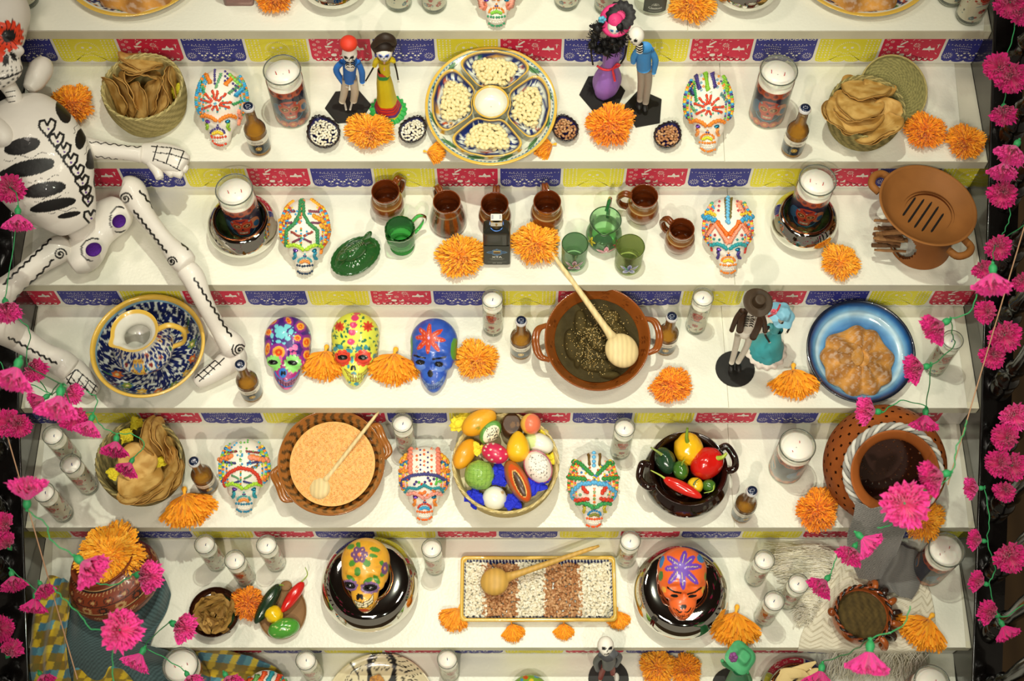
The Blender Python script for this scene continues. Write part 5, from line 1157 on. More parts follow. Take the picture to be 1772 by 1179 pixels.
f.head((605, 93), 14.5); f.part('cap', lambda m: (lambda c: m.add(*[(ell((0, 0, 0), (1, 1, .82), 24, 14)[0] * [14.5 * f.m, 14.5 * f.m, 14 * f.m] + c + [0, .002, .010]), ell((0, 0, 0), (1, 1, 1), 24, 14)[1]], '#D83A22'))(f.J(604, 81)))
f.hand((598, 150, -.012), (5, 2)); f.hand((628, 146, -.005), (3, 6))
# woman in yellow
f = Fig('skeleton figurine of a dark-haired woman in a yellow dress with green hem', 1, 672, 192)
def skirt(m):
 c = f.J(672, 192); r = f.m; prof = [(24, 3), (23, 10), (20, 20), (17, 32), (15, 50), (13.5, 75), (11, 98), (8.5, 116)]
 V, F = lathe([(a * r, b * r) for a, b in spline(prof, 60)], 48, rf=lambda T, Z_: 1 + .04 * np.sin(5 * T) + .015 * np.sin(11 * T)); c_ = np.tile(np.array(C('#D9C21C')), (len(V), 1)); zz = V[:, 2] / r
 for a, b, col in [(3, 9, '#E3CF22'), (9, 15, '#5A3478'), (15, 19, '#C4281E'), (19, 20.5, '#3A2050'), (20.5, 25, '#D0301E'), (25, 26.5, '#3A2050'), (26.5, 31, '#D0301E'), (100, 108, '#2F8A3E'), (108, 118, '#C8402A')]: c_[(zz >= a) & (zz < b)] = C(col)
 m.add(V + c * [1, 1, 0], F, c_)
f.part('skirt', skirt)
def ruff(m):
 r = f.m; V, F = lathe([(a * r, b * r) for a, b in spline([(14, 4), (20, 6), (26, 4), (31, 1), (31, .5), (20, .4)], 24)], 120, rf=lambda T, Z_: 1 + .04 * np.sin(19 * T)); V[:, 2] += .0018 * (1 + np.sin(19 * np.arctan2(V[:, 1], V[:, 0]))) * np.clip(np.hypot(V[:, 0], V[:, 1]) / r / 31, 0, 1); m.add(V, F, '#2FA84A')
f.part('green_hem', ruff)
f.part('bodice', lambda m: [f.limb(m, [(665, 103), (665, 115), (667, 128)], [11, 9, 8.5], '#DCC41E', 14), f.limb(m, [(657, 102), (651, 106), (648, 114)], [5, 5, 4], '#DCC41E'), f.limb(m, [(674, 102), (679, 104), (682, 107)], [5, 5, 3.5], '#DCC41E'), f.limb(m, [(665, 103, -.01), (665, 122, -.014)], [2, 1.2], '#D9A890')])
for pts in ([(648, 114), (640, 128), (633, 140)], [(682, 107), (686, 122), (689, 138)]): f.part('arm_bone', lambda m: f.limb(m, pts, [1.6, 1.4, 1.3], '#1A1612'))
f.head((665, 90), 15.5, eyes='#5A78D8'); f.hand((633, 140), (-3, 4)); f.hand((689, 140), (1, 5))
f.part('hair', lambda m: [f.ball(m, (664, 80, .008), 16, '#2A1C12', 24, 14, (1.08, .9, .9)), f.limb(m, [(646, 80, .002), (655, 70, .0), (666, 65, 0), (677, 68, 0), (682, 76, .002)], [5, 7, 8, 7, 5], '#2E2014'), f.limb(m, [(646, 80, .006), (650, 92, .006)], [5, 2], '#2A1C12'), f.limb(m, [(681, 78, .006), (679, 90, .006)], [5, 2], '#2A1C12')])
# purple dress woman with feather boa
f = Fig('skeleton figurine of a woman in purple dress, black boa and pink hat', 1, 1046, 160)
f.stand(40, 6, .1, 3, (-4, -2), 42)
def dress(m):
 r = f.m; prof = [(18, 3), (22, 14), (24, 30), (21, 48), (16, 64), (12.5, 76), (14, 88), (14, 106), (12, 124)]
 V, F = lathe([(a * r, b * r) for a, b in spline(prof, 50)], 40, rf=lambda T, Z_: 1 + .06 * np.sin(3 * T + 1) + .03 * np.sin(7 * T)); m.add(V + np.array([0, .0, .0]) + (V[:, 2:3] * [.06, 0, 0]), F, '#9A6CC0')
f.part('dress', dress); f.part('ribbon', lambda m: [f.limb(m, [(1033, 114, -.018), (1043, 120, -.024), (1055, 121, -.024), (1066, 114, -.018)], [2, 2, 2, 2], '#D8323E'), f.limb(m, [(1060, 119, -.026), (1068, 111, -.03), (1072, 114, -.03), (1061, 120, -.027), (1062, 130, -.03), (1064, 140, -.032)], [1.6, 2, 1.6, 1.6, 2.2, 2], '#D8323E')])
def boa(m):
 r = np.random.RandomState(6); ctr = [(1030, 64), (1026, 78), (1036, 86), (1050, 90), (1064, 86), (1074, 74), (1076, 60), (1072, 46), (1034, 50), (1046, 74), (1060, 70)]
 for c0 in ctr:
  c0 = f.J(c0[0], c0[1], r.uniform(-.02, 0)); N = 70; d = unit(r.randn(N, 3)); L = r.uniform(8, 16, N)[:, None] * f.m; st = np.tile(c0, (N, 1)); en = st + d * L; strips(m, st, (st + en) / 2 + r.randn(N, 3) * .003, en, np.full(N, .0011), unit(np.cross(d, r.randn(N, 3))), np.tile(np.array(C('#0B0A0C')), (N, 1)))
  m.add(*ell(c0, (8 * f.m,) * 3, 10, 7), '#0A090B')
f.part('feather_boa', boa)
f.head((1064, 46, -.012), 14, eyes='#4A90C8', look=(-.05, -.1))
def hat(m):
 c0 = f.J(1065, 36, -.004); V, F = lathe([(a * f.m, b * f.m) for a, b in [(.1, 12), (9, 11), (12, 4), (13, 1), (22, 1), (26, 3), (26.5, 3.5), (22, 2.2), (13, 2), (.1, 2)]], 40); V[:, 2] -= .9 * (V[:, 0] / f.m / 26) ** 2 * 9 * f.m; V = V @ rotm(.6, -.2).T; m.add(V + c0, F, '#E03A7A')
f.part('hat', hat)
def lace(m):
 c0 = f.J(1075, 28, .004); V, F = lathe([(a * f.m, b * f.m) for a, b in [(8, 6), (14, 8), (20, 6), (24, 4)]], 60, rf=lambda T, Z_: 1 + .06 * np.sin(14 * T)); k = (np.sin(30 * np.arctan2(V[:, 1], V[:, 0])) > .2); c_ = np.tile(np.array(C('#141013')), (len(V), 1)); c_[k] = C('#5A4A48'); m.add(V @ rotm(.5, -.3).T + c0, F, c_)
 f.limb(m, [(1046, 36), (1036, 44), (1024, 46), (1020, 44)], [4, 5, 3, 1], '#161214')
f.part('black_lace', lace)
f.part('blue_hat_flower', lambda m: [f.ball(m, (1042 + 4 * math.cos(a), 34 + 3 * math.sin(a), -.01), 3.4, '#5FB8D8', 8, 6) for a in (0, 1.3, 2.5, 3.8, 5)])
for pts in ([(1024, 70), (1023, 92), (1026, 112)], [(1084, 80), (1081, 98), (1074, 110)]): f.part('arm_bone', lambda m: f.limb(m, pts, [2, 1.6, 1.5], '#1C1814')); f.hand(pts[-1], (1, 5))
# man in blue jacket kissing
f = Fig('skeleton figurine of a man in light blue jacket and grey trousers, leaning to the woman', 1, 1112, 188)
f.stand(36, 5, .5, 3, (2, -2), 42)
f.part('trousers', lambda m: [f.limb(m, [(1110, 116), (1110, 140), (1107, 174)], [8, 6.5, 5], '#A99C8C'), f.limb(m, [(1121, 118), (1121, 145), (1117, 178)], [8, 7, 5.5], '#A99C8C'), f.ball(m, (1115, 118), 10.5, '#A99C8C')])
f.part('shoes', lambda m: [f.ball(m, (1106, 182, -.008), 6, '#14110F', sc=(.9, 1.8, .8)), f.ball(m, (1116, 186, -.01), 6, '#14110F', sc=(.9, 1.8, .8))])
f.part('jacket', lambda m: [f.limb(m, [(1116, 82), (1114, 98), (1114, 117)], [12, 12.5, 12], '#3F8ED0', 16)])
for pts in ([(1106, 84), (1097, 98), (1096, 108)], [(1126, 86), (1134, 104), (1131, 126)]): f.part('sleeve', lambda m: f.limb(m, pts, [5.5, 5.5, 4.5], '#4292D4'))
f.part('rib_cage', lambda m: [f.limb(m, [(1108, 74, -.01), (1106, 82, -.016), (1108, 90, -.018)], [5, 6, 4], '#1A1512')] + [f.limb(m, [(1101, 78 + 4 * k, -.022), (1107, 81 + 4 * k, -.024), (1112, 79 + 4 * k, -.022)], [.9, .9, .9], '#E8E2D4', 5) for k in range(4)])
f.head((1101, 62, -.004), 15, look=(-.45, -.05)); f.hand((1096, 110, -.004), (0, 5)); f.hand((1131, 130, -.004), (0, 5))
# == third tier
M_mirror = mat('mercury_glass', '#DCDAD2', rough=.04, metal=1.0)
def mirror_bowl(n, px, py, rpx, H, label, ratio=1.0, inner=.72, lin=None):
 """mirrored squat bowl; px,py is the centre of its widest ring"""
 P = base(n, px, py, H * .5); R = rpx * mpp(P + [0, 0, H * .5]); t = thing('mirrored_bowl', label, 'bowl', P + [0, 0, .0002], 0, 'mirrored glass bowls')
 pr = spline([(.001, .002), (R * .45, .001), (R * .62, .004), (R * .9, H * .24), (R, H * .5), (R * .95, H * .76), (R * .82, H * .95), (R * inner, H), (R * (inner - .05), H * .96), (R * (inner - .02), H * .7), (R * inner * .9, H * .4), (R * inner * .6, H * .16), (.001, H * .12)], 90)
 m = MB(); add_lathe(m, pr[:62], 96); m.build('mirrored_body', M_mirror, t)
 m = MB(); add_lathe(m, pr[61:], 96); m.build('inner_lining', lin or mat('green_lustre', '#5E7A4A', rough=.12, metal=.7), t)
 m = MB(); add_tube(m, [(R * (inner + .01) * math.cos(a), R * (inner + .01) * math.sin(a), H) for a in np.arange(72) * 2 * PI / 72], .0022, 8, closed=True); m.build('copper_rim', mat('copper_lustre', '#A8643A', rough=.12, metal=1), t)
 return t, P, R, H
_, P, R, H = mirror_bowl(2, 420, 392, 61, .085, 'mirrored glass bowl holding a large candle, third shelf left')
place(BC, HB, 2, 405, 328, 'large two-wick candle standing in the mirrored bowl, third shelf left', gb, .1, z=Z[2] + .0125)
_, P, R, H = mirror_bowl(2, 1391, 383, 58, .085, 'mirrored glass bowl holding a large candle, third shelf right')
place(BC, HB, 2, 1415, 312, 'large two-wick candle standing in the mirrored bowl, third shelf right', gb, -.3, z=Z[2] + .0125)
# -- brown glazed mugs
M_brown = mat('brown_lead_glaze', attr=True, rough=.14, coat=.9, var=.22, vscale=30)
def mug(px, py, rpx, label, hang, kind=0, H=.098, scale=1.0):
 P = base(2, px, py, H * scale); R = rpx * mpp(P + [0, 0, H]); t = thing('clay_mug', label, 'mug', P + [0, 0, .0003], 0, 'brown glazed clay mugs'); H = H * scale
 if kind == 0: o = [(.001, .002), (R * .78, .001), (R * .86, .003), (R * 1.12, H * .22), (R * 1.22, H * .42), (R * 1.12, H * .60), (R * .93, H * .72), (R * .92, H * .80), (R * .99, H * .95)]
 else: o = [(.001, .002), (R * 1.2, .001), (R * 1.34, .004), (R * 1.38, H * .22), (R * 1.30, H * .42), (R * 1.12, H * .68), (R * .98, H * .86), (R * .96, H * .95)]
 i_ = [(R * 1.0, H), (R * .93, H), (R * .88, H * .9), (R * .84, H * .75), (R * 1.0, H * .5), (R * .95, H * .25), (R * .6, H * .08), (.001, H * .06)]
 pr = spline(o + i_, 80); V, F = lathe(pr, 72); c = np.tile(np.array(C('#7A3C14')), (len(V), 1)); zz = V[:, 2]; rr__ = np.hypot(V[:, 0], V[:, 1]); idx = np.tile(np.arange(80), 72)
 inn = idx > 46; c[inn] = C('#6A2E10'); th = np.arctan2(V[:, 1], V[:, 0])
 if kind == 0: c[(~inn) & (zz > H * .62) & (zz < H * .82)] = C('#B89A6A'); c[(~inn) & (zz > H * .655) & (zz < H * .79)] = C('#8A5A2C')
 else: c[(~inn) & (np.sin(th * 13) > .15) & (zz < H * .8)] = C('#4A3A26'); c[(~inn) & (zz < H * .78) & (zz > H * .74)] = C('#8C7A5A')
 m = MB(); m.add(V, F, c); m.build('mug_body', M_brown, t)
 a = math.radians(hang); d = np.array([math.cos(a), math.sin(a)]); m = MB()
 hp = spline([(*(d * R * .93), H * .93), (*(d * R * 1.45), H * .98), (*(d * R * 1.85), H * .72), (*(d * R * 1.62), H * .45), (*(d * R * 1.15), H * .36)], 16)
 w_ = np.array([-d[1], d[0], 0])
 for s in (-.0042, .0042): add_tube(m, hp + w_ * s, .0052, 8, '#73380F')
 m.build('handle', M_brown, t)
 return t
mug(667, 331, 24.5, 'brown glazed mug behind the green glass creamer, leftmost', 52)
mug(773, 349, 24, 'wide brown mug with dark vertical stripes left of the black bottle', 118, 1, .105)
mug(856, 353, 24, 'brown glazed mug directly behind the black square bottle', 85)
mug(947, 349, 24, 'brown glazed mug behind the marigold right of the black bottle', 96)
mug(1115, 339, 24, 'brown glazed mug behind and right of the green pitcher', 172)
mug(1180, 396, 22, 'smallest brown glazed mug, nearest the edge right of the green tumblers', 140, 0, .088)
# -- square black bottle
M_bb = mat('matt_black_glass', '#23241F', rough=.28, coat=.3)
def ex_black():
 P = base(2, 859, 378, .20); u = mpp(P + [0, 0, .1]); t = thing('square_liquor_bottle', 'tall square black bottle with blue emblem and gold cap between two marigolds', 'bottle', P + [0, 0, .0003])
 w_, d_ = .0345, .020
 def sq(k, z, n=40, e=.22, ww=w_, dd=d_):
  a = np.linspace(0, 2 * PI, n, endpoint=False) + .01; return np.c_[ww * k * np.sign(np.cos(a)) * np.abs(np.cos(a)) ** e, dd * k * np.sign(np.sin(a)) * np.abs(np.sin(a)) ** e, np.full(n, z)]
 H1 = .158
 rings = [sq(.02, .0), sq(.95, .0), sq(1, .004), sq(1, H1 * .62), sq(.985, H1 * .64), sq(.985, H1 * .93), sq(.93, H1), sq(.70, H1 + .012), sq(.42, H1 + .018, e=.6), sq(.34, H1 + .022, e=1, dd=.034), sq(.34, H1 + .03, e=1, dd=.034), sq(.02, H1 + .03)]
 m = MB(); m.add(np.concatenate(rings), gridF(len(rings), 40, wv=True)[:, ::-1]); m.build('bottle_body', M_bb, t)
 m = MB(); add_lathe(m, [(.013, H1 + .016), (.0150, H1 + .017), (.0155, H1 + .042), (.0140, H1 + .046)], 40, '#B09048'); m.build('gold_cap', mat('brushed_gold', attr=True, rough=.3, metal=.8), t)
 m = MB(); V, F = box(-.0135, .0135, -.009, .009, H1 + .0455, H1 + .0475); m.add(V, F, '#E4E0D2')
 for k, (a, b) in enumerate([(-.012, -.007), (.007, .012)]): V, F = box(a, b, -.006, .006, H1 + .0475, H1 + .0479); m.add(V, F, '#A8A9B0')
 V, F = box(-.014, .014, -.0152, -.0146, H1 + .03, H1 + .046); m.add(V, F, '#DCD9C8'); m.build('tax_seal', M_print, t, smooth=False)
 m = MB(); add_tube(m, [(.0165 * math.cos(a), .0165 * math.sin(a) - .002, H1 + .016 + .004 * math.sin(a)) for a in np.arange(40) * 2 * PI / 40], .0013, 6, '#2F6FC8', closed=True); m.build('blue_ring', M_paint_gloss, t)
 # front label, printed: emblem, letters, small lines
 yq = -d_ * 1.0 - .0009; nx, nz = 120, 130; X, Zg = np.meshgrid(np.linspace(-.0325, .0325, nx), np.linspace(.006, H1 * .63, nz), indexing='ij')
 V = np.c_[X.ravel(), np.full(nx * nz, yq), Zg.ravel()]; Q = np.c_[X.ravel(), Zg.ravel() / 1.28] * 1000; c = np.tile(np.array(C('#34362F')), (len(V), 1))
 em = [(28, 53), (22, 57), (14, 58), (10, 63), (5, 64), (0, 68)]; em = em + [(-x, y) for x, y in em[::-1]] + [(-x, 106 - y) for x, y in em] + [(x, 106 - y) for x, y in em[::-1]]
 em2 = [(x * .9, 53 + (y - 53) * .9) for x, y in em]
 pr = [('p', em, '#2E557E'), ('l', em2 + em2[:1], .9, '#7FA2C0')] + [('e', s * 15, 53 + q * 6, 3, 1.4, 0, '#1A2436') for s in (-1, 1) for q in (-1, 1)] + [('f', 0, 53, 12, 8, 12, 1.2, 0, '#6F94B4'), ('p', [(-9, 48), (9, 48), (9, 58), (-9, 58)], '#8A6A2C'), ('p', [(-9, 56), (9, 56), (9, 59), (-9, 59)], '#E0C878'), ('p', [(-7, 50), (7, 50), (7, 54), (-7, 54)], '#5E4418'),
   ('l', [(-18, 27), (18, 27)], .8, '#8A8C84'), ('l', [(-14, 24), (14, 24)], .8, '#9A9C94'), ('l', [(-16, 21.5), (16, 21.5)], .6, '#6C6E66'), ('l', [(-24, 14), (24, 14)], .7, '#7A7C74'), ('l', [(-11, 10), (-3, 10)], 1.1, '#B8BAB2'), ('l', [(0, 10), (12, 10)], 1.1, '#B8BAB2')]
 paint(Q, c, pr); m = MB(); m.add(V, gridF(nx, nz), c); V2, T = text_mesh('XTA', .012, .026, .0003); m.add(np.c_[V2[:, 0], np.full(len(V2), yq - .0004), V2[:, 1] + .044], T, '#E4E4DA'); m.build('front_label', M_print, t)
ex_black()
# -- green glassware
G1 = glass('green_glass', '#DCFADC', refl=.8, dens=.06, edge=.10); G2 = glass('lime_glass', '#ECF6C0', refl=.8, dens=.06, edge=.10)
G3 = glass('deep_green_glass', '#8FE498', refl=1.1, dens=.15, edge=.3); G4 = glass('olive_green_glass', '#3F7A3A', refl=1.3, dens=.30, edge=.45)
def petal_paint(R, z0, z1, cx, col, col2, prof=None, n2=60):
 a = np.linspace(-1.2, 1.2, 90); z = np.linspace(z0, z1, n2); return a, z
def painted_flower(t, R, z, cols, name='painted_flower', size=.024, a0=0, Rf=None):
 """enamel flower on the outside of a round glass: petals follow the wall"""
 m = MB()
 for k in range(5):
  g = k * 2 * PI / 5 + .3; L = size
  for i, (s, wd, col) in enumerate([(1, .44, cols[0]), (.75, .28, cols[1]), (.4, .12, cols[2])]):
   u = np.linspace(0, 1, 9); half = wd * L * np.sin(np.clip(u, 0, 1) * PI) ** .7 * .5
   pts = [(u_ * L * s, h) for u_, h in zip(u, half)] + [(u_ * L * s, -h) for u_, h in zip(u[::-1][1:-1], half[::-1][1:-1])]
   P2 = np.array([(x * math.cos(g) - y * math.sin(g), x * math.sin(g) + y * math.cos(g)) for x, y in pts]); V, T = poly_fan(P2); a = V[:, 0] / R + a0; zz = V[:, 1] + z; rr = (Rf(zz) if Rf is not None else R) + .0006 + i * .0003
   m.add(np.c_[rr * np.sin(a), -rr * np.cos(a), zz], T, col)
 a = a0; m.add(*ell((R * math.sin(a), -R * math.cos(a), z), (.002, .002, .002), 8, 6), cols[3]); q = [( (R + .001) * math.sin(a + x / R), -(R + .001) * math.cos(a + x / R), z + y) for x, y in [(0, 0), (.006, .003), (.012, .006)]]; add_tube(m, q, .0007, 5, '#D8D040')
 q = [((R + .0012) * math.sin(a + x / R), -(R + .0012) * math.cos(a + x / R), z + y) for x, y in [(-.004, .0), (-.010, .008), (-.014, .018)]]; add_tube(m, q, .0009, 5, '#3FB24A'); m.build(name, M_paint_gloss, t)
def tumbler(px, py, rpx, gm, label, cols, lim):
 H = .095; P = base(2, px, py, H); R = rpx * mpp(P + [0, 0, H]); t = thing('glass_tumbler', label, 'glass', P + [0, 0, .0003], 0, 'hand-painted green tumblers')
 m = MB(); add_lathe(m, [(.001, .001), (R * .88, .001), (R * .95, .006), (R * .96, H * .3), (R, H)], 48); add_lathe(m, [(R - .0025, H), (R * .90, H * .3), (R * .86, .012), (.001, .010)], 48); m.build('glass_wall', gm, t)
 m = MB(); add_tube(m, [((R - .001) * math.cos(a), (R - .001) * math.sin(a), H) for a in np.arange(48) * 2 * PI / 48], .0015, 8, closed=True); m.build('glass_rim', lim, t); m = MB(); add_lathe(m, [(.001, .002), (R * .86, .002), (R * .8, .009), (.001, .011)], 40); m.build('glass_foot', lim, t)
 painted_flower(t, R * .965, H * .40, cols, size=.026)
tumbler(995, 422, 23, G1, 'mint green glass tumbler with a mauve flower beside the spoon handle', ['#C8A0B8', '#6A3A54', '#2A1420', '#D8C040'], glass('green_rim', '#1E6A3A', refl=1.5, dens=.45, edge=.4))
tumbler(1091, 427, 25, G2, 'lime green glass tumbler with a blue-white flower', ['#B8BCE0', '#6F78B0', '#24406A', '#244060'], glass('lime_rim', '#5A7A20', refl=1.5, dens=.45, edge=.4))
def pitcher():
 H = .115; P = base(2, 1048, 381, H); R = 27 * mpp(P + [0, 0, H]); t = thing('glass_pitcher', 'round green glass pitcher with painted flowers behind two tumblers', 'pitcher', P + [0, 0, .0003])
 pr = spline([(.001, .001), (R * .7, .001), (R * .95, .01), (R * 1.18, H * .33), (R * 1.05, H * .60), (R * .72, H * .78), (R * .82, H * .90), (R * 1.0, H)], 50)
 lip = lambda T, Z_: 1 + .16 * np.exp(-((T - 1.5 * PI + .15) / .30) ** 2) * (Z_ > H * .8)
 V, F = lathe(pr, 72, rf=lip); m = MB(); m.add(V, F); V2, F2 = lathe(pr[::-1] * [.95, 1] + [0, .001], 72, rf=lip); m.add(V2, F2); m.build('glass_wall', G1, t)
 e = V.reshape(72, 50, 3)[:, -1]; m = MB(); add_tube(m, e, .0015, 6, closed=True); m.build('glass_rim', MATS['green_rim'], t); m = MB(); add_lathe(m, [(.001, .002), (R * .7, .002), (R * .6, .010), (.001, .011)], 30); m.build('glass_foot', MATS['green_rim'], t)
 m = MB(); add_tube(m, spline([(.004, R * .8, H * .93), (.010, R * 1.25, H * 1.10), (.014, R * 1.75, H * .9), (.012, R * 1.6, H * .6), (.01, R * 1.1, H * .45)], 20), .0055, 10, '#2F8A44'); m.build('handle', glass('handle_green', '#3F9A50', refl=1.4, dens=.4, edge=.4), t)
 rf = lambda z: np.interp(z, pr[:, 1], pr[:, 0]); painted_flower(t, R * 1.12, H * .28, ['#F0A8B8', '#D87088', '#F8E0E4', '#E8D040'], size=.026, a0=.1, Rf=rf); painted_flower(t, R * 1.12, H * .5, ['#E8D848', '#C8A828', '#8A6A18', '#6A3A10'], name='yellow_painted_flower', size=.016, a0=-.9, Rf=rf); painted_flower(t, R * 1.12, H * .45, ['#D84A5A', '#A82838', '#F8E0E4', '#E8D040'], name='red_painted_flower', size=.015, a0=.8, Rf=rf)
pitcher()
def creamer():
 H = .082; P = base(2, 692, 397, H); R = 26 * mpp(P + [0, 0, H]); t = thing('glass_creamer', 'deep green pressed-glass creamer jug with diamond pattern', 'jug', P + [0, 0, .0003])
 n, k = 132, 46; pr = spline([(.001, .001), (R * .78, .001), (R * .8, .006), (R * .70, .012), (R * .92, H * .35), (R * .95, H * .7), (R * .98, H)], k)
 rf = lambda T, Z_: (1 + .028 * np.abs(np.sin(T * 14 + Z_ * 420)) * np.abs(np.sin(T * 14 - Z_ * 420)) * (Z_ > .014) * (Z_ < H * .86)) * (1 + .16 * np.exp(-((T - 1.25 * PI) / .28) ** 2) * (Z_ > H * .7)); V, F = lathe(pr, n, rf=rf); V = V.reshape(n, k, 3); V[:, -1, 2] += .002 * np.abs(np.sin(np.arange(n) * 2 * PI / n * 10)); e = V[:, -1].copy(); m = MB(); m.add(V.reshape(-1, 3), F); V2, F2 = lathe(pr[::-1] * [.9, 1] + [0, .004], n); m.add(V2, F2); m.build('glass_wall', G3, t)
 m = MB(); add_tube(m, e, .0018, 6, closed=True); m.build('glass_rim', glass('deep_rim', '#1E6A28', refl=1.6, dens=.5, edge=.4), t)
 m = MB(); add_tube(m, spline([(R * .7, R * .55, H * .92), (R * 1.2, R * .95, H * 1.05), (R * 1.6, R * 1.15, H * .8), (R * 1.3, R * .95, H * .45), (R * .8, R * .5, H * .3)], 18), .0055, 8); m.build('handle', G3, t)
creamer()
def hen_dish():
 P = at(616, 447, Z[2] + .015); mm = mpp(P); t = thing('covered_glass_dish', 'olive-green glass hen dish on an oval base, tail raised', 'dish', (P[0], P[1], Z[2] + .0003), math.radians(38))
 A, B_ = 47 * mm, 33 * mm; n = 100; a = np.linspace(0, 2 * PI, n, endpoint=False); rings = []
 ks = [(.02, 0), (.7, 0), (.82, .004), (.98, .022), (1.0, .027), (.985, .029), (.95, .028), (.92, .024), (.88, .0245), (.82, .031), (.7, .038), (.5, .044), (.28, .046), (.02, .046)]
 for i, (q, z) in enumerate(ks): w_ = 1 + .012 * np.cos(26 * a) * (i in (2, 3, 4, 5)); rings.append(np.c_[A * q * w_ * np.cos(a), B_ * q * w_ * np.sin(a), np.full(n, z)])
 m = MB(); m.add(np.concatenate(rings[:8]), gridF(8, n, wv=True)[:, ::-1]); m.build('oval_base', mat('green_pressed_glass', '#3D7A3C', rough=.1, trans=.55, coat=.6, bump=.3, bscale=120), t)
 V = np.concatenate(rings[7:]); rr_ = np.hypot(V[:, 0] / A, V[:, 1] / B_); V[:, 2] += .0022 * np.sin(V[:, 0] * 420) * np.cos(V[:, 1] * 380) * (rr_ < .8); m = MB(); m.add(V, gridF(7, n, wv=True)[:, ::-1])
 V, F = ell((0, 0, .046), (A * .52, B_ * .44, .022), 40, 20); V[:, 2] += .0016 * np.sin(V[:, 0] * 600 + V[:, 1] * 500); m.add(V, F); m.build('hen_body', MATS['green_pressed_glass'], t)
 m = MB(); m.add(*ell((-A * .48, 0, .058), (.014, .010, .012), 16, 10)); m.add(*ell((-A * .6, 0, .055), (.008, .003, .003), 8, 6)); m.build('hen_head', MATS['green_pressed_glass'], t)
 m = MB(); V, F = ell((0, 0, 0), (.0135, .0045, .020), 26, 16); V = V @ rotm(0, .45).T; m.add(V + (A * .62, 0, .078), F); m.build('hen_tail', MATS['green_pressed_glass'], t)
 m = MB()
 for k in range(9): x = -A * .2 + k * A * .075; add_tube(m, [(x, -.006, .0665 + .001 * math.sin(k)), (x + .002, 0, .069), (x, .006, .0665)], .0014, 5)
 m.build('back_feathers', glass('feather_glass', '#8FC080', refl=1.5, dens=.5, edge=.3), t)
hen_dish()
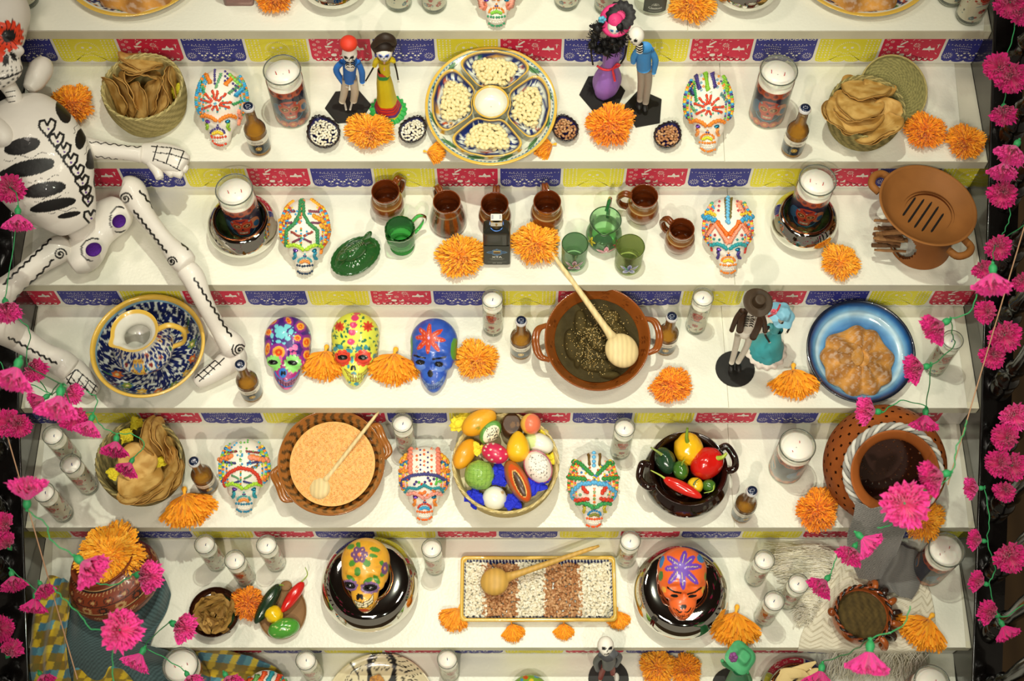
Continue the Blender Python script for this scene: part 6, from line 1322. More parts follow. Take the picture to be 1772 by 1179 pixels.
# -- clay brazier with split wood
M_terra = mat('burnished_terracotta', attr=True, rough=.6, spec=.25, var=.22, vscale=9, bump=.15, bscale=60)
def brazier():
 t = thing('clay_brazier', 'tall terracotta brazier, wide slotted bowl on a drum foot stuffed with kindling', 'brazier', at(1592, 420, Z[2] + .0003)); o = np.array(t.location)
 H = .165; Pr = at(1606, 355, Z[2] + H); mm = mpp(Pr); R = 87 * mm; c0 = Pr - o; til = rotm(-.10, .12)
 Rf = 50 * mm
 # drum foot with an opening cut on the front left
 n, k = 96, 30; th = np.arange(n) * 2 * PI / n; zz = np.linspace(0, H * .80, k); T, Zg = np.meshgrid(th, zz, indexing='ij'); Rr = Rf * (1.12 - .25 * (Zg / H) ** .8); sh = (Zg / H) ** 1 * c0[0] * .8; sy = (Zg / H) * c0[1] * .8
 V = np.stack([Rr * np.cos(T) + sh, Rr * np.sin(T) + sy, Zg], -1); F = gridF(n, k, wu=True); fc = V.reshape(-1, 3)[F].mean(1); a = np.arctan2(fc[:, 1], fc[:, 0]); da = np.abs((a - (-PI * .86) + PI) % (2 * PI) - PI); op = ((da / .62) ** 2 + ((fc[:, 2] - .055) / .048) ** 2) < 1
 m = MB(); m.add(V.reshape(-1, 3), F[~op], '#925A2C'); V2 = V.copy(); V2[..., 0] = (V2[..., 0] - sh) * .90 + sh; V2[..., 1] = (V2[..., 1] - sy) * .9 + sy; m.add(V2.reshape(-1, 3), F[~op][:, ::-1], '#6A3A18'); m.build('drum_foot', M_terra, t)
 pr = spline([(.30, -.42), (.52, -.36), (.78, -.22), (.95, -.05), (1.0, .0), (.985, .018), (.95, .01), (.90, -.04), (.74, -.17), (.5, -.27), (.25, -.32), (.01, -.33)], 90) * R
 V, F = lathe(pr, 160); xy = V[:, :2]; g = math.radians(-52); cs, sn = math.cos(g), math.sin(g); ff = V[F].mean(1); inner = np.tile(np.arange(89), 160) > 44
 u = ff[:, 0] * math.cos(.95) + ff[:, 1] * math.sin(.95); v = -ff[:, 0] * math.sin(.95) + ff[:, 1] * math.cos(.95); slot = np.zeros(len(F), bool)
 for i in range(5): L_ = [.30, .40, .42, .38, .30][i]; slot |= (np.abs(v - (-.34 + i * .16) * R) < .016 * R) & (np.abs(u + .02 * R) < L_ * R)
 c = np.tile(np.array(C('#966130')), (len(V), 1));
 slotv = np.zeros(len(V), bool); uu = V[:, 0] * math.cos(.95) + V[:, 1] * math.sin(.95); vv = -V[:, 0] * math.sin(.95) + V[:, 1] * math.cos(.95)
 W = V @ til.T + c0; m = MB(); m.add(W, F, c); m.build('slotted_bowl', M_terra, t)
 m = MB()   # dark strips laid on the uncut bowl, painted shade for its five slots
 for i in range(5):
  L_ = [.30, .40, .42, .38, .30][i]; v0 = (-.34 + i * .16) * R; pts = []
  for s in np.linspace(-1, 1, 14):
   uu_ = s * L_ * R - .02 * R; x = uu_ * math.cos(.95) - v0 * math.sin(.95); y = uu_ * math.sin(.95) + v0 * math.cos(.95); r0 = math.hypot(x, y); z = np.interp(r0, pr[45:][::-1, 0], pr[45:][::-1, 1]); pts.append((x, y, z + .0006))
  pts = np.array(pts) @ til.T + c0; add_tube(m, pts, np.r_[.0012, np.full(12, .0030), .0012], 6, '#0A0604', flat=.25)
 m.build('bowl_slot', mat('slot_shade', '#0B0705', rough=.9), t)
 for (hx, hy) in ((-.80, .70), (.62, -.86)):
  d = unit(np.array([hx, hy])); w_ = np.array([-d[1], d[0]]); m = MB(); q = [(*(d * R * .93 + w_ * R * .24), -.03), (*(d * R * 1.14 + w_ * R * .20), -.028), (*(d * R * 1.22), -.025), (*(d * R * 1.14 - w_ * R * .20), -.028), (*(d * R * .93 - w_ * R * .24), -.03)]
  add_tube(m, spline(q, 20) @ til.T + c0, .0095, 10, '#97612E'); m.build('loop_handle', M_terra, t)
brazier()
M_wood = mat('split_kindling', attr=True, rough=.85, bump=.6, bscale=90, var=.3, vscale=70)
def sticks():
 r = np.random.RandomState(9)
 for k in range(16):
  x, y = 1560 + r.uniform(-6, 12), 412 + r.uniform(-28, 28); a = at(x, y, Z[2] + .03 + r.uniform(0, .05)); b = at(1512 + r.uniform(-4, 12), 395 + (y - 412) * .9 + 8 + r.uniform(0, 12), Z[2] + .022 + r.uniform(0, .05)); m = MB(); q = np.linspace(a, b, 7); q[1:-1] += r.randn(5, 3) * .0007; w_ = r.uniform(.0035, .0065)
  add_tube(m, q, w_ * (1 + .2 * r.randn(7)), 5, ['#7A5230', '#8A6038', '#5E3E22', '#966B40'][k % 4], flat=.6)
  tag(m.build('kindling_stick', M_wood, smooth=False), 'split brown kindling stick poking out of the brazier foot', 'stick', 'kindling in the brazier')
sticks()
# == fourth tier
def tal_bowl():
 H = .095; P = base(3, 255, 597, H); R = 99 * mpp(P + [0, 0, H]); t = thing('painted_bowl', 'large yellow-rimmed blue and white bowl with a jug standing in it', 'bowl', P + [0, 0, .0003])
 pr = spline([(.001, .001), (R * .5, .001), (R * .56, .006), (R * .80, H * .4), (R * .96, H * .85), (R, H * .97), (R * .985, H), (R * .94, H * .97), (R * .88, H * .75), (R * .74, H * .35), (R * .5, .012), (.001, .009)], 110)
 V, F = lathe(pr, 260); c = np.tile(np.array(C('#D2D6CC')), (len(V), 1)); idx = np.tile(np.arange(110), 260); rr_ = np.hypot(V[:, 0], V[:, 1]); th = np.arctan2(V[:, 1], V[:, 0]); r = np.random.RandomState(8)
 inn = idx > 62; s = R * 1000; Q = V[:, :2] * 1000 * (1.0 + .0 * V[:, :1]); ci = c.copy(); talavera(Q, ci, r, 17, (-s, -s, s, s), 1.55, '#141E52', False)
 pr2 = []
 for k in range(9):
  a = -2.6 + k * .42; x, y = s * .70 * math.cos(a), s * .70 * math.sin(a); col = ['#D8702A', '#7A8A3A', '#D8A83A'][k % 3]; pr2 += [('e', x, y, 15, 11, 0, '#2F5F8A'), ('f', x, y, 6, 2, 13, 4, k * 20, col), ('e', x, y, 4, 4, 0, '#F0D890'), ('e', x * 1.18, y * 1.18, 8, 3, k * 30, '#4A7A4A')]
 paint(Q, ci, pr2); c[inn] = ci[inn]; zo = np.c_[th * R * 1000 * .9, V[:, 2] * 1000 * 1.3]; co = c.copy(); talavera(zo, co, r, 14, (-500, 0, 500, 130), 1.3); c[~inn] = co[~inn]
 c[(V[:, 2] > H * .90)] = C('#DDB44A'); c[inn & (V[:, 2] > H * .84) & (V[:, 2] <= H * .90)] = C('#7FA6BC'); c[rr_ < R * .2] = C('#C8CCC2')
 m = MB(); m.add(V, F, c); m.build('bowl_body', M_paint_gloss, t)
 H2 = .150; zb = .012; Q0 = at(233, 573, Z[3] + zb + H2); t2 = thing('painted_jug', 'talavera-style jug with yellow handle and open cream mouth, inside the big bowl'.replace('talavera-style', 'painted'), 'jug', (Q0[0], Q0[1], Z[3] + zb)); mm = mpp(Q0)
 M = 40 * mm; pr = spline([(.001, .001), (M * .75, .001), (M * .85, .005), (M * 1.28, H2 * .30), (M * 1.30, H2 * .45), (M * .95, H2 * .66), (M * .62, H2 * .78), (M * .70, H2 * .90), (M * 1.0, H2), (M * .97, H2 + .0015), (M * .66, H2 * .90), (M * .57, H2 * .78), (M * .85, H2 * .6), (M * 1.1, H2 * .4), (.001, H2 * .1)], 120)
 lip = lambda T, Z_: 1 + .22 * np.exp(-((T - (1.5 * PI - .95)) / .22) ** 2) * np.clip((Z_ - H2 * .8) / (H2 * .2), 0, 1)
 V, F = lathe(pr, 180, rf=lip); idx = np.tile(np.arange(120), 180); th = np.arctan2(V[:, 1], V[:, 0]); zz = V[:, 2]; c = np.tile(np.array(C('#DAD8CC')), (len(V), 1)); out = idx < 66
 Q = np.c_[(th + PI / 2 + PI) % (2 * PI) * 72 - PI * 72, zz * 1000]; co = c.copy(); talavera(Q, co, r, 13, (-230, 0, 230, 110), 1.4)
 pr2 = [('p', [(-12, 100), (12, 100), (16, 80), (12, 60), (0, 44), (-12, 60), (-16, 80)], '#E8B84A'), ('e', 0, 78, 4.5, 14, 0, '#5F8FC0'), ('e', -8, 80, 3, 10, 14, '#5F8FC0'), ('e', 8, 80, 3, 10, -14, '#5F8FC0')] + [('e', x, y, 1.2, 1.2, 0, '#A8501E') for x in (-11, -5, 5, 11) for y in (56, 64, 72, 88, 94) if abs(x) < 12]
 for sx in (-1, 1): pr2 += [('p', [(sx * 34 - 10, 86), (sx * 34 + 10, 86), (sx * 34 + 7, 66), (sx * 34 - 7, 66)], '#F0EBD8'), ('p', [(sx * 34 - 6, 84), (sx * 34 + 6, 84), (sx * 34, 68)], '#8A2A2E'), ('l', [(sx * 34 - 12, 88), (sx * 34 - 9, 62), (sx * 34 + 9, 62), (sx * 34 + 12, 88)], 4, '#4A7AB8'), ('e', sx * 34, 58, 6, 5, 0, '#16205A'), ('l', arc(sx * 24, 30, 26, 20, 20, 160), 5, '#C8A03A'), ('e', sx * 30, 26, 10, 6, 20, '#2A4A7A'), ('e', sx * 16, 46, 3, 6, 30, '#4A7A4A')]
 pr2.append(('l', [(-228, 14), (228, 14)], 3, '#2A4A7A')); paint(Q, co, pr2); c[out] = co[out]; c[out & (zz > H2 * .74)] = C('#DAD8CC'); c[(zz > H2 * .985)] = C('#DDB44A')
 m = MB(); m.add(V, F, c); m.build('jug_body', M_paint_gloss, t2)
 m = MB(); hp = spline([(M * .9, M * .15, H2 * .93), (M * 1.45, M * .30, H2 * .98), (M * 1.95, M * .28, H2 * .80), (M * 1.85, M * .1, H2 * .52), (M * 1.28, M * .0, H2 * .38)], 24); add_tube(m, hp, .0075, 12, '#DDB44A', flat=.75); m.build('handle', M_paint_gloss, t2)
tal_bowl()
M_caz = mat('glazed_earthenware', attr=True, rough=.16, coat=.8, var=.15, vscale=18)
def cazuela(n, cx, cy, rpx, H, tilt, label, cols, stripes, ang=0, deep=.30, hs=1.0):
 """glazed casserole tipped toward the viewer; (cx,cy) is the centre of its rim"""
 R0 = rpx * 1.45e-3; Pc = at(cx, cy, Z[n] + H * math.cos(tilt) + R0 * .5 * math.sin(tilt) + .002); R = rpx * mpp(Pc); t = thing('clay_casserole', label, 'casserole', Pc); t.rotation_euler = (tilt, 0, math.radians(0))
 pr = spline([(.001, -H), (R * .50, -H), (R * .60, -H * .94), (R * .85, -H * .5), (R * .97, -H * .12), (R * 1.0, -.002), (R * .985, .002), (R * .95, -.003), (R * .86, -H * deep * .9), (R * .80, -H * deep * 1.35), (R * .6, -H * .8), (.001, -H * .88)], 90)
 V, F = lathe(pr, 200); c = np.tile(np.array(C(cols[0])), (len(V), 1)); idx = np.tile(np.arange(90), 200); rr_ = np.hypot(V[:, 0], V[:, 1]); th = np.arctan2(V[:, 1], V[:, 0])
 if stripes: c[(idx > 40) & (rr_ > R * .76) & (rr_ < R * .95) & (np.sin(th * 33 + 1.2 * np.sin(rr_ * 260 + 3 * th)) > .25)] = C(cols[1]); c[(idx < 38) & (rr_ > R * .8) & (np.sin(th * 33) > .3)] = C(cols[1])
 else:
  Q = V[:, :2] * 1000; s = R * 880
  pr2 = [('l', arc(s * math.cos(a), s * math.sin(a), q, q * .9, 0, 360, 16), 1.1, cols[1]) for a in np.linspace(0, 6, 14) for q in (5, 9)]; paint(Q, c, pr2); c[idx < 40] = C(cols[0])
 m = MB(); m.add(V, F, c); m.build('casserole_body', M_caz, t)
 for sx in (-1, 1):
  a = math.radians(ang) + (PI if sx < 0 else 0); d = np.array([math.cos(a), math.sin(a)]); w_ = np.array([-d[1], d[0]])
  for dz in (0,):
   m = MB(); q = [(*(d * R * .90 + w_ * R * .34), -.010), (*(d * R * (1 + .1 * hs) + w_ * R * .26), -.004), (*(d * R * (1 + .17 * hs * hs)), .0), (*(d * R * (1 + .1 * hs) - w_ * R * .26), -.004), (*(d * R * .90 - w_ * R * .34), -.010)]
   for o_ in (-.004, .004): add_tube(m, spline(q, 24) + np.array([*(d * o_), -abs(o_) * .3]), .0062, 10, cols[0])
   m.build('handle', M_caz, t)
 return t, R, Pc, rotm(tilt)
def heap(n_r, R, z0, hfun, colf, name, mt, t, k=120, kr=60, kind=None, label=None):
 th = np.arange(k) * 2 * PI / k; rr_ = np.linspace(.002, 1, kr); T, Rr = np.meshgrid(th, rr_, indexing='ij'); X, Y = R * Rr * np.cos(T), R * Rr * np.sin(T); Zz = z0 + hfun(X, Y, Rr); V = np.stack([X, Y, Zz], -1).reshape(-1, 3); m = MB(); m.add(V, gridF(k, kr, wu=True), colf(V)); return m.build(name, mt, t, kind=kind, label=label)
t, R, Pc, Rt = cazuela(3, 1034, 586, 92, .085, .26, 'brown glazed two-handled casserole full of dark mole sauce', ('#8C4A1A', '#6A3410'), False, 4)
M_mole = mat('mole_sauce', attr=True, rough=.75, spec=.2, bump=.9, bscale=240, bdist=.0015)
lumps = [(-.40, .42, .16, .34, 0), (-.05, .05, .20, .36, .5), (.10, -.12, .14, .18, 0), (.05, -.62, .46, .17, 0), (-.62, -.1, .18, .40, .1), (.28, .52, .3, .22, .4), (.52, .18, .22, .3, .6), (-.42, -.30, .12, .4, -.2), (.3, -.85, .25, .1, 0)]
def hf(X, Y, Rr):
 x, y = X / (R * .78), Y / (R * .78); h = np.zeros_like(x)
 for lx, ly, a, b, g in lumps: u = (x - lx) * math.cos(g) + (y - ly) * math.sin(g); v = -(x - lx) * math.sin(g) + (y - ly) * math.cos(g); h = np.maximum(h, .015 * np.sqrt(np.clip(1 - (u / a) ** 2 - (v / b) ** 2, 0, 1)))
 return h * 1.1 + .0022 * np.sin(7 * x + 2) * np.cos(6 * y + 3 * x) + .0012 * np.sin(23 * x) * np.sin(19 * y)
def cf(V):
 a = noise3(V, 110, 2, 3)[:, None]; return np.array(C('#3E3418')) * (1 + .25 * a) * np.where(V[:, 2:3] > -.022, 1.15, .85)
heap(0, R * .80, -.030, hf, cf, 'mole_with_meat', M_mole, t, 150, 70)
r = np.random.RandomState(3); m = MB()
for k in range(620):
 cl = r.randint(7); cx, cy = [(-.25, .1), (-.3, -.2), (.15, .55), (.35, .35), (-.1, -.5), (.5, -.3), (.0, .1)][cl]; x, y = cx + r.randn() * .20, cy + r.randn() * .22
 if x * x + y * y > .85: continue
 X, Y = x * R * .78, y * R * .78; z = -.030 + float(hf(np.array([X]), np.array([Y]), 0)[0]); V, F = ell((0, 0, 0), (.0017, .0011, .0007), 5, 4, rotm(0, 0, r.uniform(0, 3))); m.add(V + (X, Y, z + .0006), F, ['#C8A868', '#A88848', '#DCC488'][k % 3])
m.build('sesame_seeds', M_bean, t, kind='stuff')
M_wspoon = mat('pale_turned_wood', '#E6CE96', rough=.5, wave=(26, 2.5, .16), var=.06)
def spoon(label, head, hz, ha, hb, hr, end, ez, hw=(4.5, 5.5), col=None, nm='wooden_spoon', ang=0):
 """head pixel centre + height, half sizes px; handle end pixel + height"""
 A_ = at(*head, hz); B_ = at(*end, ez); mm = mpp(A_); d = unit(B_ - A_); L = np.linalg.norm(B_ - A_); up = unit(np.array([0, 0, 1.]) - d * d[2]); sd = np.cross(up, d)
 t = thing(nm, label, 'spoon', A_); Rm = np.stack([d, -sd, up], 1); mt = col or M_wspoon
 V, F = ell((0, 0, 0), (ha * mm, hb * mm, hr * mm), 40, 24, pw=.85); V[:, 0] += 0; m = MB(); m.add(V @ Rm.T, F); m.build('spoon_head', mt, t)
 m = MB(); xs = np.linspace(ha * mm * .8, L, 14); rad = np.interp(np.linspace(0, 1, 14), [0, .06, .12, .8, .95, 1], [hw[1] * 1.5, hw[1] * 1.15, hw[1] * .95, hw[0], hw[0] * .8, hw[0] * .5]) * mm; add_tube(m, np.outer(xs, d), rad, 14); m.build('handle', mt, t); return t
spoon('long turned wooden spoon resting in the mole casserole, handle pointing up left', (1076, 607), Z[3] + .098, 31, 29, 15, (951, 432), Z[2] + .03, (4.2, 6.5))
# -- couple with hat and blue bonnet
f = Fig('skeleton figurine of a man in brown hat and open jacket on a round black stand', 3, 1270, 641)
f.stand(34, 28, 0, 3, (2, 2), 34)
f.part('trousers', lambda m: [f.limb(m, [(1278, 576), (1274, 598), (1266, 628)], [6, 5.5, 4.5], '#D8D2C4'), f.limb(m, [(1298, 578), (1292, 600), (1277, 627)], [6, 5.5, 4.5], '#D8D2C4'), f.ball(m, (1288, 577), 10, '#DED8CA')])
f.part('shoes', lambda m: [f.ball(m, (1265, 636, -.006), 6, '#100D0C', sc=(.9, 1.7, .8)), f.ball(m, (1278, 636, -.006), 6, '#100D0C', sc=(.9, 1.7, .8))])
def ribs(m):
 f.limb(m, [(1300, 546), (1297, 560), (1293, 572)], [10, 10, 8], '#E6E0D2', 14)
 for k in range(5):
  for sx in (-1, 1): f.limb(m, [(1298 + sx * 1 - k * .8, 549 + k * 4, -.019), (1298 + sx * 5 - k * .8, 548 + k * 4, -.018), (1298 + sx * 9 - k * .8, 551 + k * 4, -.010)], [.8, 1, .8], '#15120E', 5)
f.part('rib_cage', ribs)
f.part('jacket', lambda m: [f.limb(m, [(1288, 538, .004), (1284, 552, -.004), (1280, 572, -.006)], [6, 7, 6], '#3A2414', 12), f.limb(m, [(1314, 540, .004), (1312, 560, -.004), (1303, 584, -.006)], [6, 8, 6], '#3A2414', 12), f.limb(m, [(1300, 540, .012), (1298, 560, .012), (1294, 575, .012)], [12, 12, 10], '#3A2414', 14)])
for pts in ([(1284, 538), (1274, 552), (1266, 572)], [(1316, 542), (1322, 556), (1324, 574)]): f.part('sleeve', lambda m: f.limb(m, pts, [5, 4.5, 4], '#3A2414')); f.hand((pts[-1][0], pts[-1][1] + 2), (0, 5))
f.head((1305, 537), 12)
def bhat(m):
 c0 = f.J(1311, 524, .004); V, F = lathe([(a * f.m, b * f.m) for a, b in spline([(.1, 17), (7, 17), (9, 15), (10, 4), (12, 1), (22, 0), (23, -1), (12, -1), (9, 0), (.1, 0)], 40)], 44); V[:, 2] += .12 * np.abs(V[:, 0]) * (np.hypot(V[:, 0], V[:, 1]) > 11 * f.m); m.add(V @ rotm(.15, .12).T + c0, F, '#3A2A18')
f.part('hat', bhat)
f = Fig('skeleton figurine of a woman in turquoise dress and light blue bonnet', 3, 1324, 608)
f.stand(34, 28, 0, 3, (0, 3), 34)
def tdress(m):
 r = f.m; V, F = lathe([(a * r, b * r) for a, b in spline([(29, 3), (30, 8), (25, 22), (18, 40), (12, 58), (8, 72), (8, 84)], 50)], 60, rf=lambda T, Z_: 1 + .04 * np.sin(7 * T) * (Z_ < .03)); V[:, 0] += V[:, 2] * .10; c = np.tile(np.array(C('#3FA0A8')), (len(V), 1)); c = c * (1 + .2 * noise3(V, 60, 3)[:, None]); m.add(V, F, c)
f.part('dress', tdress)
def tlace(m):
 r = f.m
 for rr_, z in ((31, 5), (30.5, 9)):
  V, F = lathe([(a * r, b * r) for a, b in [(rr_ - 2, z), (rr_ + 3, z - 1.5), (rr_ + 5, z - 3.5)]], 110, rf=lambda T, Z_: 1 + .05 * np.sin(15 * T)); m.add(V, F, '#DCD2C6')
f.part('lace_hem', tlace)
f.part('bodice', lambda m: [f.limb(m, [(1340, 572), (1344, 564), (1346, 556)], [8, 8, 6], '#4FA8B0', 12), f.ball(m, (1333, 565), 6, '#5FB4B8'), f.ball(m, (1355, 563), 5, '#5FB4B8')])
f.head((1349, 556, -.01), 9, skull='#8A8478'); f.hand((1331, 592, -.016), (3, 5)); f.hand((1361, 576, -.008), (-2, 6))
f.part('arm_bone', lambda m: f.limb(m, [(1330, 566, -.006), (1324, 578, -.012), (1331, 592, -.016)], [2.6, 2, 1.6], '#1A1714')); f.part('arm_bone', lambda m: f.limb(m, [(1357, 564), (1366, 566), (1362, 576)], [2.6, 2, 1.6], '#1A1714'))
def bon(m):
 c0 = f.J(1354, 545, .004); V, F = lathe([(a * f.m, b * f.m) for a, b in spline([(.1, 13), (8, 12), (12, 5), (13, 1), (20, -1), (24, -3), (20, -2), (12, 0), (.1, 0)], 40)], 60, rf=lambda T, Z_: 1 + .07 * np.sin(6 * T + 1)); m.add(V @ rotm(.1, .35).T + c0, F, '#7FB8D0')
f.part('bonnet', bon); f.part('pink_rose', lambda m: [f.ball(m, (1339 + 3.2 * math.cos(a), 540 + 2.6 * math.sin(a), -.016), 3, '#E87A8A', 8, 6) for a in range(6)] + [f.ball(m, (1339, 539, -.019), 3, '#D84A62', 8, 6)]); f.part('ribbon', lambda m: [f.limb(m, [(1330, 548, -.012), (1338, 544, -.015), (1346, 536, -.012), (1350, 527, -.006)], [1.8, 1.8, 1.8, 1.5], '#D83A3E')])
# -- bread of the dead
M_bread = mat('sugared_bread', attr=True, rough=.7, bump=.6, bscale=170, bdist=.0012, var=.14, vscale=60)
def bread(n, cx, cy, rpx, z, label, seed, tilt=(0, 0, 0), nm=8, cen=(-.22, .12), hz=1.0):
 P = at(cx, cy, z + .015); R = rpx * mpp(P); k, kr = 170, 90; th = np.arange(k) * 2 * PI / k; rr_ = np.linspace(.003, 1, kr); T, Rr = np.meshgrid(th, rr_, indexing='ij'); r = np.random.RandomState(seed)
 ph = np.sort(np.arange(nm) * 2 * PI / nm + r.uniform(-.15, .15, nm)); edge = np.ones(k) * .86
 for p in ph: d = (th - p + PI) % (2 * PI) - PI; edge = np.maximum(edge, .88 + .12 * np.exp(-(d / .24) ** 2))
 Rr2 = Rr * edge[:, None]; X, Y = Rr2 * np.cos(T), Rr2 * np.sin(T); base_h = .30 * np.sqrt(np.clip(1 - Rr ** 2.6, 0, 1)); h = base_h.copy(); bone = np.zeros_like(h)
 for p in ph:
  d = np.abs((T - p + PI) % (2 * PI) - PI) * Rr2; bar = .085 * np.exp(-(d / .13) ** 2) * (Rr2 > .25) ; kn = .09 * np.exp(-((X - .82 * math.cos(p)) ** 2 + (Y - .82 * math.sin(p)) ** 2) / .028); kn2 = .07 * np.exp(-((X - .55 * math.cos(p)) ** 2 + (Y - .55 * math.sin(p)) ** 2) / .02); b = np.maximum(bar, kn + kn2); bone = np.maximum(bone, b)
 q = ((X - cen[0]) ** 2 + (Y - cen[1]) ** 2) / .125; h = h + 2.0 * bone * (1 - Rr ** 8); kk = q < 1; h[kk] = np.maximum(h[kk], .34 + .09 * np.sqrt(1 - q[kk])); h[kk & (q > .93)] -= .03
 V = np.stack([X * R, Y * R, (h * hz + .02 * noise3(np.c_[X.ravel(), Y.ravel(), X.ravel() * 0], 9, seed).reshape(h.shape) * (1 - Rr ** 6)) * R * .75], -1).reshape(-1, 3)
 a = noise3(V / R, 7, seed, 3); b = np.clip(bone.ravel() / .13, 0, 1)[:, None]; cc = np.array(C('#CB9040')) * (1 - b) + np.array(C('#8A5424')) * b; sug = np.clip((noise3(V / R, 38, seed + 3, 3) - .1) * 2.0, 0, .5)[:, None] * (.35 + .65 * b); cc = cc * (1 + .18 * a[:, None]); cc = cc * (1 - sug) + np.array(C('#D8C8B8')) * sug; q_ = q.ravel(); cc[q_ < 1] = cc[q_ < 1] * .82
 m = MB(); m.add(V, gridF(k, kr, wu=True), cc); o = m.build('sugared_bread', M_bread, loc=(P[0], P[1], z)); o.rotation_euler = tilt; tag(o, label, 'bread'); return o
def blue_plate():
 tl = .13; Pc = at(1488, 610, Z[3] + .035); R = 94 * mpp(Pc); t = thing('blue_plate', 'deep blue glazed plate with pale inner ring under a sugared bread', 'plate', Pc); t.rotation_euler = (tl, 0, 0)
 pr = spline([(.001, -.020), (R * .6, -.020), (R * .8, -.012), (R * .97, .006), (R, .011), (R * .985, .0135), (R * .95, .012), (R * .84, -.002), (R * .78, -.009), (R * .6, -.013), (.001, -.014)], 110)
 V, F = lathe(pr, 150); rr_ = np.hypot(V[:, 0], V[:, 1]) / R; ks = [0, .6, .70, .78, .84, .90, .95, 1.0]; cs = ['#5C8CB8', '#4A7FB4', '#6FA4CC', '#B4D0DC', '#6FA8D0', '#1E5C9C', '#0C1C38', '#080C18']; cl = np.array([C(x) for x in cs]); c = np.stack([np.interp(rr_, ks, cl[:, i]) for i in range(3)], 1); c *= (1 + .12 * noise3(V, 160, 4)[:, None]); m = MB(); m.add(V, F, c); m.build('plate_body', M_paint_gloss, t)
 o = bread(3, 1486, 621, 66, Z[3] + .030, 'knobbly sugared bread of the dead on the blue plate', 5, (tl, 0, .2), 9)
blue_plate()
# == fifth and sixth tiers
t, R, Pc, Rt = cazuela(4, 573, 800, 93, .085, .20, 'striped brown casserole of orange rice with a wooden spoon', ('#9A5E26', '#43301A'), True, 25, .30, .55)
M_rice = mat('orange_rice', attr=True, rough=.6, bump=.9, bscale=330, bdist=.0015)
heap(0, R * .80, -.026, lambda X, Y, Rr: .012 * (1 - Rr ** 2) + .0010 * np.sin(X * 300) * np.cos(Y * 280), lambda V: np.array(C('#EDB266')) * (1 + .12 * noise3(V, 420, 3, 2)[:, None]), 'rice_bed', M_rice, t, 140, 60)
r = np.random.RandomState(5); m = MB()
for k in range(2600):
 a, q = r.uniform(0, 2 * PI), math.sqrt(r.rand()) * .96; X, Y = R * .78 * q * math.cos(a), R * .78 * q * math.sin(a); V, F = ell((0, 0, 0), (.0032, .0010, .0010), 5, 4, rotm(0, r.uniform(-.4, .4), r.uniform(0, 3))); m.add(V + (X, Y, -.0255 + .012 * (1 - (q * .98) ** 2)), F, ['#F2C07A', '#E8A558', '#F5CE90', '#EDB468'][k % 4])
m.build('rice_grains', M_bean, t, kind='stuff')
spoon('pale wooden spoon lying on the orange rice, handle pointing up right', (553, 845), Z[4] + .062, 20, 20, 9, (656, 712), Z[4] + .135, (3.2, 4.5))
# ---- fruit basket
t, P, R = basket(4, 875, 801, 92, .78, .115, 'deep pale straw basket heaped with fruit and blue tissue', ('#D8C68C', '#C2AD6E'))
m = MB(); add_lathe(m, [(.001, .05), (R * .90, .075)], 40, '#DAD0A6'); m.build('basket_packing', M_straw, t, kind='stuff')
M_fr = mat('fruit_skin', attr=True, rough=.35, coat=.25, var=.06, vscale=40, bump=.08, bscale=120)
def fruit(label, name, x, y, a, b, g, z, col, cat='fruit', tr=(760, 680, 4.715), pts=None, lump=None, nu=36, nv=22, cz=None, pear=0, mt=None, n=4, zr=None, flat=None):
 """ellipsoidal body shown as an a x b ellipse (crop px), long axis at g deg; pts paints it in crop coordinates"""
 P = at(x / tr[2] + tr[0], y / tr[2] + tr[1], Z[n] + z); mm = mpp(P); A, B_ = a / tr[2] * mm, b / tr[2] * mm; V, F = ell((0, 0, 0), (1, 1, 1), nu, nv)
 if pear: V[:, 1:] *= (1 - pear * V[:, :1])
 if lump: V *= (1 + lump[0] * noise3(V, lump[1], 3))[:, None]
 if flat: V[:, 2] = np.minimum(V[:, 2], flat)
 V = V[:, [0, 1, 2]] * [A, B_, (zr or B_)]; V = V @ rotm(0, 0, -math.radians(g)).T
 c = np.tile(np.array(C(col)), (len(V), 1))
 if pts: paint(proj(V + P), c, zt_(pts, *tr))
 m = MB(); m.add(V, F, c); t = thing(name, label, cat, P); m.build('fruit_body' if cat == 'fruit' else 'pepper_body', mt or M_fr, t); return t, A, B_, mm
fruit('larger yellow mango at the top left of the fruit basket', 'mango', 325, 242, 158, 96, -32, .135, '#E9A624', pts=[('e', 320, 290, 14, 22, 20, '#8A8A2A'), ('e', 400, 180, 50, 24, -30, '#EDB03A')])
fruit('yellow mango at the left edge of the fruit basket', 'mango', 210, 500, 140, 80, -62, .12, '#E8A020')
fruit('green-skinned halved fruit with black seeds near the mangoes', 'halved_fruit', 418, 322, 112, 74, -52, .14, '#5E9A42', pts=[('e', 425, 340, 84, 56, -52, '#EFE6C4')] + [('e', 425 + r.uniform(-55, 55), 345 + r.uniform(-60, 60), 4.5, 5.5, 0, '#2A2018') for _ in range(45)], nu=80, nv=50, flat=.75)
fruit('dark brown glossy round fruit at the back of the fruit basket', 'sapote', 592, 275, 90, 112, 0, .10, '#4A2E18', pts=[('e', 600, 262, 20, 26, 20, '#6E4A22'), ('e', 642, 258, 12, 20, 0, '#7A5228'), ('e', 575, 318, 22, 16, 0, '#62401E')], nu=50, nv=30, flat=.6)
fruit('halved guava with salmon flesh at the back right of the basket', 'guava', 746, 254, 84, 86, 0, .155, '#E8B448', pts=[('e', 765, 254, 66, 84, 8, '#EE7A56')], nu=60, nv=40)
fruit('pale green to white round squash at the right of the basket', 'squash', 810, 412, 128, 84, 22, .12, '#EEEEDC', pts=[('e', 720, 380, 70, 90, 0, '#CFE49A')], nu=50, nv=30)
fruit('bright yellow pear-shaped quince in the middle of the basket', 'quince', 642, 436, 132, 92, 90, .15, '#F2BE1E', pear=-.28, lump=(.03, 3))
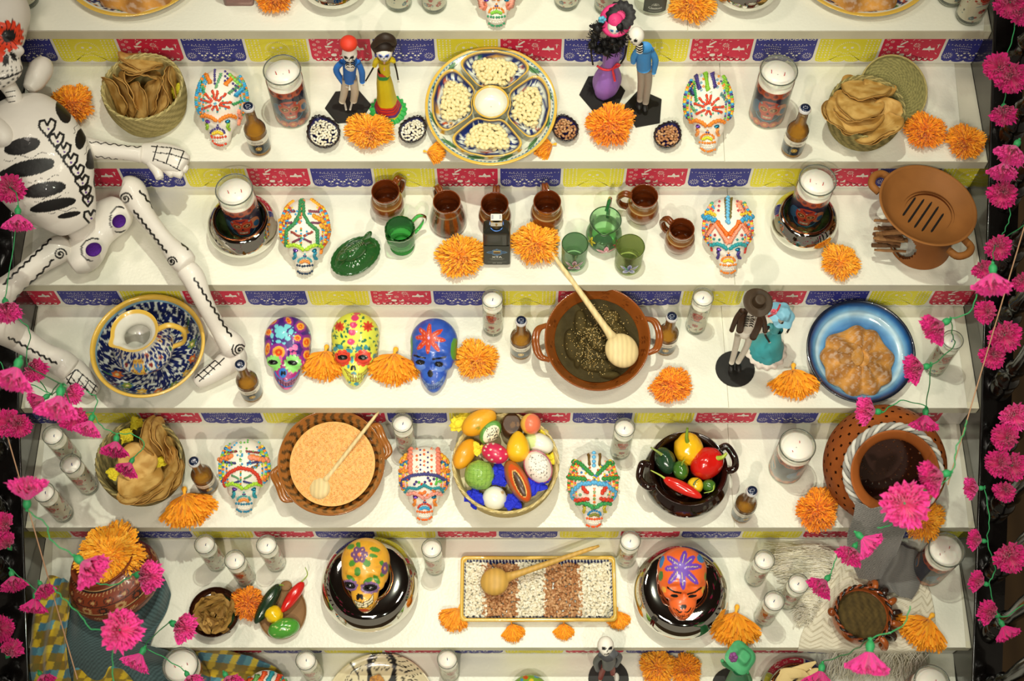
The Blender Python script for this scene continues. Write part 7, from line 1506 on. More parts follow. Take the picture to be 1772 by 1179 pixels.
fruit('pink prickly pear with pale dots in the middle of the basket', 'prickly_pear', 455, 494, 114, 82, 22, .15, '#D02A54', pts=[('e', x, y, 8, 8, 0, '#E9DCC4') for x, y in [(395, 420), (440, 415), (500, 460), (460, 500), (405, 510), (370, 470), (430, 545), (500, 535), (545, 500), (420, 465), (380, 440), (452, 578)]], nu=80, nv=50)
fruit('halved dragon fruit, white with black seeds and pink rind', 'dragon_fruit', 806, 604, 146, 112, 62, .135, '#E46A94', pts=[('e', 806, 606, 134, 101, 62, '#EDE2D4')] + [('e', 806 + r.uniform(-75, 75), 600 + r.uniform(-95, 95), 3.4, 4, 0, '#3A342E') for _ in range(80)], nu=100, nv=60, flat=.8)
t, A, B_, mm = fruit('scaly light green custard apple at the lower left of the basket', 'custard_apple', 330, 672, 124, 122, 0, .12, '#8FB850', pts=[('l', arc(330 + 14 * (k % 2), 540 + k * 34, 120, 30, 20, 160, 12), 3, '#6E9A3C') for k in range(8)] + [('l', [(215 + k * 34, 580), (205 + k * 36, 700), (240 + k * 26, 790)], 3, '#6E9A3C') for k in range(8)], lump=(.03, 9), nu=90, nv=60)
fruit('split brown-orange mamey with a dark seed at the front of the basket', 'mamey', 640, 722, 196, 84, 64, .13, '#A8642C', pts=[('e', 655, 735, 165, 62, 64, '#D0541E'), ('e', 655, 742, 122, 38, 66, '#E8C070'), ('e', 655, 745, 114, 30, 66, '#4A2E18')], nu=90, nv=50, zr=.032)
fruit('round white onion at the front of the basket', 'onion', 452, 862, 100, 98, 0, .105, '#F0EFDC', pts=[('e', 518, 812, 14, 14, 0, '#C8AC78')], nu=50, nv=34, lump=(.02, 3))
for i, (x, y, q, l, cl, z) in enumerate([(495, 680, 62, 'blue tissue between custard apple and mamey', 0, .12), (290, 858, 60, 'blue tissue at the front left inside the fruit basket', 0, .10), (590, 900, 46, 'blue tissue at the front of the fruit basket beside the onion', 0, .11), (770, 750, 58, 'blue tissue under the dragon fruit', 0, .12), (862, 700, 32, 'small scrap of blue tissue on the right of the dragon fruit', 0, .13),
          (245, 165, 75, 'yellow tissue sticking up behind the larger mango', 1, .10), (150, 260, 62, 'yellow tissue at the upper left rim of the fruit basket', 1, .11), (560, 150, 62, 'yellow tissue behind the dark brown fruit', 1, .10), (322, 450, 46, 'yellow tissue between the mangoes and the prickly pear', 1, .13), (900, 540, 48, 'yellow tissue at the right rim of the fruit basket', 1, .10), (850, 330, 36, 'yellow tissue beside the halved guava', 1, .11)]):
 tissue(4, 760 + x / 4.715, 680 + y / 4.715, Z[4] + z, q / 4.715 * (1.35 if cl == 0 else 1), ['#1E2CC8', '#F2DC3A'][cl], l, 40 + i, .45)
# ---- black pot of peppers
t = thing('black_clay_pot', 'squat glossy black-brown clay pot heaped with peppers', 'pot', base(4, 1191, 811, .11)); H = .112; R = 69 * mpp(np.array(t.location) + [0, 0, H]); M_bk = mat('black_brown_glaze', '#1E0C07', rough=.12, coat=1, var=.3, vscale=12)
pr = spline([(.001, .001), (R * .55, .001), (R * .75, .006), (R * 1.06, H * .35), (R * 1.10, H * .58), (R * .98, H * .82), (R * .92, H * .9), (R * .99, H), (R * .95, H * 1.0), (R * .84, H * .9), (R * .9, H * .6), (R * .6, H * .3), (.001, H * .28)], 80); m = MB(); add_lathe(m, pr, 96); m.build('pot_body', M_bk, t)
for a in (math.radians(190), math.radians(15)):
 d = np.array([math.cos(a), math.sin(a)]); w_ = np.array([-d[1], d[0]]); m = MB(); add_tube(m, spline([(*(d * R * .93 + w_ * R * .30), H * .93), (*(d * R * 1.12 + w_ * R * .30), H * 1.0), (*(d * R * 1.24), H * .9), (*(d * R * 1.12 - w_ * R * .30), H * 1.0), (*(d * R * .93 - w_ * R * .30), H * .93)], 24), .0095, 12); m.build('handle', M_bk, t)
TP = (1080, 700, 4.922)
def pepper(label, name, x, y, a, b, g, z, col, stem, lump=(.06, 3), pear=0, sc='#8FA83A', n=4, tr=TP, sw=9, mt=None, pts=None):
 t, A, B_, mm = fruit(label, name, x, y, a, b, g, z, col, 'pepper', tr, lump=lump, pear=pear, n=n, mt=mt or mat('pepper_skin', attr=True, rough=.2, coat=.7, var=.08, vscale=30), nu=44, nv=28, pts=pts)
 if stem:
  q = [at(px / tr[2] + tr[0], py / tr[2] + tr[1], Z[n] + zz) - np.array(t.location) for px, py, zz in stem]; m = MB(); add_tube(m, spline(q, 12), np.linspace(sw * 1.3, sw * .6, 12) / tr[2] * mm, 8, sc); m.build('stem', M_fr, t)
pepper('big wrinkled yellow pepper at the back of the black pot', 'yellow_pepper', 545, 385, 140, 122, 90, .12, '#F0B81A', [(540, 320, .155), (532, 280, .17), (540, 200, .19)], (.07, 3.4), .12, sc='#7C9A2C', sw=16)
pepper('large red bell pepper on the right of the black pot', 'red_bell_pepper', 706, 505, 158, 128, -38, .12, '#C81A12', [(795, 460, .15), (840, 450, .16), (875, 415, .165)], (.06, 3), 0, sc='#A8B83A', sw=18)
pepper('dark green poblano on the left of the black pot', 'poblano_pepper', 350, 480, 122, 84, 68, .12, '#234028', [(318, 428, .15), (280, 400, .16), (226, 366, .165)], (.05, 3), .1, sc='#8A9A4A', sw=11)
pepper('short green jalapeno in the middle of the black pot', 'green_pepper', 482, 562, 84, 66, 80, .13, '#3E6A22', [(492, 515, .155), (500, 490, .165), (520, 470, .17)], (.04, 3), sw=6)
pepper('long red chilli lying across the front of the black pot', 'red_chilli', 498, 712, 182, 52, 28, .135, '#D0241A', [(345, 630, .14), (300, 600, .145), (226, 562, .15)], (.02, 3), .12, sc='#A8B848', sw=8)
pepper('small yellow pepper at the front of the black pot', 'yellow_pepper', 606, 690, 70, 66, 30, .12, '#EEC226', [(590, 690, .145), (610, 655, .15), (640, 632, .15)], (.04, 3), sc='#4A5A24', sw=6)
pepper('small round green chilli at the right front of the black pot', 'green_pepper', 722, 692, 60, 52, 0, .11, '#3F6A24', [(765, 680, .12), (755, 735, .122), (680, 756, .118)], (.03, 3), sc='#A8C04A', sw=5)
# ---- perforated clay jar
def perf():
 tl = rotm(-.06, -.10); P = at(1532, 806, Z[4] + .136); mm = mpp(P); R = 104 * mm; P = P - [0, 0, 0]; t = thing('perforated_clay_jar', 'big round terracotta jar pierced with rows of holes, open mouth to the viewer', 'jar', P); z0 = -.115
 k = 240; pr = spline([(.001, z0), (R * .45, z0), (R * .62, z0 * .86), (R * .96, z0 * .38), (R * 1.0, z0 * .02), (R * .93, .045), (R * .76, .080), (R * .64, .096)], 96)
 V, F = lathe(pr, k); idx = np.arange(k)[:, None].repeat(95, 1); jd = np.arange(95)[None].repeat(k, 0); per = 10; row = jd // 6; hole = ((jd % 6) < 2) & (((idx + (row % 2) * 5) % per) < 2) & (jd > 6) & (jd < 92); F = F[~hole.ravel()]
 m = MB(); m.add(V, F, '#98501F'); V2 = V * [.955, .955, .96]; m.add(V2, F[:, ::-1], '#3E1C0A'); m.build('pierced_body', M_terra, t)  # inner shell coloured darker, putting the shade inside the jar into it
 n0 = np.array([-.02, -.02, 0]); m = MB(); pr = spline([(R * .64, .090), (R * .60, .104), (R * .64, .118), (R * .70, .128), (R * .67, .130), (R * .56, .116), (R * .53, .10), (R * .56, .088)], 40); add_lathe(m, pr, 96, '#9C5624'); m.build('neck_and_mouth', M_terra, t); t.rotation_euler = (.50, -.10, 0)
 m = MB(); th = np.linspace(0, 2 * PI, 120, endpoint=False)
 for s in range(4): m2 = np.c_[(R * .72 + .009 * np.cos(th * 9 + s * PI / 2)) * np.cos(th), (R * .72 + .009 * np.cos(th * 9 + s * PI / 2)) * np.sin(th), .104 + .007 * np.sin(th * 9 + s * PI / 2)]; add_tube(m, m2, .0052, 6, ['#C9C6BC', '#A5A29A', '#D4D2C8', '#8E8C86'][s], closed=True)
 tw = m.build('twisted_cloth', M_cloth, loc=P); tw.rotation_euler = (.50, -.10, 0); tag(tw, 'twisted silver-grey cloth ring around the neck of the pierced jar', 'cloth')
M_cloth = mat('woven_cloth', attr=True, rough=.85, bump=.5, bscale=500, sheen=.3, var=.08, vscale=120)
perf()
# ---- cloth sheets laid in folds: rows of (pixel, height above tread z) cross sections
def drape(rows, label, colf, name='folded_cloth', nu=70, nv=34, fold=.006, fk=9, seed=1, cat='cloth', mt=None, kind=None, z0=0):
 """rows: list of cross sections, each a list of (px,py,z)"""
 G = np.array([[at(x, y, z + z0) for x, y, z in rw] for rw in rows]); A_ = np.stack([spline(G[i], nv) for i in range(len(G))]); B_ = np.stack([spline(A_[:, j], nu) for j in range(nv)], 1); U, W = np.meshgrid(np.linspace(0, 1, nu), np.linspace(0, 1, nv), indexing='ij'); r = np.random.RandomState(seed)
 d = sum(np.sin(W * fk * (1 + .35 * k) + U * r.uniform(-3, 3) + r.uniform(0, 6)) / (k + 1) for k in range(3)) * fold; B_[..., 2] += d + fold; V = B_.reshape(-1, 3); c = colf(U.ravel(), W.ravel(), V); m = MB(); m.add(V, gridF(nu, nv)[:, ::-1], c); o = m.build(name, mt or M_cloth); md = o.modifiers.new('thickness', 'SOLIDIFY'); md.thickness = .0015; tag(o, label, cat);
 if kind: o['kind'] = kind
 return o
def greyc(u, w, V): g = ((np.floor(u * 60) + np.floor(w * 30)) % 2)[:, None]; return np.array(C('#8E8B86')) * (1 - g) + np.array(C('#6C6A68')) * g
h4, h5 = Z[4], Z[5]
drape([[(1480, 868, h4 + .19), (1510, 880, h4 + .22), (1545, 874, h4 + .21)], [(1475, 898, h4 + .14), (1520, 905, h4 + .17), (1568, 905, h4 + .14)], [(1465, 930, h4 + .05), (1512, 938, h4 + .09), (1560, 935, h4 + .06)], [(1470, 965, h5 + .09), (1508, 972, h5 + .12), (1550, 960, h5 + .08)], [(1485, 1002, h5 + .03), (1510, 1005, h5 + .05), (1530, 1000, h5 + .03)]], 'grey woven shawl end falling from the pierced jar over the step', greyc, 'grey_shawl', 80, 40, .005, 12, 2)
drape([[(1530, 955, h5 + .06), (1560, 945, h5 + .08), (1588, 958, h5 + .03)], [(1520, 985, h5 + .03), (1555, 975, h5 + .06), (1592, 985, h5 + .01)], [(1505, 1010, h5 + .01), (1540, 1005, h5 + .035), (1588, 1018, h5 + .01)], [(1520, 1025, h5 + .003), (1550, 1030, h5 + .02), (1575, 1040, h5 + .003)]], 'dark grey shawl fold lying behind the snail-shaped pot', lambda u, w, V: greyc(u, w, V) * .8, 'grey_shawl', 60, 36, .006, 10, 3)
def shawlc(u, w, V): q = (np.abs(((u * 16 + np.abs((w * 12) % 2 - 1) * 1.2) % 1) - .5) < .12)[:, None]; return np.where(q, np.array(C('#B9AF96')), np.array(C('#DCD5C0')))
drape([[(1424, 950, h5 + .05), (1470, 962, h5 + .03), (1500, 1000, h5 + .02), (1560, 1010, h5 + .01), (1600, 1000, h5 + .002)], [(1440, 985, h5 + .02), (1460, 1000, h5 + .012), (1500, 1030, h5 + .004), (1580, 1030, h5 + .003), (1612, 1035, h5 + .002)], [(1410, 1050, h5 + .003), (1440, 1060, h5 + .001), (1500, 1062, h5 + .001), (1570, 1068, h5 + .001), (1618, 1075, h5 + .001)], [(1388, 1095, h5 + .001), (1440, 1098, h5 + .001), (1500, 1100, h5 + .001), (1560, 1102, h5 + .001), (1612, 1100, h5 + .001)], [(1382, 1120, h5 + .001), (1440, 1122, h5 + .001), (1500, 1123, h5), (1560, 1123, h5), (1608, 1122, h5)], [(1380, 1127, h5 - .02), (1440, 1130, h5 - .025), (1500, 1131, h5 - .025), (1560, 1131, h5 - .02), (1606, 1128, h5 - .02)]], 'cream knotted shawl spread under the snail-shaped pot and over the edge', shawlc, 'cream_shawl', 90, 80, .0012, 22, 4)
def fringe(label, starts, ends, N, seed, lift):
 r = np.random.RandomState(seed); m = MB(); S_, E_ = np.array(starts, float), np.array(ends, float)
 for k in range(N):
  u = r.rand(); a = np.array([np.interp(u, np.linspace(0, 1, len(S_)), S_[:, i]) for i in range(3)]); b = np.array([np.interp(np.clip(u + r.uniform(-.06, .06), 0, 1), np.linspace(0, 1, len(E_)), E_[:, i]) for i in range(3)]); a[:2] += r.randn(2) * 2; b[:2] += r.randn(2) * 6
  q = [at(*(a + (b - a) * s + np.array([math.sin(s * 5 + k) * 7, math.cos(s * 4 + k * 2) * 6, 0])) ) + [0, 0, lift * math.sin(s * PI) + r.uniform(0, .004)] for s in (0, .35, .7, 1)]; add_tube(m, spline(q, 10), .0009, 4, ['#E8E2CE', '#DCD4BA', '#F0EBDC'][k % 3], caps=False)
 tag(m.build('shawl_fringe', M_cloth), label, 'fringe', kind='stuff')
fringe('long loose cream fringe fanning left from the shawl over the step', [(1428, 950, h5 + .05), (1440, 985, h5 + .02), (1425, 1030, h5 + .004), (1400, 1075, h5 + .003)], [(1335, 952, h5 + .006), (1345, 985, h5 + .003), (1372, 1030, h5 + .003), (1385, 1080, h5 + .003)], 420, 1, .012)
fringe('cream fringe hanging over the edge below the shawl', [(1440, 1126, h5 - .01), (1600, 1126, h5 - .01)], [(1430, 1172, Z[6] + .01), (1600, 1168, Z[6] + .01)], 260, 2, .004)
# ---- snail-shaped pot of brown powder
t = thing('snail_pot', 'round glazed snail-shaped clay pot filled with brown powder', 'pot', base(5, 1494, 1062, .06)); H = .062; mm = mpp(np.array(t.location) + [0, 0, H]); R = 50 * mm
V, F = lathe(spline([(.001, .001), (R * .7, .001), (R * .95, H * .3), (R * 1.05, H * .6), (R, H * .95), (R * .95, H), (R * .88, H * .9), (R * .86, H * .6), (.001, H * .55)], 60), 100); c = np.tile(np.array(C('#9A4A1A')), (len(V), 1)); m = MB(); m.add(V, F, c); m.build('pot_body', M_caz, t)
m = MB(); th = np.linspace(0, 2 * PI, 110, endpoint=False)
for s in (0, 1): add_tube(m, np.c_[(R * .95 + .003 * np.cos(th * 16 + s * PI)) * np.cos(th), (R * .95 + .003 * np.cos(th * 16 + s * PI)) * np.sin(th), H + .003 * np.sin(th * 16 + s * PI)], .0034, 6, ['#8A3E14', '#1E120C'][s], closed=True)
m.build('rope_rim', M_caz, t)
for k in range(7):
 a = -1.05 + k * .35; m = MB(); q = spline([(R * .98 * math.cos(a), R * .98 * math.sin(a), H * .98), (R * 1.22 * math.cos(a + .05), R * 1.22 * math.sin(a + .05), H * .9), (R * (1.36 - abs(k - 3) * .05) * math.cos(a + .08), R * 1.36 * math.sin(a + .08), H * .5), (R * 1.1 * math.cos(a + .1), R * 1.1 * math.sin(a + .1), H * .15)], 14)
 add_tube(m, q, np.r_[.004, np.full(12, .0085), .004], 10, ['#A2521C', '#2A160E'][k % 2]); m.build('shell_rib', M_caz, t)
m = MB(); m.add(*ell((-R * 1.1, R * .06, H * .95), (.010, .012, .010), 16, 10), '#8A4014'); m.build('snail_head', M_caz, t)
heap(0, R * .87, H * .62, lambda X, Y, Rr: .004 * (1 - Rr ** 2) + .0012 * np.sin(X * 500) * np.cos(Y * 430), lambda V: np.array(C('#4E3E1C')) * (1 + .3 * noise3(V, 300, 3)[:, None]), 'brown_powder', mat('cocoa_powder', attr=True, rough=.95, bump=1, bscale=150, bdist=.002), t, 80, 40)
# ---- mirrored bowls with a painted skull in each
_, P, R, H = mirror_bowl(5, 640, 1012, 84, .115, 'mirrored glass bowl with the yellow flowered skull sitting in it', inner=.50, lin=mat('smoked_mirror', '#8E867E', rough=.05, metal=1))
TY = (280, 880, 3.692); rr = np.random.RandomState(4)
pr = [('e', rr.uniform(1145, 1450), rr.uniform(190, 640), rr.uniform(10, 26), rr.uniform(8, 18), rr.uniform(0, 180), ['#DDA02A', '#E6B03A', '#D89A34'][k % 3]) for k in range(50)]
pr += [('e', x, y, a, b, g, '#4E8A30') for x, y, a, b, g in [(1208, 245, 25, 16, -20), (1255, 236, 15, 22, 0), (1362, 264, 34, 16, 15), (1350, 303, 27, 13, 10), (1218, 350, 26, 19, -45), (1308, 350, 28, 22, 45), (1250, 405, 21, 29, 0), (1405, 350, 14, 16, 0), (1450, 380, 10, 26, 0), (1410, 420, 14, 20, 30)]] + [('e', 1262 + 36 * math.cos(k * PI / 3), 296 + 36 * math.sin(k * PI / 3), 20, 20, 0, '#6E4878') for k in range(6)] + [('e', 1262 + 36 * math.cos(k * PI / 3), 296 + 36 * math.sin(k * PI / 3), 6, 6, 0, '#E8B070') for k in range(6)]
pr += [('e', 1262, 294, 20, 20, 0, '#6A4470'), ('e', 1262, 294, 13, 13, 0, '#EE8A2A'), ('e', 1425, 385, 22, 40, 10, '#6E4878'), ('e', 1425, 385, 8, 10, 0, '#E8A050')]
for x, y, g in ((1208, 450, 40), (1318, 462, -30), (1372, 455, 60)): pr.append(('e', x, y, 34, 16, g, '#4E8A30'))
for cx, cy, w_, h_, g in ((1200, 492, 44, 26, 18), (1330, 508, 52, 28, -6)): pr += [('e', cx, cy, w_ + 7, h_ + 9, g, '#7A5A88')] + [('e', cx + (w_ + 2) * math.cos(a), cy + (h_ + 4) * math.sin(a), 10, 10, 0, '#8A6A98') for a in np.arange(0, 6.2, .7)] + [('e', cx, cy, w_ - 5, h_ - 5, g, '#0A0A0A')]
T_ = [(1228, 588), (1278, 608), (1325, 585), (1352, 548), (1350, 600), (1305, 636), (1250, 634)]
pr += [('e', 1254, 566, 12, 21, 12, '#0A0A0A'), ('e', 1276, 566, 11, 20, -12, '#0A0A0A'), ('e', 1244, 632, 14, 20, 30, '#4E8A30'), ('e', 1285, 652, 40, 10, 0, '#B8421E'), ('p', T_, '#E4D8B0'), ('l', T_ + T_[:1], 4, '#2A1C10'), ('l', [(1235, 612), (1280, 622), (1330, 600), (1352, 575)], 3, '#2A1C10')] + [('l', [(x, 596), (x + 3, 636)], 2.6, '#2A1C10') for x in range(1245, 1345, 14)]
painted_skull(5, (590, 931, 675, 1060), 'yellow painted skull with purple flowers in a mirrored bowl', '#E2A630', pr, TY, Z[5] + .106, eyes=[(1200, 492, 34, 16), (1330, 508, 42, 18)])
_, P, R, H = mirror_bowl(5, 1178, 1026, 82, .115, 'mirrored glass bowl with the orange skull sitting in it', inner=.50, lin=mat('smoked_mirror', '#8E867E', rough=.05, metal=1))
TO = (720, 900, 2.953); pr = [('e', 1456, 195, 20, 26, -15, '#2E7AB8'), ('e', 1256, 214, 11, 32, 15, '#2E7AB8'), ('e', 1250, 286, 12, 26, 5, '#3E7A3A'), ('e', 1266, 356, 11, 16, -20, '#E8A83A'), ('e', 1468, 358, 9, 18, 10, '#D8A83A'), ('e', 1478, 290, 6, 20, 0, '#7A8A3A')]
for tx, ty in [(1376, 158), (1426, 186), (1460, 238), (1442, 330), (1366, 358), (1290, 326), (1270, 250), (1282, 186)]:
 g = math.degrees(math.atan2(ty - 242, tx - 1356)); L_ = math.hypot(tx - 1356, ty - 242) / 2; pr += [('e', (tx + 1356) / 2, (ty + 242) / 2, L_, 17, g, '#6E42B4'), ('l', [(1356 + (tx - 1356) * .25, 242 + (ty - 242) * .25), (1356 + (tx - 1356) * .8, 242 + (ty - 242) * .8)], 3, '#D8D05A')]
pr += [('l', [(1286, 346), (1318, 368), (1352, 374)], 9, '#0A0808'), ('l', [(1388, 380), (1425, 370), (1456, 348)], 9, '#0A0808'), ('e', 1320, 388, 20, 8, 8, '#0A0808'), ('e', 1412, 390, 22, 8, -8, '#0A0808'), ('e', 1360, 445, 9, 13, 12, '#0A0808'), ('e', 1373, 444, 9, 13, -12, '#0A0808'),
  ('l', [(1328, 456), (1345, 474), (1356, 470)], 7, '#0A0808'), ('l', [(1376, 472), (1392, 470), (1404, 452)], 7, '#0A0808'), ('l', [(1316, 452), (1345, 488), (1372, 496), (1398, 482), (1418, 450)], 3, '#5A2A10'), ('l', [(1322, 474), (1350, 504), (1372, 508), (1394, 498)], 3, '#5A2A10')] + [('l', [(x, 484), (x, 504)], 2.5, '#5A2A10') for x in range(1338, 1400, 11)]
painted_skull(5, (1137, 947, 1223, 1074), 'orange painted skull with a purple flower in a mirrored bowl', '#E8682A', pr, TO, Z[5] + .106)
# ---- tray of striped beans
t = thing('bean_tray', 'long rectangular yellow-rimmed painted tray of striped beans', 'tray', at(931, 1024, Z[5] + .0003)); mm = mpp(np.array(t.location)); W2, D2 = 134 * mm, 57.5 * mm
ks = [(.0, 0, .03), (-.010, 0, 0), (-.003, .012, 0), (0, .032, 0), (-.003, .034, 0), (-.008, .032, 0), (-.014, .014, 0), (-.018, .012, 0)]
def rrect(a, b, rr_=.012, n=8): return np.array([(sx * (a - rr_) + rr_ * math.cos(g), sy * (b - rr_) + rr_ * math.sin(g)) for sx, sy, g0 in ((1, 1, 0), (-1, 1, PI / 2), (-1, -1, PI), (1, -1, 1.5 * PI)) for g in np.linspace(g0, g0 + PI / 2, n)])
V = np.concatenate([np.c_[rrect(W2 + k, D2 + k), np.full(32, z)] for k, z, _ in [(-.014, 0, 0), (-.010, .0005, 0), (-.002, .014, 0), (0, .030, 0), (-.001, .033, 0), (-.006, .034, 0), (-.009, .031, 0), (-.013, .014, 0)]]); c = np.tile(np.array(C('#DDE0D4')), (len(V), 1)); c[32 * 2:32 * 7] = C('#DDB44A'); m = MB(); m.add(V, gridF(8, 32, wv=True), c)
nx, ny = 300, 130; X, Y = np.meshgrid(np.linspace(-W2 + .010, W2 - .010, nx), np.linspace(-D2 + .010, D2 - .010, ny), indexing='ij'); e_ = np.minimum(W2 - .010 - np.abs(X), D2 - .010 - np.abs(Y)); Vf = np.c_[X.ravel(), Y.ravel(), (.012 + .018 * np.clip(1 - e_ / .010, 0, 1) ** 1.5).ravel()]; c = np.tile(np.array(C('#DDE0D4')), (len(Vf), 1)); r = np.random.RandomState(2); pr = []
for sx, L_, n_ in ((0, W2, 44), (1, D2, 18)):
 for k in range(n_):
  for s in (-1, 1): q = (-1 + 2 * (k + .5) / n_) * L_ * 1000 * .93; e0 = (D2 if sx == 0 else W2) * 1000 - 15; x, y = (q, s * e0) if sx == 0 else (s * e0, q); pr += [('e', x, y, 3.4 if sx == 0 else 6, 6 if sx == 0 else 3.4, 18, '#182458')]
paint(Vf[:, :2] * 1000, c, pr); m.add(Vf, gridF(nx, ny), c); m.build('tray_body', M_paint_gloss, t)
x_ = lambda zx: ((zx / 2.953 + 720) - 931) * mm
for i, (a, b, cl, nm, L) in enumerate([(248, 356, WB, 'white', .0125), (352, 518, PB, 'brown', .0135), (520, 662, WB, 'white', .0125), (660, 838, PB, 'brown', .0135), (836, 988, WB, 'white', .0125)]):
 r = np.random.RandomState(60 + i); pts = []; xa, xb = x_(a), x_(b); gx = np.arange(xa, xb, L * .62); gy = np.arange(-D2 + .020, D2 - .016, L * .58)
 for lay in (0, 1):
  for gx_ in gx:
   for gy_ in gy: pts.append((gx_ + r.uniform(-.3, .3) * L, gy_ + r.uniform(-.3, .3) * L, .0155 + lay * .0035 + r.uniform(0, .002)))
 beans(pts, L, cl + (['#6A1E24'] if nm == 'brown' and r.rand() > 2 else []), 70 + i).build('bean_stripe', M_bean, t, kind='stuff', label='stripe of %s beans' % nm)
spoon('wooden ladle spoon lying across the left of the bean tray', (856, 1007), Z[5] + .055, 25, 24, 16, (1037, 945), Z[5] + .088, (4, 6.5), mat('honey_wood', '#D0A44E', rough=.5, wave=(22, 2, .14), var=.06))
# ---- leaf bowl, plate of chillies
t = thing('leaf_bowl', 'small brown bowl full of dry curled leaves beside a marigold', 'bowl', base(5, 371, 1060, .035)); mm = mpp(np.array(t.location)); R = 44 * mm; m = MB(); V, F = lathe(spline([(.001, .001), (R * .6, .001), (R * .9, .018), (R, .036), (R * .96, .038), (R * .86, .02), (.001, .012)], 40), 72); c = np.tile(np.array(C('#3A1C10')), (len(V), 1)); c[V[:, 2] > .034] = C('#2A140C'); c[(np.hypot(V[:, 0], V[:, 1]) < R * .8) & (V[:, 2] > .008)] = C('#1E3A22'); m.add(V, F, c); m.build('bowl_body', M_caz, t); PL = np.array(t.location)
def leaf_mesh(seed):
 r = np.random.RandomState(seed); nu, nv = 16, 7; U, W = np.meshgrid(np.linspace(-1, 1, nu), np.linspace(-1, 1, nv), indexing='ij'); hw = .31 * np.sqrt(np.clip(1 - U ** 2, 0, 1)) ** .9 + .01; V = np.stack([U, W * hw, .22 * np.abs(W) * hw * 2 + .12 * np.sin(U * 3 + seed) + .05 * np.sin(9 * U + 4 * W + seed)], -1).reshape(-1, 3); c = np.tile(np.array(C(['#B48C4A', '#94702F', '#A9813C', '#8A652C'][seed])), (len(V), 1)) * (1 + .22 * noise3(V, 5, seed)[:, None]); c[(np.abs(W) < .1).ravel()] = C('#8A6228'); m = MB(); m.add(V, gridF(nu, nv), c); return m.mesh('dry_leaf', mat('dry_leaf_skin', attr=True, rough=.7, bump=.5, bscale=160))
LM = [leaf_mesh(s) for s in range(4)]; r = np.random.RandomState(12)
for k in range(24):
 a, q = k * 2.4, math.sqrt((k + .5) / 24) * .62; s = R * r.uniform(.42, .66); o = link('dry_leaf', LM[k % 4], loc=PL + [R * q * math.cos(a), R * q * math.sin(a), .030 + .014 * (1 - q) + .004 * r.rand()]); o.scale = (s, s, s); o.rotation_euler = (r.uniform(-1.1, 1.1), r.uniform(-.5, .5), a + r.uniform(.9, 2.2)); tag(o, 'dry tan leaf in the small brown bowl', 'leaf', 'dry leaves in the brown bowl')
t = thing('clay_plate', 'small round unglazed clay plate with tab handle holding four peppers', 'plate', at(490, 1062, Z[5] + .0003)); R = 41 * mm; m = MB(); V, F = lathe(spline([(.001, .001), (R * .8, .001), (R, .012), (R * .97, .014), (R * .85, .007), (.001, .006)], 30), 60, sy=1.15); m.add(V, F, '#8E6A44'); V, F = ell((.004, R * 1.15, .010), (.016, .014, .005), 20, 10); m.add(V, F, '#94704A'); m.build('plate_body', M_terra, t)
TC = (280, 880, 3.692)
pepper('long dark green chilli behind the marigold on the clay plate', 'green_chilli', 676, 610, 148, 46, -62, .032, '#1E3420', [(745, 492, .035), (768, 490, .04), (780, 496, .042)], (.03, 3), -.12, n=5, tr=TC, sw=5)
pepper('long red chilli with curled stem on the clay plate', 'red_chilli', 836, 566, 118, 38, -58, .035, '#CE1F1A', [(893, 470, .04), (930, 425, .045), (916, 376, .05)], (.02, 3), -.1, n=5, tr=TC, sw=4)
pepper('small blocky yellow pepper on the clay plate', 'yellow_pepper', 716, 680, 60, 56, 10, .03, '#EFC414', None, (.07, 3.5), n=5, tr=TC)
pepper('spotted green cactus fruit at the front of the clay plate', 'prickly_pear', 780, 768, 104, 64, -16, .028, '#4E9A34', None, (.03, 3), n=5, tr=TC, pts=[('e', rr.uniform(700, 860), rr.uniform(720, 820), 3.5, 3.5, 0, '#C8D88A') for _ in range(26)])
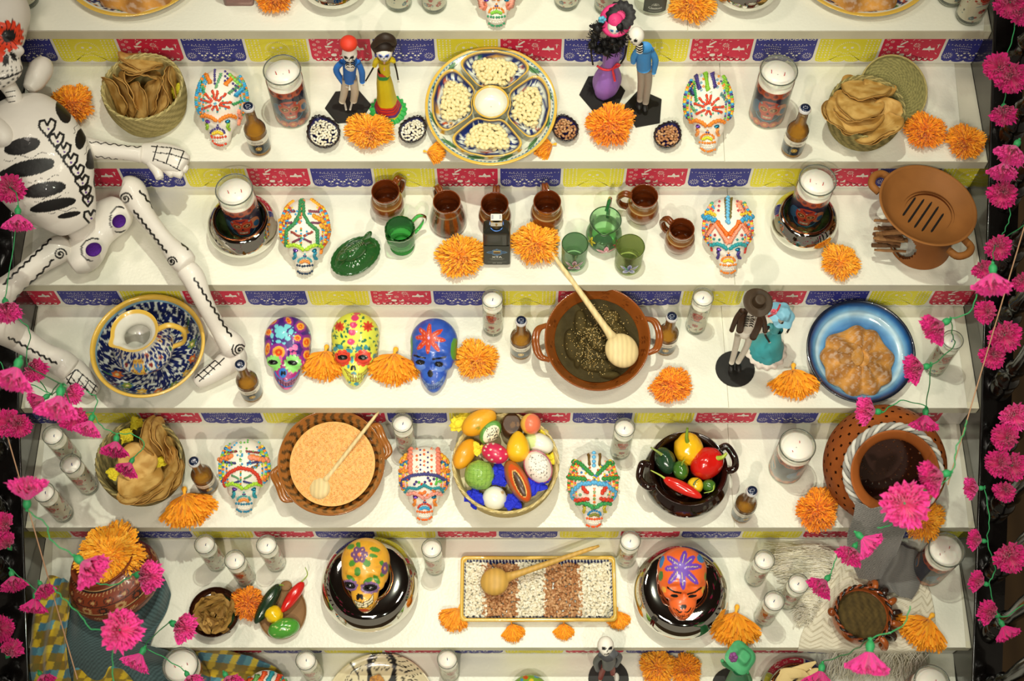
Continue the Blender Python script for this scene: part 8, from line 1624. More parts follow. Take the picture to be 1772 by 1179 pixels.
# ---- carved pot with big marigold, scarf and checked cloth
def carved():
 Pm = at(214, 1012, Z[5] + .075); mm = mpp(Pm); R = 80 * mm; t = thing('carved_clay_pot', 'dark red clay pot with carved black and cream bands holding a huge marigold', 'pot', (Pm[0], Pm[1], Z[5] + .001)); H = .15
 pr = spline([(.001, .001), (R * .5, .001), (R * .9, H * .25), (R * 1.0, H * .5), (R * .9, H * .72), (R * .66, H * .88), (R * .62, H * .94), (R * .70, H), (R * .66, H * 1.005), (R * .56, H * .92), (R * .6, H * .8)], 150); V, F = lathe(pr, 240); th = np.arctan2(V[:, 1], V[:, 0]); L = np.r_[0, np.cumsum(np.linalg.norm(np.diff(pr, axis=0), axis=1))]; s = np.tile(L, 240) * 1000; c = np.tile(np.array(C('#7A3216')), (len(V), 1)); Q = np.c_[th * 72, s]; r = np.random.RandomState(6); pr2 = []
 for b0 in (90, 115, 140, 165, 190, 212, 228): pr2 += [('l', [(-230, b0), (230, b0)], 2.4, '#1E120C'), ('l', [(-230, b0 + 3), (230, b0 + 3)], 1, '#C09A66')]
 for k in range(58): pr2 += [('l', [(-226 + k * 8, 118), (-226 + k * 8, 124)], 2, '#1E120C'), ('l', [(-226 + k * 8, 217), (-222 + k * 8, 226)], 1.6, '#C09A66')]
 for k in range(16): x = -220 + k * 29; pr2 += [('f', x, 178, 11, 4, 10, 2, 0, ['#1E120C', '#B08A58'][k % 2]), ('l', spiral(x + 14, 153, 7, 2), 1.3, '#C09A66'), ('l', arc(x + 14, 201, 9, 8, 0, 360), 1.6, '#1E120C'), ('e', x + 14, 201, 4, 4, 0, '#B08A58'), ('l', arc(x, 132, 10, 7, 180, 360), 1.6, '#C09A66')]
 paint(Q, c, pr2); m = MB(); m.add(V, F, c); m.build('pot_body', mat('carved_clay', attr=True, rough=.45, coat=.2, bump=.3, bscale=150), t); t.rotation_euler = (-.38, -.25, 0); t.location.z += .035; t.location.y -= .02
 tl = (.0, .0, .3); P2 = at(193, 962, Z[5] + H + .015); o = thing('paper_marigold', 'huge flat orange marigold filling the mouth of the carved pot', 'paper flower', P2, 2, 'orange crepe paper marigolds'); k = 58 * mpp(P2); link('petals', POM[2], o, kind='stuff'); o.scale = (k, k * 1.05, k * .5)
carved()
def teal(u, w, V): g = (np.floor((u * 40 + w * 60)) % 2)[:, None]; return np.array(C('#4A6264')) * (1 - g) + np.array(C('#35484A')) * g
def chk(u, w, V):
 p = proj(V); i = (np.floor(p[:, 0] / 12 + p[:, 1] / 40 + .7 * u) % 3).astype(int); j = (np.floor(p[:, 1] / 14 - p[:, 0] / 45 + 2 * w) % 3).astype(int); cl = np.array([C('#C9A81E'), C('#3E7288'), C('#7A6A20'), C('#5A93A2'), C('#8A6E1A'), C('#D8C03A')]); return cl[(i * 2 + j) % 6]
z6 = Z[6]
drape([[(262, 985, h5 + .05), (285, 1000, h5 + .03), (296, 1030, h5 + .01)], [(250, 1030, h5 + .04), (272, 1045, h5 + .03), (288, 1060, h5 + .005)], [(225, 1060, h5 + .03), (250, 1085, h5 + .02), (272, 1090, h5 + .005)], [(180, 1080, h5 + .02), (215, 1105, h5 + .02), (262, 1118, h5 + .005)]], 'teal woven scarf curling round the right of the carved pot', teal, 'teal_scarf', 60, 30, .006, 9, 6)
drape([[(118, 1050, h5 + .04), (150, 1062, h5 + .05), (195, 1085, h5 + .03), (240, 1112, h5 + .02), (290, 1126, h5 + .004)], [(112, 1090, h5 + .02), (150, 1100, h5 + .03), (200, 1115, h5 + .02), (250, 1128, h5 - .01), (310, 1138, h5 - .05)], [(110, 1125, h5), (150, 1135, h5), (200, 1145, h5 - .03), (250, 1152, h5 - .08), (330, 1158, z6 + .05)], [(108, 1190, z6 + .08), (150, 1192, z6 + .08), (210, 1195, z6 + .06), (270, 1195, z6 + .05), (345, 1195, z6 + .03)]], 'teal-grey woven scarf spilling over the step below the carved pot', teal, 'teal_scarf', 80, 70, .007, 13, 7)
drape([[(85, 998, h5 + .03), (108, 1002, h5 + .05), (128, 1015, h5 + .03)], [(62, 1055, h5 + .01), (92, 1052, h5 + .05), (124, 1055, h5 + .03)], [(56, 1110, h5 + .004), (85, 1108, h5 + .04), (118, 1105, h5 + .02)], [(54, 1150, h5 - .04), (85, 1150, h5 + .0), (122, 1150, h5 - .02)], [(54, 1195, z6 + .05), (90, 1195, z6 + .10), (130, 1195, z6 + .08)]], 'gathered yellow and blue checked cloth at the left end of the steps', chk, 'checked_cloth', 90, 50, .010, 12, 8)
drape([[(338, 1122, h5 - .03), (400, 1128, h5 - .05), (440, 1140, h5 - .11)], [(340, 1140, h5 - .08), (410, 1148, h5 - .10), (480, 1158, z6 + .02)], [(330, 1165, z6 + .03), (410, 1168, z6 + .02), (490, 1170, z6 + .01)], [(330, 1195, z6 + .01), (410, 1195, z6 + .01), (500, 1195, z6 + .005)]], 'yellow and blue checked cloth spread beside the large candle, bottom left', chk, 'checked_cloth', 60, 50, .005, 12, 9)
drape([[(130, 1148, z6 + .13), (165, 1150, z6 + .12), (205, 1152, z6 + .11)], [(130, 1172, z6 + .11), (170, 1170, z6 + .11), (225, 1172, z6 + .10)], [(130, 1200, z6 + .09), (180, 1200, z6 + .09), (245, 1200, z6 + .07)]], 'yellow and blue checked cloth over the teal scarf at the bottom edge', chk, 'checked_cloth', 40, 40, .008, 9, 10)
# == lowest and topmost tiers (cut by the frame)
def flat_plate(n, cx, cy, rpx, label, colf, z=.02, tilt=0, sx=1):
 P = at(cx, cy, Z[n] + z); R = rpx * mpp(P); t = thing('painted_plate', label, 'plate', (P[0], P[1], Z[n] + .0003)); t.rotation_euler = (tilt, 0, 0); V, F = lathe(spline([(.001, .001), (R * .6, .001), (R * .9, .012), (R, .020), (R * .985, .0225), (R * .93, .019), (R * .72, .008), (.001, .006)], 90), 180, sx=sx); c = colf(V, R); m = MB(); m.add(V, F, c); m.build('plate_body', M_paint_gloss, t); return R
def tal_plate(V, R):
 c = np.tile(np.array(C('#D2D6CC')), (len(V), 1)); s = R * 1000; talavera(V[:, :2] * 1000, c, np.random.RandomState(int(s)), 17, (-s, -s, s, s * .6), 1.6, '#141E52'); q = np.hypot(V[:, 0], V[:, 1]) / R; c[q > .94] = C('#DDB44A'); c[(q > .915) & (q <= .94)] = C('#D2D6CC'); return c
flat_plate(0, 232, -72, 126, 'blue painted yellow-rimmed plate with bread at the top left edge', tal_plate); bread(0, 240, -45, 84, Z[0] + .014, 'sugared bread on the painted plate at the top left', 6, nm=8, cen=(0, .2))
flat_plate(0, 1492, -72, 126, 'blue painted yellow-rimmed plate with bread at the top right edge', tal_plate); bread(0, 1492, -42, 80, Z[0] + .014, 'sugared bread on the painted plate at the top right', 8, nm=7, cen=(0, .3))
for x, y, l in ((577, -38, 'mirrored glass bowl cut by the top edge, left of centre'), (1290, -34, 'mirrored glass bowl cut by the top edge, right of centre')): mirror_bowl(0, x, y, 62, .09, l)
P = at(415, -4, Z[0]); t = thing('square_glass_bottle', 'foot of a pinkish square glass bottle at the top edge', 'bottle', P + [0, 0, .0003]); m = MB(); k = 26 * mpp(P); V, F, T = prism(rrect(k, k * .7, .008), 0, .11, .01); m.add(V, F); m.build('glass_wall', glass('pink_glass', '#E8C8C4', refl=1.4, dens=.12, edge=.3), t); m = MB(); V, F, T = prism(rrect(k * .85, k * .55, .006), .006, .10); m.add(V, F, '#B8A8A0'); m.build('bottle_label', M_print, t)
P = at(1130, 2, Z[0]); t = thing('glass_jar', 'round clear jar with a grey label at the top edge behind a marigold', 'jar', P + [0, 0, .0003]); R = 34 * mpp(P); m = MB(); add_lathe(m, [(.001, .001), (R * .92, .001), (R, .008), (R, .12)], 48); m.build('glass_wall', M_glass, t); m = MB(); pr = [('l', [(-14, 30), (14, 30)], 1.2, '#C8C8BC'), ('l', arc(0, 42, 9, 8, 0, 180), 1.2, '#C8C8BC'), ('p', [(-7, 42), (7, 42), (0, 50)], '#A8A89C'), ('l', [(-16, 22), (16, 22)], .8, '#8C8C82')]; V, F, c = curved_label(R * 1.01, .015, .07, -.6, .6, pr, '#4A4C44', 60, 40); m.add(V, F, c); V2, T = text_mesh('Clasicos', .010, .034); a = V2[:, 0] / R; m.add(np.c_[R * 1.018 * np.sin(a), -R * 1.018 * np.cos(a), V2[:, 1] + .034], T, '#D8D8CC'); m.build('printed_label', M_print, t)
def woman(V, R):
 c = np.tile(np.array(C('#DED2AE')), (len(V), 1)); s = R * 1000; Q = V[:, :2] * 1000 - [0, s * .13]; k = '#1A1612'; pr = [('l', arc(0, -s * .13, s * .86, s * .86, 0, 360, 60), 1.6, k)]
 for i in range(26): a = math.radians(20 + i * 5.6); x, y = s * .72 * math.cos(a), s * .72 * math.sin(a); pr += [('l', arc(x, y, 8, 6, i * 30, i * 30 + 300, 9), 1, k)]
 for i in range(12): pr += [('l', [(s * (-.62 + .03 * i), s * (.78 - .05 * i)), (s * (-.28 + .01 * i), s * .3)], 1, k), ('l', [(s * (.3 + .04 * i), s * .85 - i * 4), (s * .36, s * (.2 - .02 * i))], 1, k)]
 pr += [('p', [(-s * .24, s * .2), (-s * .27, s * .75), (-s * .12, s * .93), (s * .12, s * .93), (s * .27, s * .75), (s * .26, s * .1), (s * .16, s * .1)], k), ('e', 0, s * .60, s * .19, s * .27, 0, '#DED2AE'), ('p', [(-s * .2, s * .62), (0, s * .92), (s * .2, s * .62), (s * .12, s * .80), (0, s * .86), (-s * .12, s * .80)], k)]
 for q in (-1, 1): pr += [('e', q * s * .09, s * .62, s * .05, s * .028, 0, k), ('e', q * s * .09, s * .62, s * .02, s * .02, 0, '#DED2AE'), ('l', arc(q * s * .09, s * .63, s * .06, s * .06, 40, 140), 1.8, k)]
 pr += [('l', [(0, s * .60), (s * .02, s * .50), (-s * .02, s * .49)], 1.2, k), ('e', 0, s * .43, s * .05, s * .015, 0, '#7A3A2A')]; paint(Q, c, pr); return c
flat_plate(6, 657, 1229, 98, 'cream plate with a black line drawing of a woman, at the bottom edge', woman); bread(6, 651, 1180, 15, Z[6] + .02, 'piece of sugared bread on the plate with the drawn woman', 3, nm=5)
pr = [('e', 560, 805, 14, 10, 0, '#C8401E'), ('e', 620, 800, 16, 9, 0, '#3E8AC8'), ('e', 590, 820, 12, 9, 0, '#E8C83A'), ('e', 540, 818, 8, 8, 0, '#3E8AC8')]
painted_skull(6, (880, 1168, 953, 1290), 'crown of a green painted skull at the bottom edge, centre', '#7AA83A', pr, (720, 900, 2.953))
f = Fig('small grey-jacketed skeleton figurine with red trousers on a round black stand, bottom edge', 6, 1053, 1180)
f.stand(35, 28, 0, 3, (0, 4), 35)
f.part('jacket', lambda m: [f.limb(m, [(1052, 1132), (1054, 1142), (1052, 1152)], [13, 12, 10], '#5A5C60', 14)])
for pts in ([(1040, 1134), (1031, 1146), (1034, 1160)], [(1065, 1132), (1072, 1138), (1066, 1152)]): f.part('sleeve', lambda m: f.limb(m, pts, [5, 5, 4], '#5E6064')); f.hand(pts[-1], (1, 4))
f.part('trousers', lambda m: [f.limb(m, [(1046, 1152), (1042, 1164), (1039, 1174)], [5, 5, 4], '#8A2018'), f.limb(m, [(1058, 1152), (1060, 1160), (1060, 1166)], [5, 5, 4], '#8A2018')])
f.part('leg_bone', lambda m: [f.limb(m, [(1060, 1166), (1066, 1172)], [3, 2.4], '#E8E2D4'), f.ball(m, (1067, 1173, -.01), 5, '#C8C4BC', sc=(.9, 1.6, .8))]); f.part('leg_bone', lambda m: f.limb(m, [(1039, 1174), (1038, 1180)], [3, 2.4], '#E8E2D4')); f.head((1048, 1118), 15, look=(.12, -.1))
f = Fig('green-dressed skeleton lady figurine in a green hat, bottom edge right', 6, 1276, 1196)
f.stand(36, 28, 0, 3, (-8, 6), 34)
f.part('dress', lambda m: [f.limb(m, [(1279, 1158), (1277, 1172), (1274, 1192)], [11, 16, 22], '#2E8A5A', 18)])
for pts in ([(1268, 1158), (1254, 1150), (1250, 1144)], [(1292, 1164), (1298, 1178), (1296, 1190)]): f.part('sleeve', lambda m: f.limb(m, pts, [4, 4, 3], '#3E9A5E'))
f.head((1279, 1150, -.01), 9)
def ghat(m): c0 = f.J(1283, 1138, .004); V, F = lathe([(a * f.m, b * f.m) for a, b in spline([(.1, 13), (9, 12), (13, 3), (20, 0), (25, -4), (20, -1.5), (12, 0), (.1, 0)], 40)], 50, rf=lambda T, Z_: 1 + .08 * np.sin(4 * T + 1)); m.add(V @ rotm(.1, .3).T + c0, F, '#4EA870')
f.part('hat', ghat); f.part('purple_flower', lambda m: [f.ball(m, (1269 + 4 * math.cos(a), 1138 + 5 * math.sin(a), -.014), 4, '#8A4A88', 8, 6) for a in range(6)])
mirror_bowl(6, 1378, 1205, 66, .09, 'mirrored glass bowl holding corn husks at the bottom edge, right', lin=MATS['smoked_mirror'])
M_husk = mat('corn_husk', attr=True, rough=.7, bump=.6, bscale=120)
for i, q in enumerate([[(1350, 1195), (1362, 1172), (1388, 1158), (1412, 1146)], [(1372, 1200), (1392, 1180), (1408, 1165), (1425, 1160)], [(1340, 1185), (1358, 1168), (1385, 1166), (1400, 1172)]]):
 h = [Z[6] + .07 + .02 * k for k in range(4)]; P = spline([at(x, y, z) for (x, y), z in zip(q, h)], 20); w_ = np.interp(np.linspace(0, 1, 20), [0, .3, .8, 1], [.014, .018, .010, .003]); m = MB(); V, F, T = tube(P, w_, 14, False, .3); m.add(V, F, '#D8BE84'); tag(m.build('corn_husk', M_husk), 'folded dry corn husk, %s in the mirrored bowl at the bottom edge' % ['uppermost one', 'right-hand one', 'left-hand one'][i], 'corn husk', 'corn husks')
# == big papier-mache skeleton, left
M_pm = mat('white_papier_mache', attr=True, rough=.45, coat=.15, bump=.35, bscale=45, bdist=.003, var=.04, vscale=10)
SK = thing('papier_mache_skeleton', 'life-like white papier-mache skeleton painted with black ribs and hearts, sprawled at left', 'skeleton figure', at(130, 400, Z[2]))
SK['label'] = 'big white papier-mache skeleton painted with black ribs and hearts, sprawled at left'
SO = np.array(SK.location); K_ = '#0E0C0C'; TA = (0, 0, 3.93); TB = (0, 280, 3.93); TC_ = (0, 480, 3.93)
def spx(pr, *tr): return zt_(pr, *tr)
def bone(name, pts, prims, fl=1.0, seg=100, n=170):
 P = np.array([at(x, y, z) for x, y, z, r in pts]) - SO; rr_ = [r * mpp(at(x, y, z)) for x, y, z, r in pts]; q = spline(np.c_[P, rr_], n); tt = np.linspace(0, 1, n); cap = np.sqrt(np.clip(1 - (1 - np.clip(tt / .07, 0, 1)) ** 2, .0004, 1)) * np.sqrt(np.clip(1 - (1 - np.clip((1 - tt) / .07, 0, 1)) ** 2, .0004, 1))
 V, F, T = tube(q[:, :3], q[:, 3] * cap, seg, True, fl); V = V
 c = np.tile(np.array(C('#E4DED4')), (len(V), 1)); W = V + SO
 if prims:
  c2 = c.copy(); paint(proj(W), c2, prims); nrm = V[:n * seg] - np.repeat(q[:, :3], seg, 0); front = (unit(nrm) * unit(CAM - W[:n * seg])).sum(1) > 0; c[:n * seg][front] = c2[:n * seg][front]
 m = MB(); m.add(V, F, c); m.t.append(T); m.tm.append(np.zeros(len(T), int)); return m.build(name, M_pm, SK)
z1, z2, z3 = Z[1], Z[2], Z[3]
# head
V, F, loc = fit_skull('p', 1, (-76, -34, 53, 158), z1 + .17); V = V.copy(); V[:, 0] *= 1 + 1.15 * np.clip((V[:, 1] / V[:, 1].min() - .35) / .5, 0, 1) ** .8; SGh = V + loc; pr = [('f', 15, 62, 14, 4, 28, 5.5, 8, '#E8401C'), ('e', 15, 62, 12, 12, 0, K_), ('f', -14, 92, 10, 4, 24, 6, 0, '#E8401C')] + [('l', [(15 + 13 * math.cos(a), 62 + 13 * math.sin(a)), (15 + 29 * math.cos(a), 62 + 29 * math.sin(a))], 1.1, K_) for a in np.arange(0, 6.2, .449)]
pr += [('e', 10, 104, 5, 11, 12, K_), ('e', 23, 98, 4, 9, -35, K_)] + [('e', 2 + k * 6, 116 - k * 3, 1.2, 1.2, 0, K_) for k in range(-1, 7)] + [('l', [(-16, 138), (6, 136), (28, 129), (50, 116)], 3, K_)] + [('l', [(x, 118 - x * .12), (x + 2, 137 - x * .3), (x + 3, 152 - x * .3)], 1.6, K_) for x in range(-4, 50, 8)]
c = np.tile(np.array(C('#E4DED4')), (len(V), 1)); paint(proj(SGh), c, pr); m = MB(); m.add(SGh - SO, F, c); m.build('skull', M_pm, SK)
bone('neck', [(8, 140, z1 + .17, 15), (24, 165, z1 + .16, 13), (32, 190, z1 + .13, 15), (40, 205, z1 + .11, 18)], [('l', [(10, 160 + 9 * k), (26, 157 + 9 * k)], 1.4, K_) for k in range(4)])
bone('shoulder', [(78, 103, z1 + .12, 12), (72, 118, z1 + .12, 20), (60, 140, z1 + .12, 18), (48, 156, z1 + .12, 10)], [])
bone('shoulder', [(-22, 205, z1 + .16, 14), (-8, 225, z1 + .16, 22), (8, 240, z1 + .16, 20), (22, 252, z1 + .15, 8)], [])
heart = lambda x, y, s: [('l', [(x, y + s), (x - s * .95, y - s * .1), (x - s * .9, y - s * .8), (x - s * .35, y - s * .95), (x, y - s * .35), (x + s * .4, y - s * 1.1), (x + s * .95, y - s * .8), (x + s * .8, y), (x, y + s)], 4.0, K_), ('e', x + s * .1, y + s * .1, 2, 2, 0, '#5A2A88')]
pr = spx([('e', 430, 760, 46, 84, -22, K_), ('e', 548, 945, 36, 72, 8, K_), ('e', 620, 1080, 32, 72, 0, K_), ('e', 150, 995, 125, 56, -14, K_), ('e', 200, 1135, 175, 48, -12, K_), ('l', wavy((30, 1090), (320, 1045), 14, 2), 4, K_), ('l', wavy((500, 910), (530, 810), 8, 2), 3, K_), ('l', wavy((575, 1050), (600, 990), 6, 1), 3, K_)], *TA)
pr += spx([('e', 180, 55, 190, 46, -10, K_), ('e', 300, 190, 150, 52, -10, K_), ('e', 360, 295, 160, 40, -12, K_), ('e', 470, 362, 80, 20, -12, K_), ('e', 615, 20, 36, 32, 0, K_), ('e', 658, 120, 22, 58, 8, K_), ('l', wavy((190, 140), (400, 95), 10, 2), 3, K_), ('l', wavy((230, 270), (475, 215), 10, 2), 3, K_), ('l', wavy((330, 350), (520, 318), 8, 2), 3, K_)], *TB)
for x, y, s in [(82, 222, 15), (98, 244, 13), (110, 262, 13), (122, 280, 13), (134, 298, 12), (142, 316, 12), (148, 332, 10), (152, 348, 9), (157, 377, 12)]: pr += heart(x, y, s)
bone('ribbed_torso', [(30, 175, z1 + .10, 44), (42, 215, z1 + .10, 76), (60, 265, z1 + .09, 90), (88, 320, z1 + .06, 82), (120, 368, z1 + .01, 52), (138, 396, z1 - .03, 30)], pr, .62, 300, 280)
bone('forearm', [(120, 245, z1 + .05, 18), (165, 258, z1 + .045, 17), (215, 264, z1 + .04, 13), (250, 268, z1 + .035, 15)], spx([('l', wavy((610, 965), (975, 1003), 6, 6), 7, K_), ('l', wavy((650, 1062), (955, 1115), 6, 6), 6, K_)], *TA))
pr = spx([('l', [(1030, 995), (1160, 1005), (1280, 1035)], 7, K_), ('l', [(1040, 1035), (1160, 1048), (1280, 1085)], 7, K_), ('l', [(1045, 1080), (1150, 1120), (1230, 1165)], 7, K_), ('l', [(1070, 990), (1040, 1095)], 8, K_), ('l', [(1165, 1005), (1130, 1110)], 8, K_), ('l', [(1250, 1030), (1205, 1145)], 8, K_)], *TA)
bone('hand', [(240, 262, z1 + .035, 15), (268, 268, z1 + .03, 24), (300, 276, z1 + .03, 25), (322, 288, z1 + .025, 17)], pr, .7)
for a, b in (((290, 292), (316, 304)), ((286, 288), (300, 304)), ((300, 284), (325, 294)), ((304, 268), (327, 276))): bone('finger', [(*a, z1 + .022, 10), (*b, z1 + .018, 7)], [], n=24, seg=20)
bone('thumb', [(262, 278, z1 + .03, 12), (272, 296, z1 + .02, 9), (277, 310, z1 + .015, 7)], [], n=30, seg=24)
pr = spx([('l', arc(810, 400, 62, 95, 150, 300, 16), 11, K_), ('l', arc(810, 420, 62, 60, 50, 120, 8), 9, K_), ('l', arc(640, 600, 88, 78, 100, 290, 16), 11, K_)], *TB)
bone('pelvis', [(118, 455, z2 + .05, 22), (142, 440, z2 + .055, 36), (168, 405, z2 + .06, 30), (196, 372, z2 + .065, 36), (214, 350, z2 + .065, 22)], pr, .8, 90, 100)
bone('pelvis_root', [(128, 378, z1 - .03, 24), (140, 392, z2 + .09, 30), (158, 408, z2 + .06, 32)], [], .8)
for x, y, rx, ry in ((206, 383, 12, 13.5), (162, 432, 14, 14)):
 P = at(x, y, z2 + .115); k = mpp(P); m = MB(); V, F = ell(P - SO, (rx * k, ry * k, .004), 30, 12); m.add(V, F, '#4A1480'); m.build('purple_glitter_disc', mat('purple_glitter', attr=True, rough=.35, metal=.6, bump=1, bscale=700, var=.5, vscale=400), SK)
S_ = lambda x, y, r, t=2: [('l', spiral(x, y, r, t), 2.8, K_)]
W_ = lambda a, b, k=8: [('l', wavy(a, b, 1.6, k, 60), 3.4, K_)]
bone('thigh', [(212, 325, z2 + .10, 16), (228, 330, z2 + .10, 24), (250, 370, z2 + .10, 17), (285, 415, z2 + .10, 15), (312, 446, z2 + .095, 22), (328, 462, z2 + .09, 18)], S_(217, 344, 11) + S_(297, 453, 9) + W_((242, 330), (325, 432)) + W_((232, 365), (288, 437)))
bone('shin', [(318, 462, z2 + .075, 18), (334, 480, z2 + .07, 20), (352, 520, z2 + .03, 16), (378, 568, z3 + .12, 15), (400, 596, z3 + .08, 22), (412, 612, z3 + .06, 18)], W_((336, 482), (400, 582), 9) + S_(415, 606, 14, 2.6))
bone('foot', [(424, 606, z3 + .045, 16), (412, 612, z3 + .045, 24), (380, 638, z3 + .035, 18), (350, 656, z3 + .03, 15), (338, 664, z3 + .025, 10)], [('l', [(338, 654), (372, 624)], 2, K_), ('l', [(345, 660), (388, 620)], 2, K_)] + [('l', [(342 + 10 * k, 648 - 8 * k), (352 + 10 * k, 656 - 8 * k)], 2, K_) for k in range(4)])
bone('thigh', [(120, 418, z2 + .08, 14), (104, 430, z2 + .08, 24), (66, 456, z2 + .08, 20), (26, 488, z2 + .08, 20), (0, 510, z2 + .08, 25), (-18, 522, z2 + .08, 18)], S_(104, 440, 11) + W_((88, 414), (6, 492)) + W_((92, 450), (24, 522), 6))
bone('shin', [(-30, 548, z2 + .03, 18), (-8, 562, z2 + .02, 28), (30, 584, z3 + .11, 24), (75, 612, z3 + .09, 20), (108, 630, z3 + .07, 24), (128, 644, z3 + .055, 20)], W_((15, 584), (98, 630)))
bone('foot', [(100, 622, z3 + .05, 14), (122, 640, z3 + .045, 24), (146, 664, z3 + .035, 22), (166, 682, z3 + .028, 14)], [('l', [(110, 655), (133, 640), (168, 670)], 2, K_), ('l', [(118, 662), (142, 668), (165, 690)], 2, K_)] + [('l', [(112 + 12 * k, 650 + 3 * k), (130 + 12 * k, 678)], 2, K_) for k in range(4)] + [('l', [(130 + 12 * k, 640 + 9 * k), (116 + 14 * k, 664 + 6 * k)], 2, K_) for k in range(4)])
# == pink paper carnations on green wire
M_pink = mat('crepe_paper_pink', attr=True, rough=.75, sheen=.3, bump=.3, bscale=4, var=.05)
M_green = mat('green_floral_tape', '#2F9A5A', rough=.55, var=.15, vscale=60)
def carn_mesh(seed, opening, col):
 r = np.random.RandomState(seed); m = MB(); nu, nv = 90, 9
 for L in range(5):
  th = np.arange(nu) * 2 * PI / nu; u = np.linspace(.06, 1, nv); T, U = np.meshgrid(th, u, indexing='ij'); op = opening * (1 - .17 * L); pl = np.sin(T * (13 + L) + seed + L) ; rad = U * np.sin(op) * (1 + .05 * np.sin(3 * T + L)); h = U * np.cos(op) * (1 - .04 * L) + .10 * U ** 2 * pl; rad = rad + .07 * U * np.sin(T * (17 + L) + 2 * L)
  tip = (U > .95) * (.05 * r.randn(nu, 1) + .035 * (np.arange(nu) % 2)[:, None]); rad = rad + tip; h = h + tip * .5 + .05 * r.randn(nu, nv) * U * (U > .6) * .5; V = np.stack([rad * np.cos(T), rad * np.sin(T), h], -1).reshape(-1, 3); c = np.tile(np.array(C(col)), (len(V), 1)) * (1 + .10 * np.sin(T * (13 + L) + 1).ravel()[:, None]) * (.92 + .03 * L); m.add(V, gridF(nu, nv, wu=True), c)
 return m.mesh('carnation_petals', M_pink, smooth=False)
CM = {('s', k): carn_mesh(k, .80, ['#F23A9E', '#E21C86'][k % 2]) for k in (0, 1)}; CM.update({('f', k): carn_mesh(k + 5, 1.18, ['#F23A9E', '#DE1880'][k % 2]) for k in (0, 1)})  # two pinks: lighter for lit blooms, deeper one paints those in shade
m = MB(); add_lathe(m, spline([(.001, -.42), (.06, -.38), (.07, -.30), (.15, -.20), (.17, -.06), (.13, .06), (.16, .12), (.001, .10)], 20), 12); CAL = m.mesh('calyx', M_green)
CQ = []
def carn(x, y, R, g, tau, k, label):
 depth = float(np.clip(.040 * FPX / R, 2.55, 3.22)); d = ray(x, y); P = CAM + d * (depth / (d @ FW)); Rw = R * depth / FPX * (1.0 if tau > .8 else 1.12); view = unit(CAM - P); a = math.radians(g); ax = unit(math.cos(tau) * (math.cos(a) * np.array([1., 0, 0]) - math.sin(a) * UP) + math.sin(tau) * view); sd = unit(np.cross(ax, [.3, .2, 1])); s2 = np.cross(ax, sd); P = P - ax * Rw * .55
 t = thing('paper_carnation', 'pink paper carnation ' + label, 'paper flower', (0, 0, 0), 0, 'pink paper carnations'); t.matrix_world = Matrix([[sd[i] * Rw, s2[i] * Rw, ax[i] * Rw, P[i]] for i in range(3)] + [[0, 0, 0, 1]]); link('petals', CM[('f' if tau > .8 else 's', k)], t); link('calyx', CAL, t); Q = P - ax * Rw * .38; p2 = proj(Q)[0]; CQ.append((p2[0], p2[1], (Q - CAM) @ FW)); return P
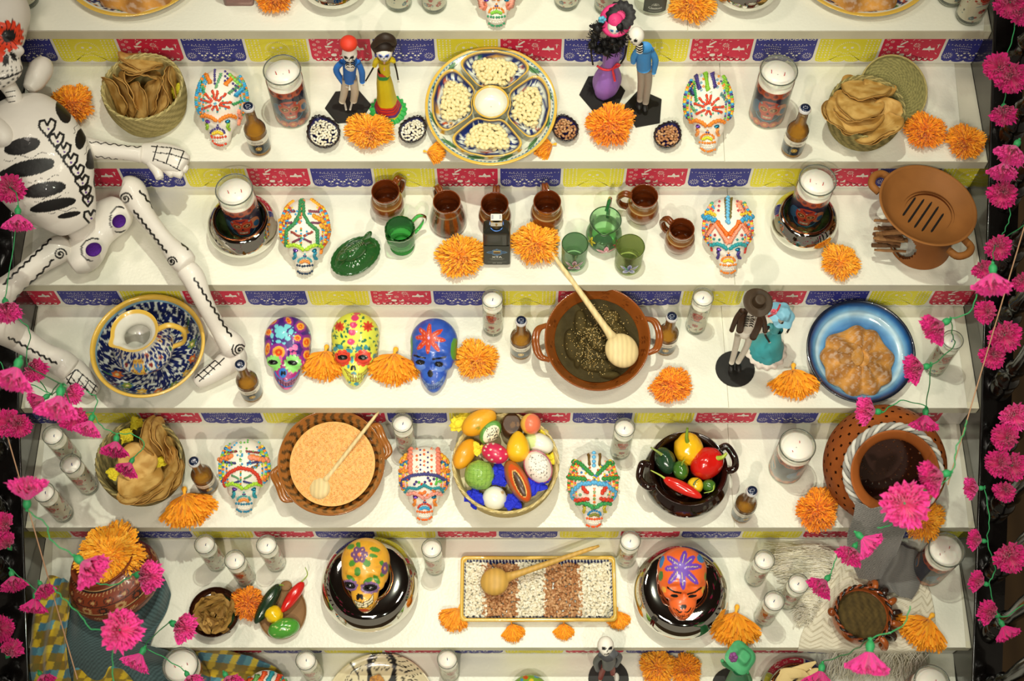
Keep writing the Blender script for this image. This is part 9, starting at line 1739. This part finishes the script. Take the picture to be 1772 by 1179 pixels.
FL = [(19, 328, 27, 60, 1.2, 1, 'beside the lowest ribs of the skeleton at the left edge'), (31, 386, 30, 90, .2, 0, 'hanging just left of the skeleton hip'), (12, 538, 30, 80, .7, 0, 'over the left knee of the skeleton'), (22, 656, 42, 110, .4, 0, 'large and pale at the left edge below the knee'), (60, 640, 26, 40, .8, 1, 'dark, behind the large pale one at the left edge'), (64, 696, 26, 150, .5, 1, 'dark, at the left of the big cluster by the foot'), (100, 706, 42, 100, .4, 0, 'largest of the cluster below the skeleton foot'), (124, 682, 26, 30, .5, 0, 'upper right of the cluster below the skeleton foot'), (128, 728, 26, 80, .9, 1, 'middle of the cluster below the skeleton foot'), (152, 742, 28, 110, .4, 0, 'right-hand end of the cluster below the skeleton foot'), (8, 730, 26, 200, 1.0, 1, 'at the left edge level with the rearmost left votive'), (34, 740, 24, 60, .9, 1, 'second from the left edge beside the left black railing'),
  (198, 778, 28, 100, .4, 1, 'upper one hanging in front of the left tostada basket'), (220, 812, 24, 120, .5, 1, 'lower one hanging in front of the left tostada basket'), (47, 846, 39, -90, .25, 0, 'pale and turned up in front of the left votive candles'), (2, 905, 22, 200, .9, 1, 'half out of frame at left above the railing'), (8, 938, 24, 230, .8, 1, 'at the left edge just under a half-hidden one'), (157, 986, 41, 40, .3, 0, 'big one in front of the huge marigold'), (257, 997, 34, 5, .6, 0, 'over the right shoulder of the carved pot'), (23, 1010, 26, 80, .5, 1, 'on the left black railing level with the carved pot'), (76, 1022, 22, 60, .5, 1, 'upper of two by the checked cloth top'), (58, 1050, 27, 100, .3, 1, 'lower of two by the checked cloth top'), (213, 1093, 39, 20, 1.15, 0, 'wide open over the teal scarf'), (236, 1146, 30, 120, .4, 0, 'directly below the wide open one on the teal scarf'), (317, 1086, 32, 20, .6, 0, 'left of the bowl of dry leaves'), (4, 1088, 24, 0, 1, 1, 'cut by the left edge beside the lower railing'), (20, 1124, 24, 300, .6, 1, 'on the lower left railing near the corner'), (76, 1178, 22, 60, .5, 1, 'bottom left corner, beside the checked cloth'), (331, 1180, 24, 60, .6, 0, 'under the large candle at the bottom left'), (398, 1182, 26, 60, .6, 1, 'at the bottom edge left of the crowned sugar skull'),
  (1748, 9, 28, 90, 1.1, 1, 'top right corner, left one'), (1774, 22, 26, 20, 1, 1, 'top right corner, right one'), (1723, 114, 26, 200, 1.0, 1, 'upper one of a pair on the right railing by the blue paper'), (1753, 138, 30, 60, 1.0, 1, 'lower one of a pair on the right railing by the blue paper'), (1737, 197, 27, 90, .8, 1, 'alone below the first pair on the right railing'), (1750, 266, 32, 120, .3, 0, 'pale, right of the brazier rim, upper'), (1736, 296, 30, 100, .3, 0, 'pale, right of the brazier rim, middle'), (1734, 339, 27, 110, 1.0, 1, 'right of the brazier rim, lowest of three'), (1729, 430, 24, 60, 1.2, 1, 'right of the brazier handle on the railing'), (1702, 468, 20, 60, .9, 1, 'small, tucked behind a big pale one at the railing'), (1718, 492, 39, 90, .3, 0, 'big and pale at the right end of the third shelf'), (1771, 490, 20, 60, 1, 1, 'half cut by the right edge, third shelf level'), (1703, 540, 22, 180, .9, 1, 'on the railing just below the big pale one'), (1618, 568, 34, 150, .25, 1, 'hanging above the votive candle right of the blue plate'), (1583, 638, 31, 170, .25, 1, 'hanging in front of the blue plate edge'), (1741, 585, 30, 60, 1.15, 1, 'big and open on the right railing at mid height'), (1716, 620, 24, 120, .9, 1, 'lower left of the big open one on the right railing'),
  (1500, 711, 30, 185, .3, 0, 'in front of the blue plate bottom, pale pink'), (1600, 733, 29, 95, .2, 1, 'over the top right of the pierced jar'), (1758, 724, 28, 60, 1.1, 0, 'right edge below the middle of the railing'), (1737, 756, 26, 200, 1.0, 1, 'on the railing level with the pierced jar top'), (1725, 802, 25, 180, 1.0, 1, 'left one of a pair on the railing beside the jar'), (1754, 810, 27, 60, 1.2, 1, 'right one of a pair on the railing beside the jar'), (1682, 845, 23, 180, .2, 0, 'opening left beside the railing, fourth tier'), (1737, 853, 21, 120, .9, 1, 'small, right of the one opening left'), (1614, 826, 37, 165, .25, 1, 'overlapping the right rim of the pierced jar'), (1568, 876, 44, 60, 1.3, 0, 'very large and open in front of the pierced jar'), (1688, 934, 22, 190, .2, 1, 'small closed one right of the large candle, upper'), (1750, 968, 30, 60, 1.1, 1, 'big open one on the lower right railing'), (1505, 942, 32, 40, .3, 0, 'right one of two over the grey shawl'), (1471, 960, 28, 120, .6, 1, 'left one of two over the grey shawl'), (1420, 1015, 28, 130, .4, 1, 'over the votive candle by the white fringe'), (1692, 1006, 23, 200, .2, 1, 'small closed one right of the large candle, lower'), (1711, 1060, 26, 200, .4, 1, 'on the lower right railing, upper of two'), (1743, 1096, 26, 60, .3, 1, 'on the lower right railing, lower of two'), (1503, 1150, 43, 95, .25, 0, 'large one hanging over the edge below the snail pot'), (1418, 1178, 32, 100, .4, 1, 'at the bottom edge over the corn husks')]
for q in FL: carn(*q)
def wire(pts, label, depth=2.95, r=.0013):
 A_ = np.array(CQ); D = [None] * len(pts); pts = [list(p) for p in pts]
 for i, p in enumerate(pts):
  d2 = np.hypot(A_[:, 0] - p[0], A_[:, 1] - p[1]); j = d2.argmin()
  if d2[j] < 26: pts[i] = [A_[j, 0], A_[j, 1]]; D[i] = A_[j, 2]
 kn = [i for i in range(len(pts)) if D[i]]; D = np.interp(range(len(pts)), kn, [D[i] for i in kn]) if kn else [depth] * len(pts)
 q = spline([CAM + ray(x, y) * (dd / (ray(x, y) @ FW)) for (x, y), dd in zip(pts, D)], len(pts) * 8); q = q + np.stack([np.sin(np.arange(len(q)) * 1.3), np.cos(np.arange(len(q)) * 1.1), np.sin(np.arange(len(q)) * .9)], 1) * .0012; m = MB(); add_tube(m, q, r, 5); tag(m.build('garland_wire', M_green), label + ' green wire of the flower garland', 'wire')
wire([(-10, 545), (8, 500), (34, 356), (26, 300)], 'upper left', 3.0); wire([(30, 550), (52, 575), (62, 610), (92, 650), (103, 664), (84, 672), (66, 655), (60, 648)], 'curly left, beside the skeleton shin,'); wire([(0, 627), (22, 660), (50, 664), (75, 664), (82, 690)], 'left edge', 2.7); wire([(150, 678), (168, 690), (170, 708), (160, 722), (176, 738), (200, 752), (230, 752), (250, 770), (252, 785), (236, 798)], 'looping over the tostada basket', 3.0)
wire([(66, 668), (82, 680), (104, 664), (112, 700), (140, 712), (158, 724)], 'short, inside the pink cluster,'); wire([(50, 872), (58, 895), (80, 908), (88, 935), (112, 952), (131, 962)], 'left front', 2.6); wire([(165, 1010), (200, 1012), (226, 1003)], 'short, across the carved pot mouth,', 2.8); wire([(92, 1018), (110, 1036), (140, 1066), (160, 1090), (192, 1100), (195, 1130), (196, 1185)], 'long left, over the teal scarf', 2.7); wire([(292, 1071), (276, 1070), (276, 1110), (280, 1136), (300, 1165), (310, 1185)], 'left, beside the big low candle', 2.9); wire([(-5, 982), (15, 985), (38, 1018), (56, 1026)], 'lower left railing', 3.1)
wire([(1750, 28), (1751, 70), (1746, 100), (1752, 150), (1750, 170), (1745, 185)], 'top right', 3.1); wire([(1745, 350), (1748, 370), (1738, 400), (1737, 415)], 'right railing upper', 3.1); wire([(1772, 390), (1745, 425), (1722, 460)], 'right edge', 3.0); wire([(1690, 510), (1678, 540), (1650, 552), (1640, 556), (1648, 580), (1650, 600), (1620, 626), (1630, 650), (1612, 680), (1610, 700), (1560, 694), (1535, 690), (1515, 706)], 'long right, looping by the blue plate,', 3.0); wire([(1672, 728), (1668, 750), (1655, 775), (1648, 800), (1620, 845), (1590, 850)], 'right, over the pierced jar', 2.85)
wire([(1703, 843), (1722, 830), (1712, 850), (1712, 900), (1718, 940), (1722, 985), (1732, 1030), (1745, 1048), (1772, 1046)], 'long right railing', 3.1); wire([(1448, 962), (1434, 975), (1430, 995)], 'short, beside the white fringe', 3.0); wire([(1518, 915), (1545, 905), (1555, 890)], 'short, over the grey shawl', 2.8); wire([(1575, 1050), (1560, 1085), (1520, 1102), (1514, 1118)], 'lower right, over the snail pot', 2.8); wire([(1430, 1162), (1440, 1142), (1470, 1130), (1508, 1124)], 'bottom right', 2.85)
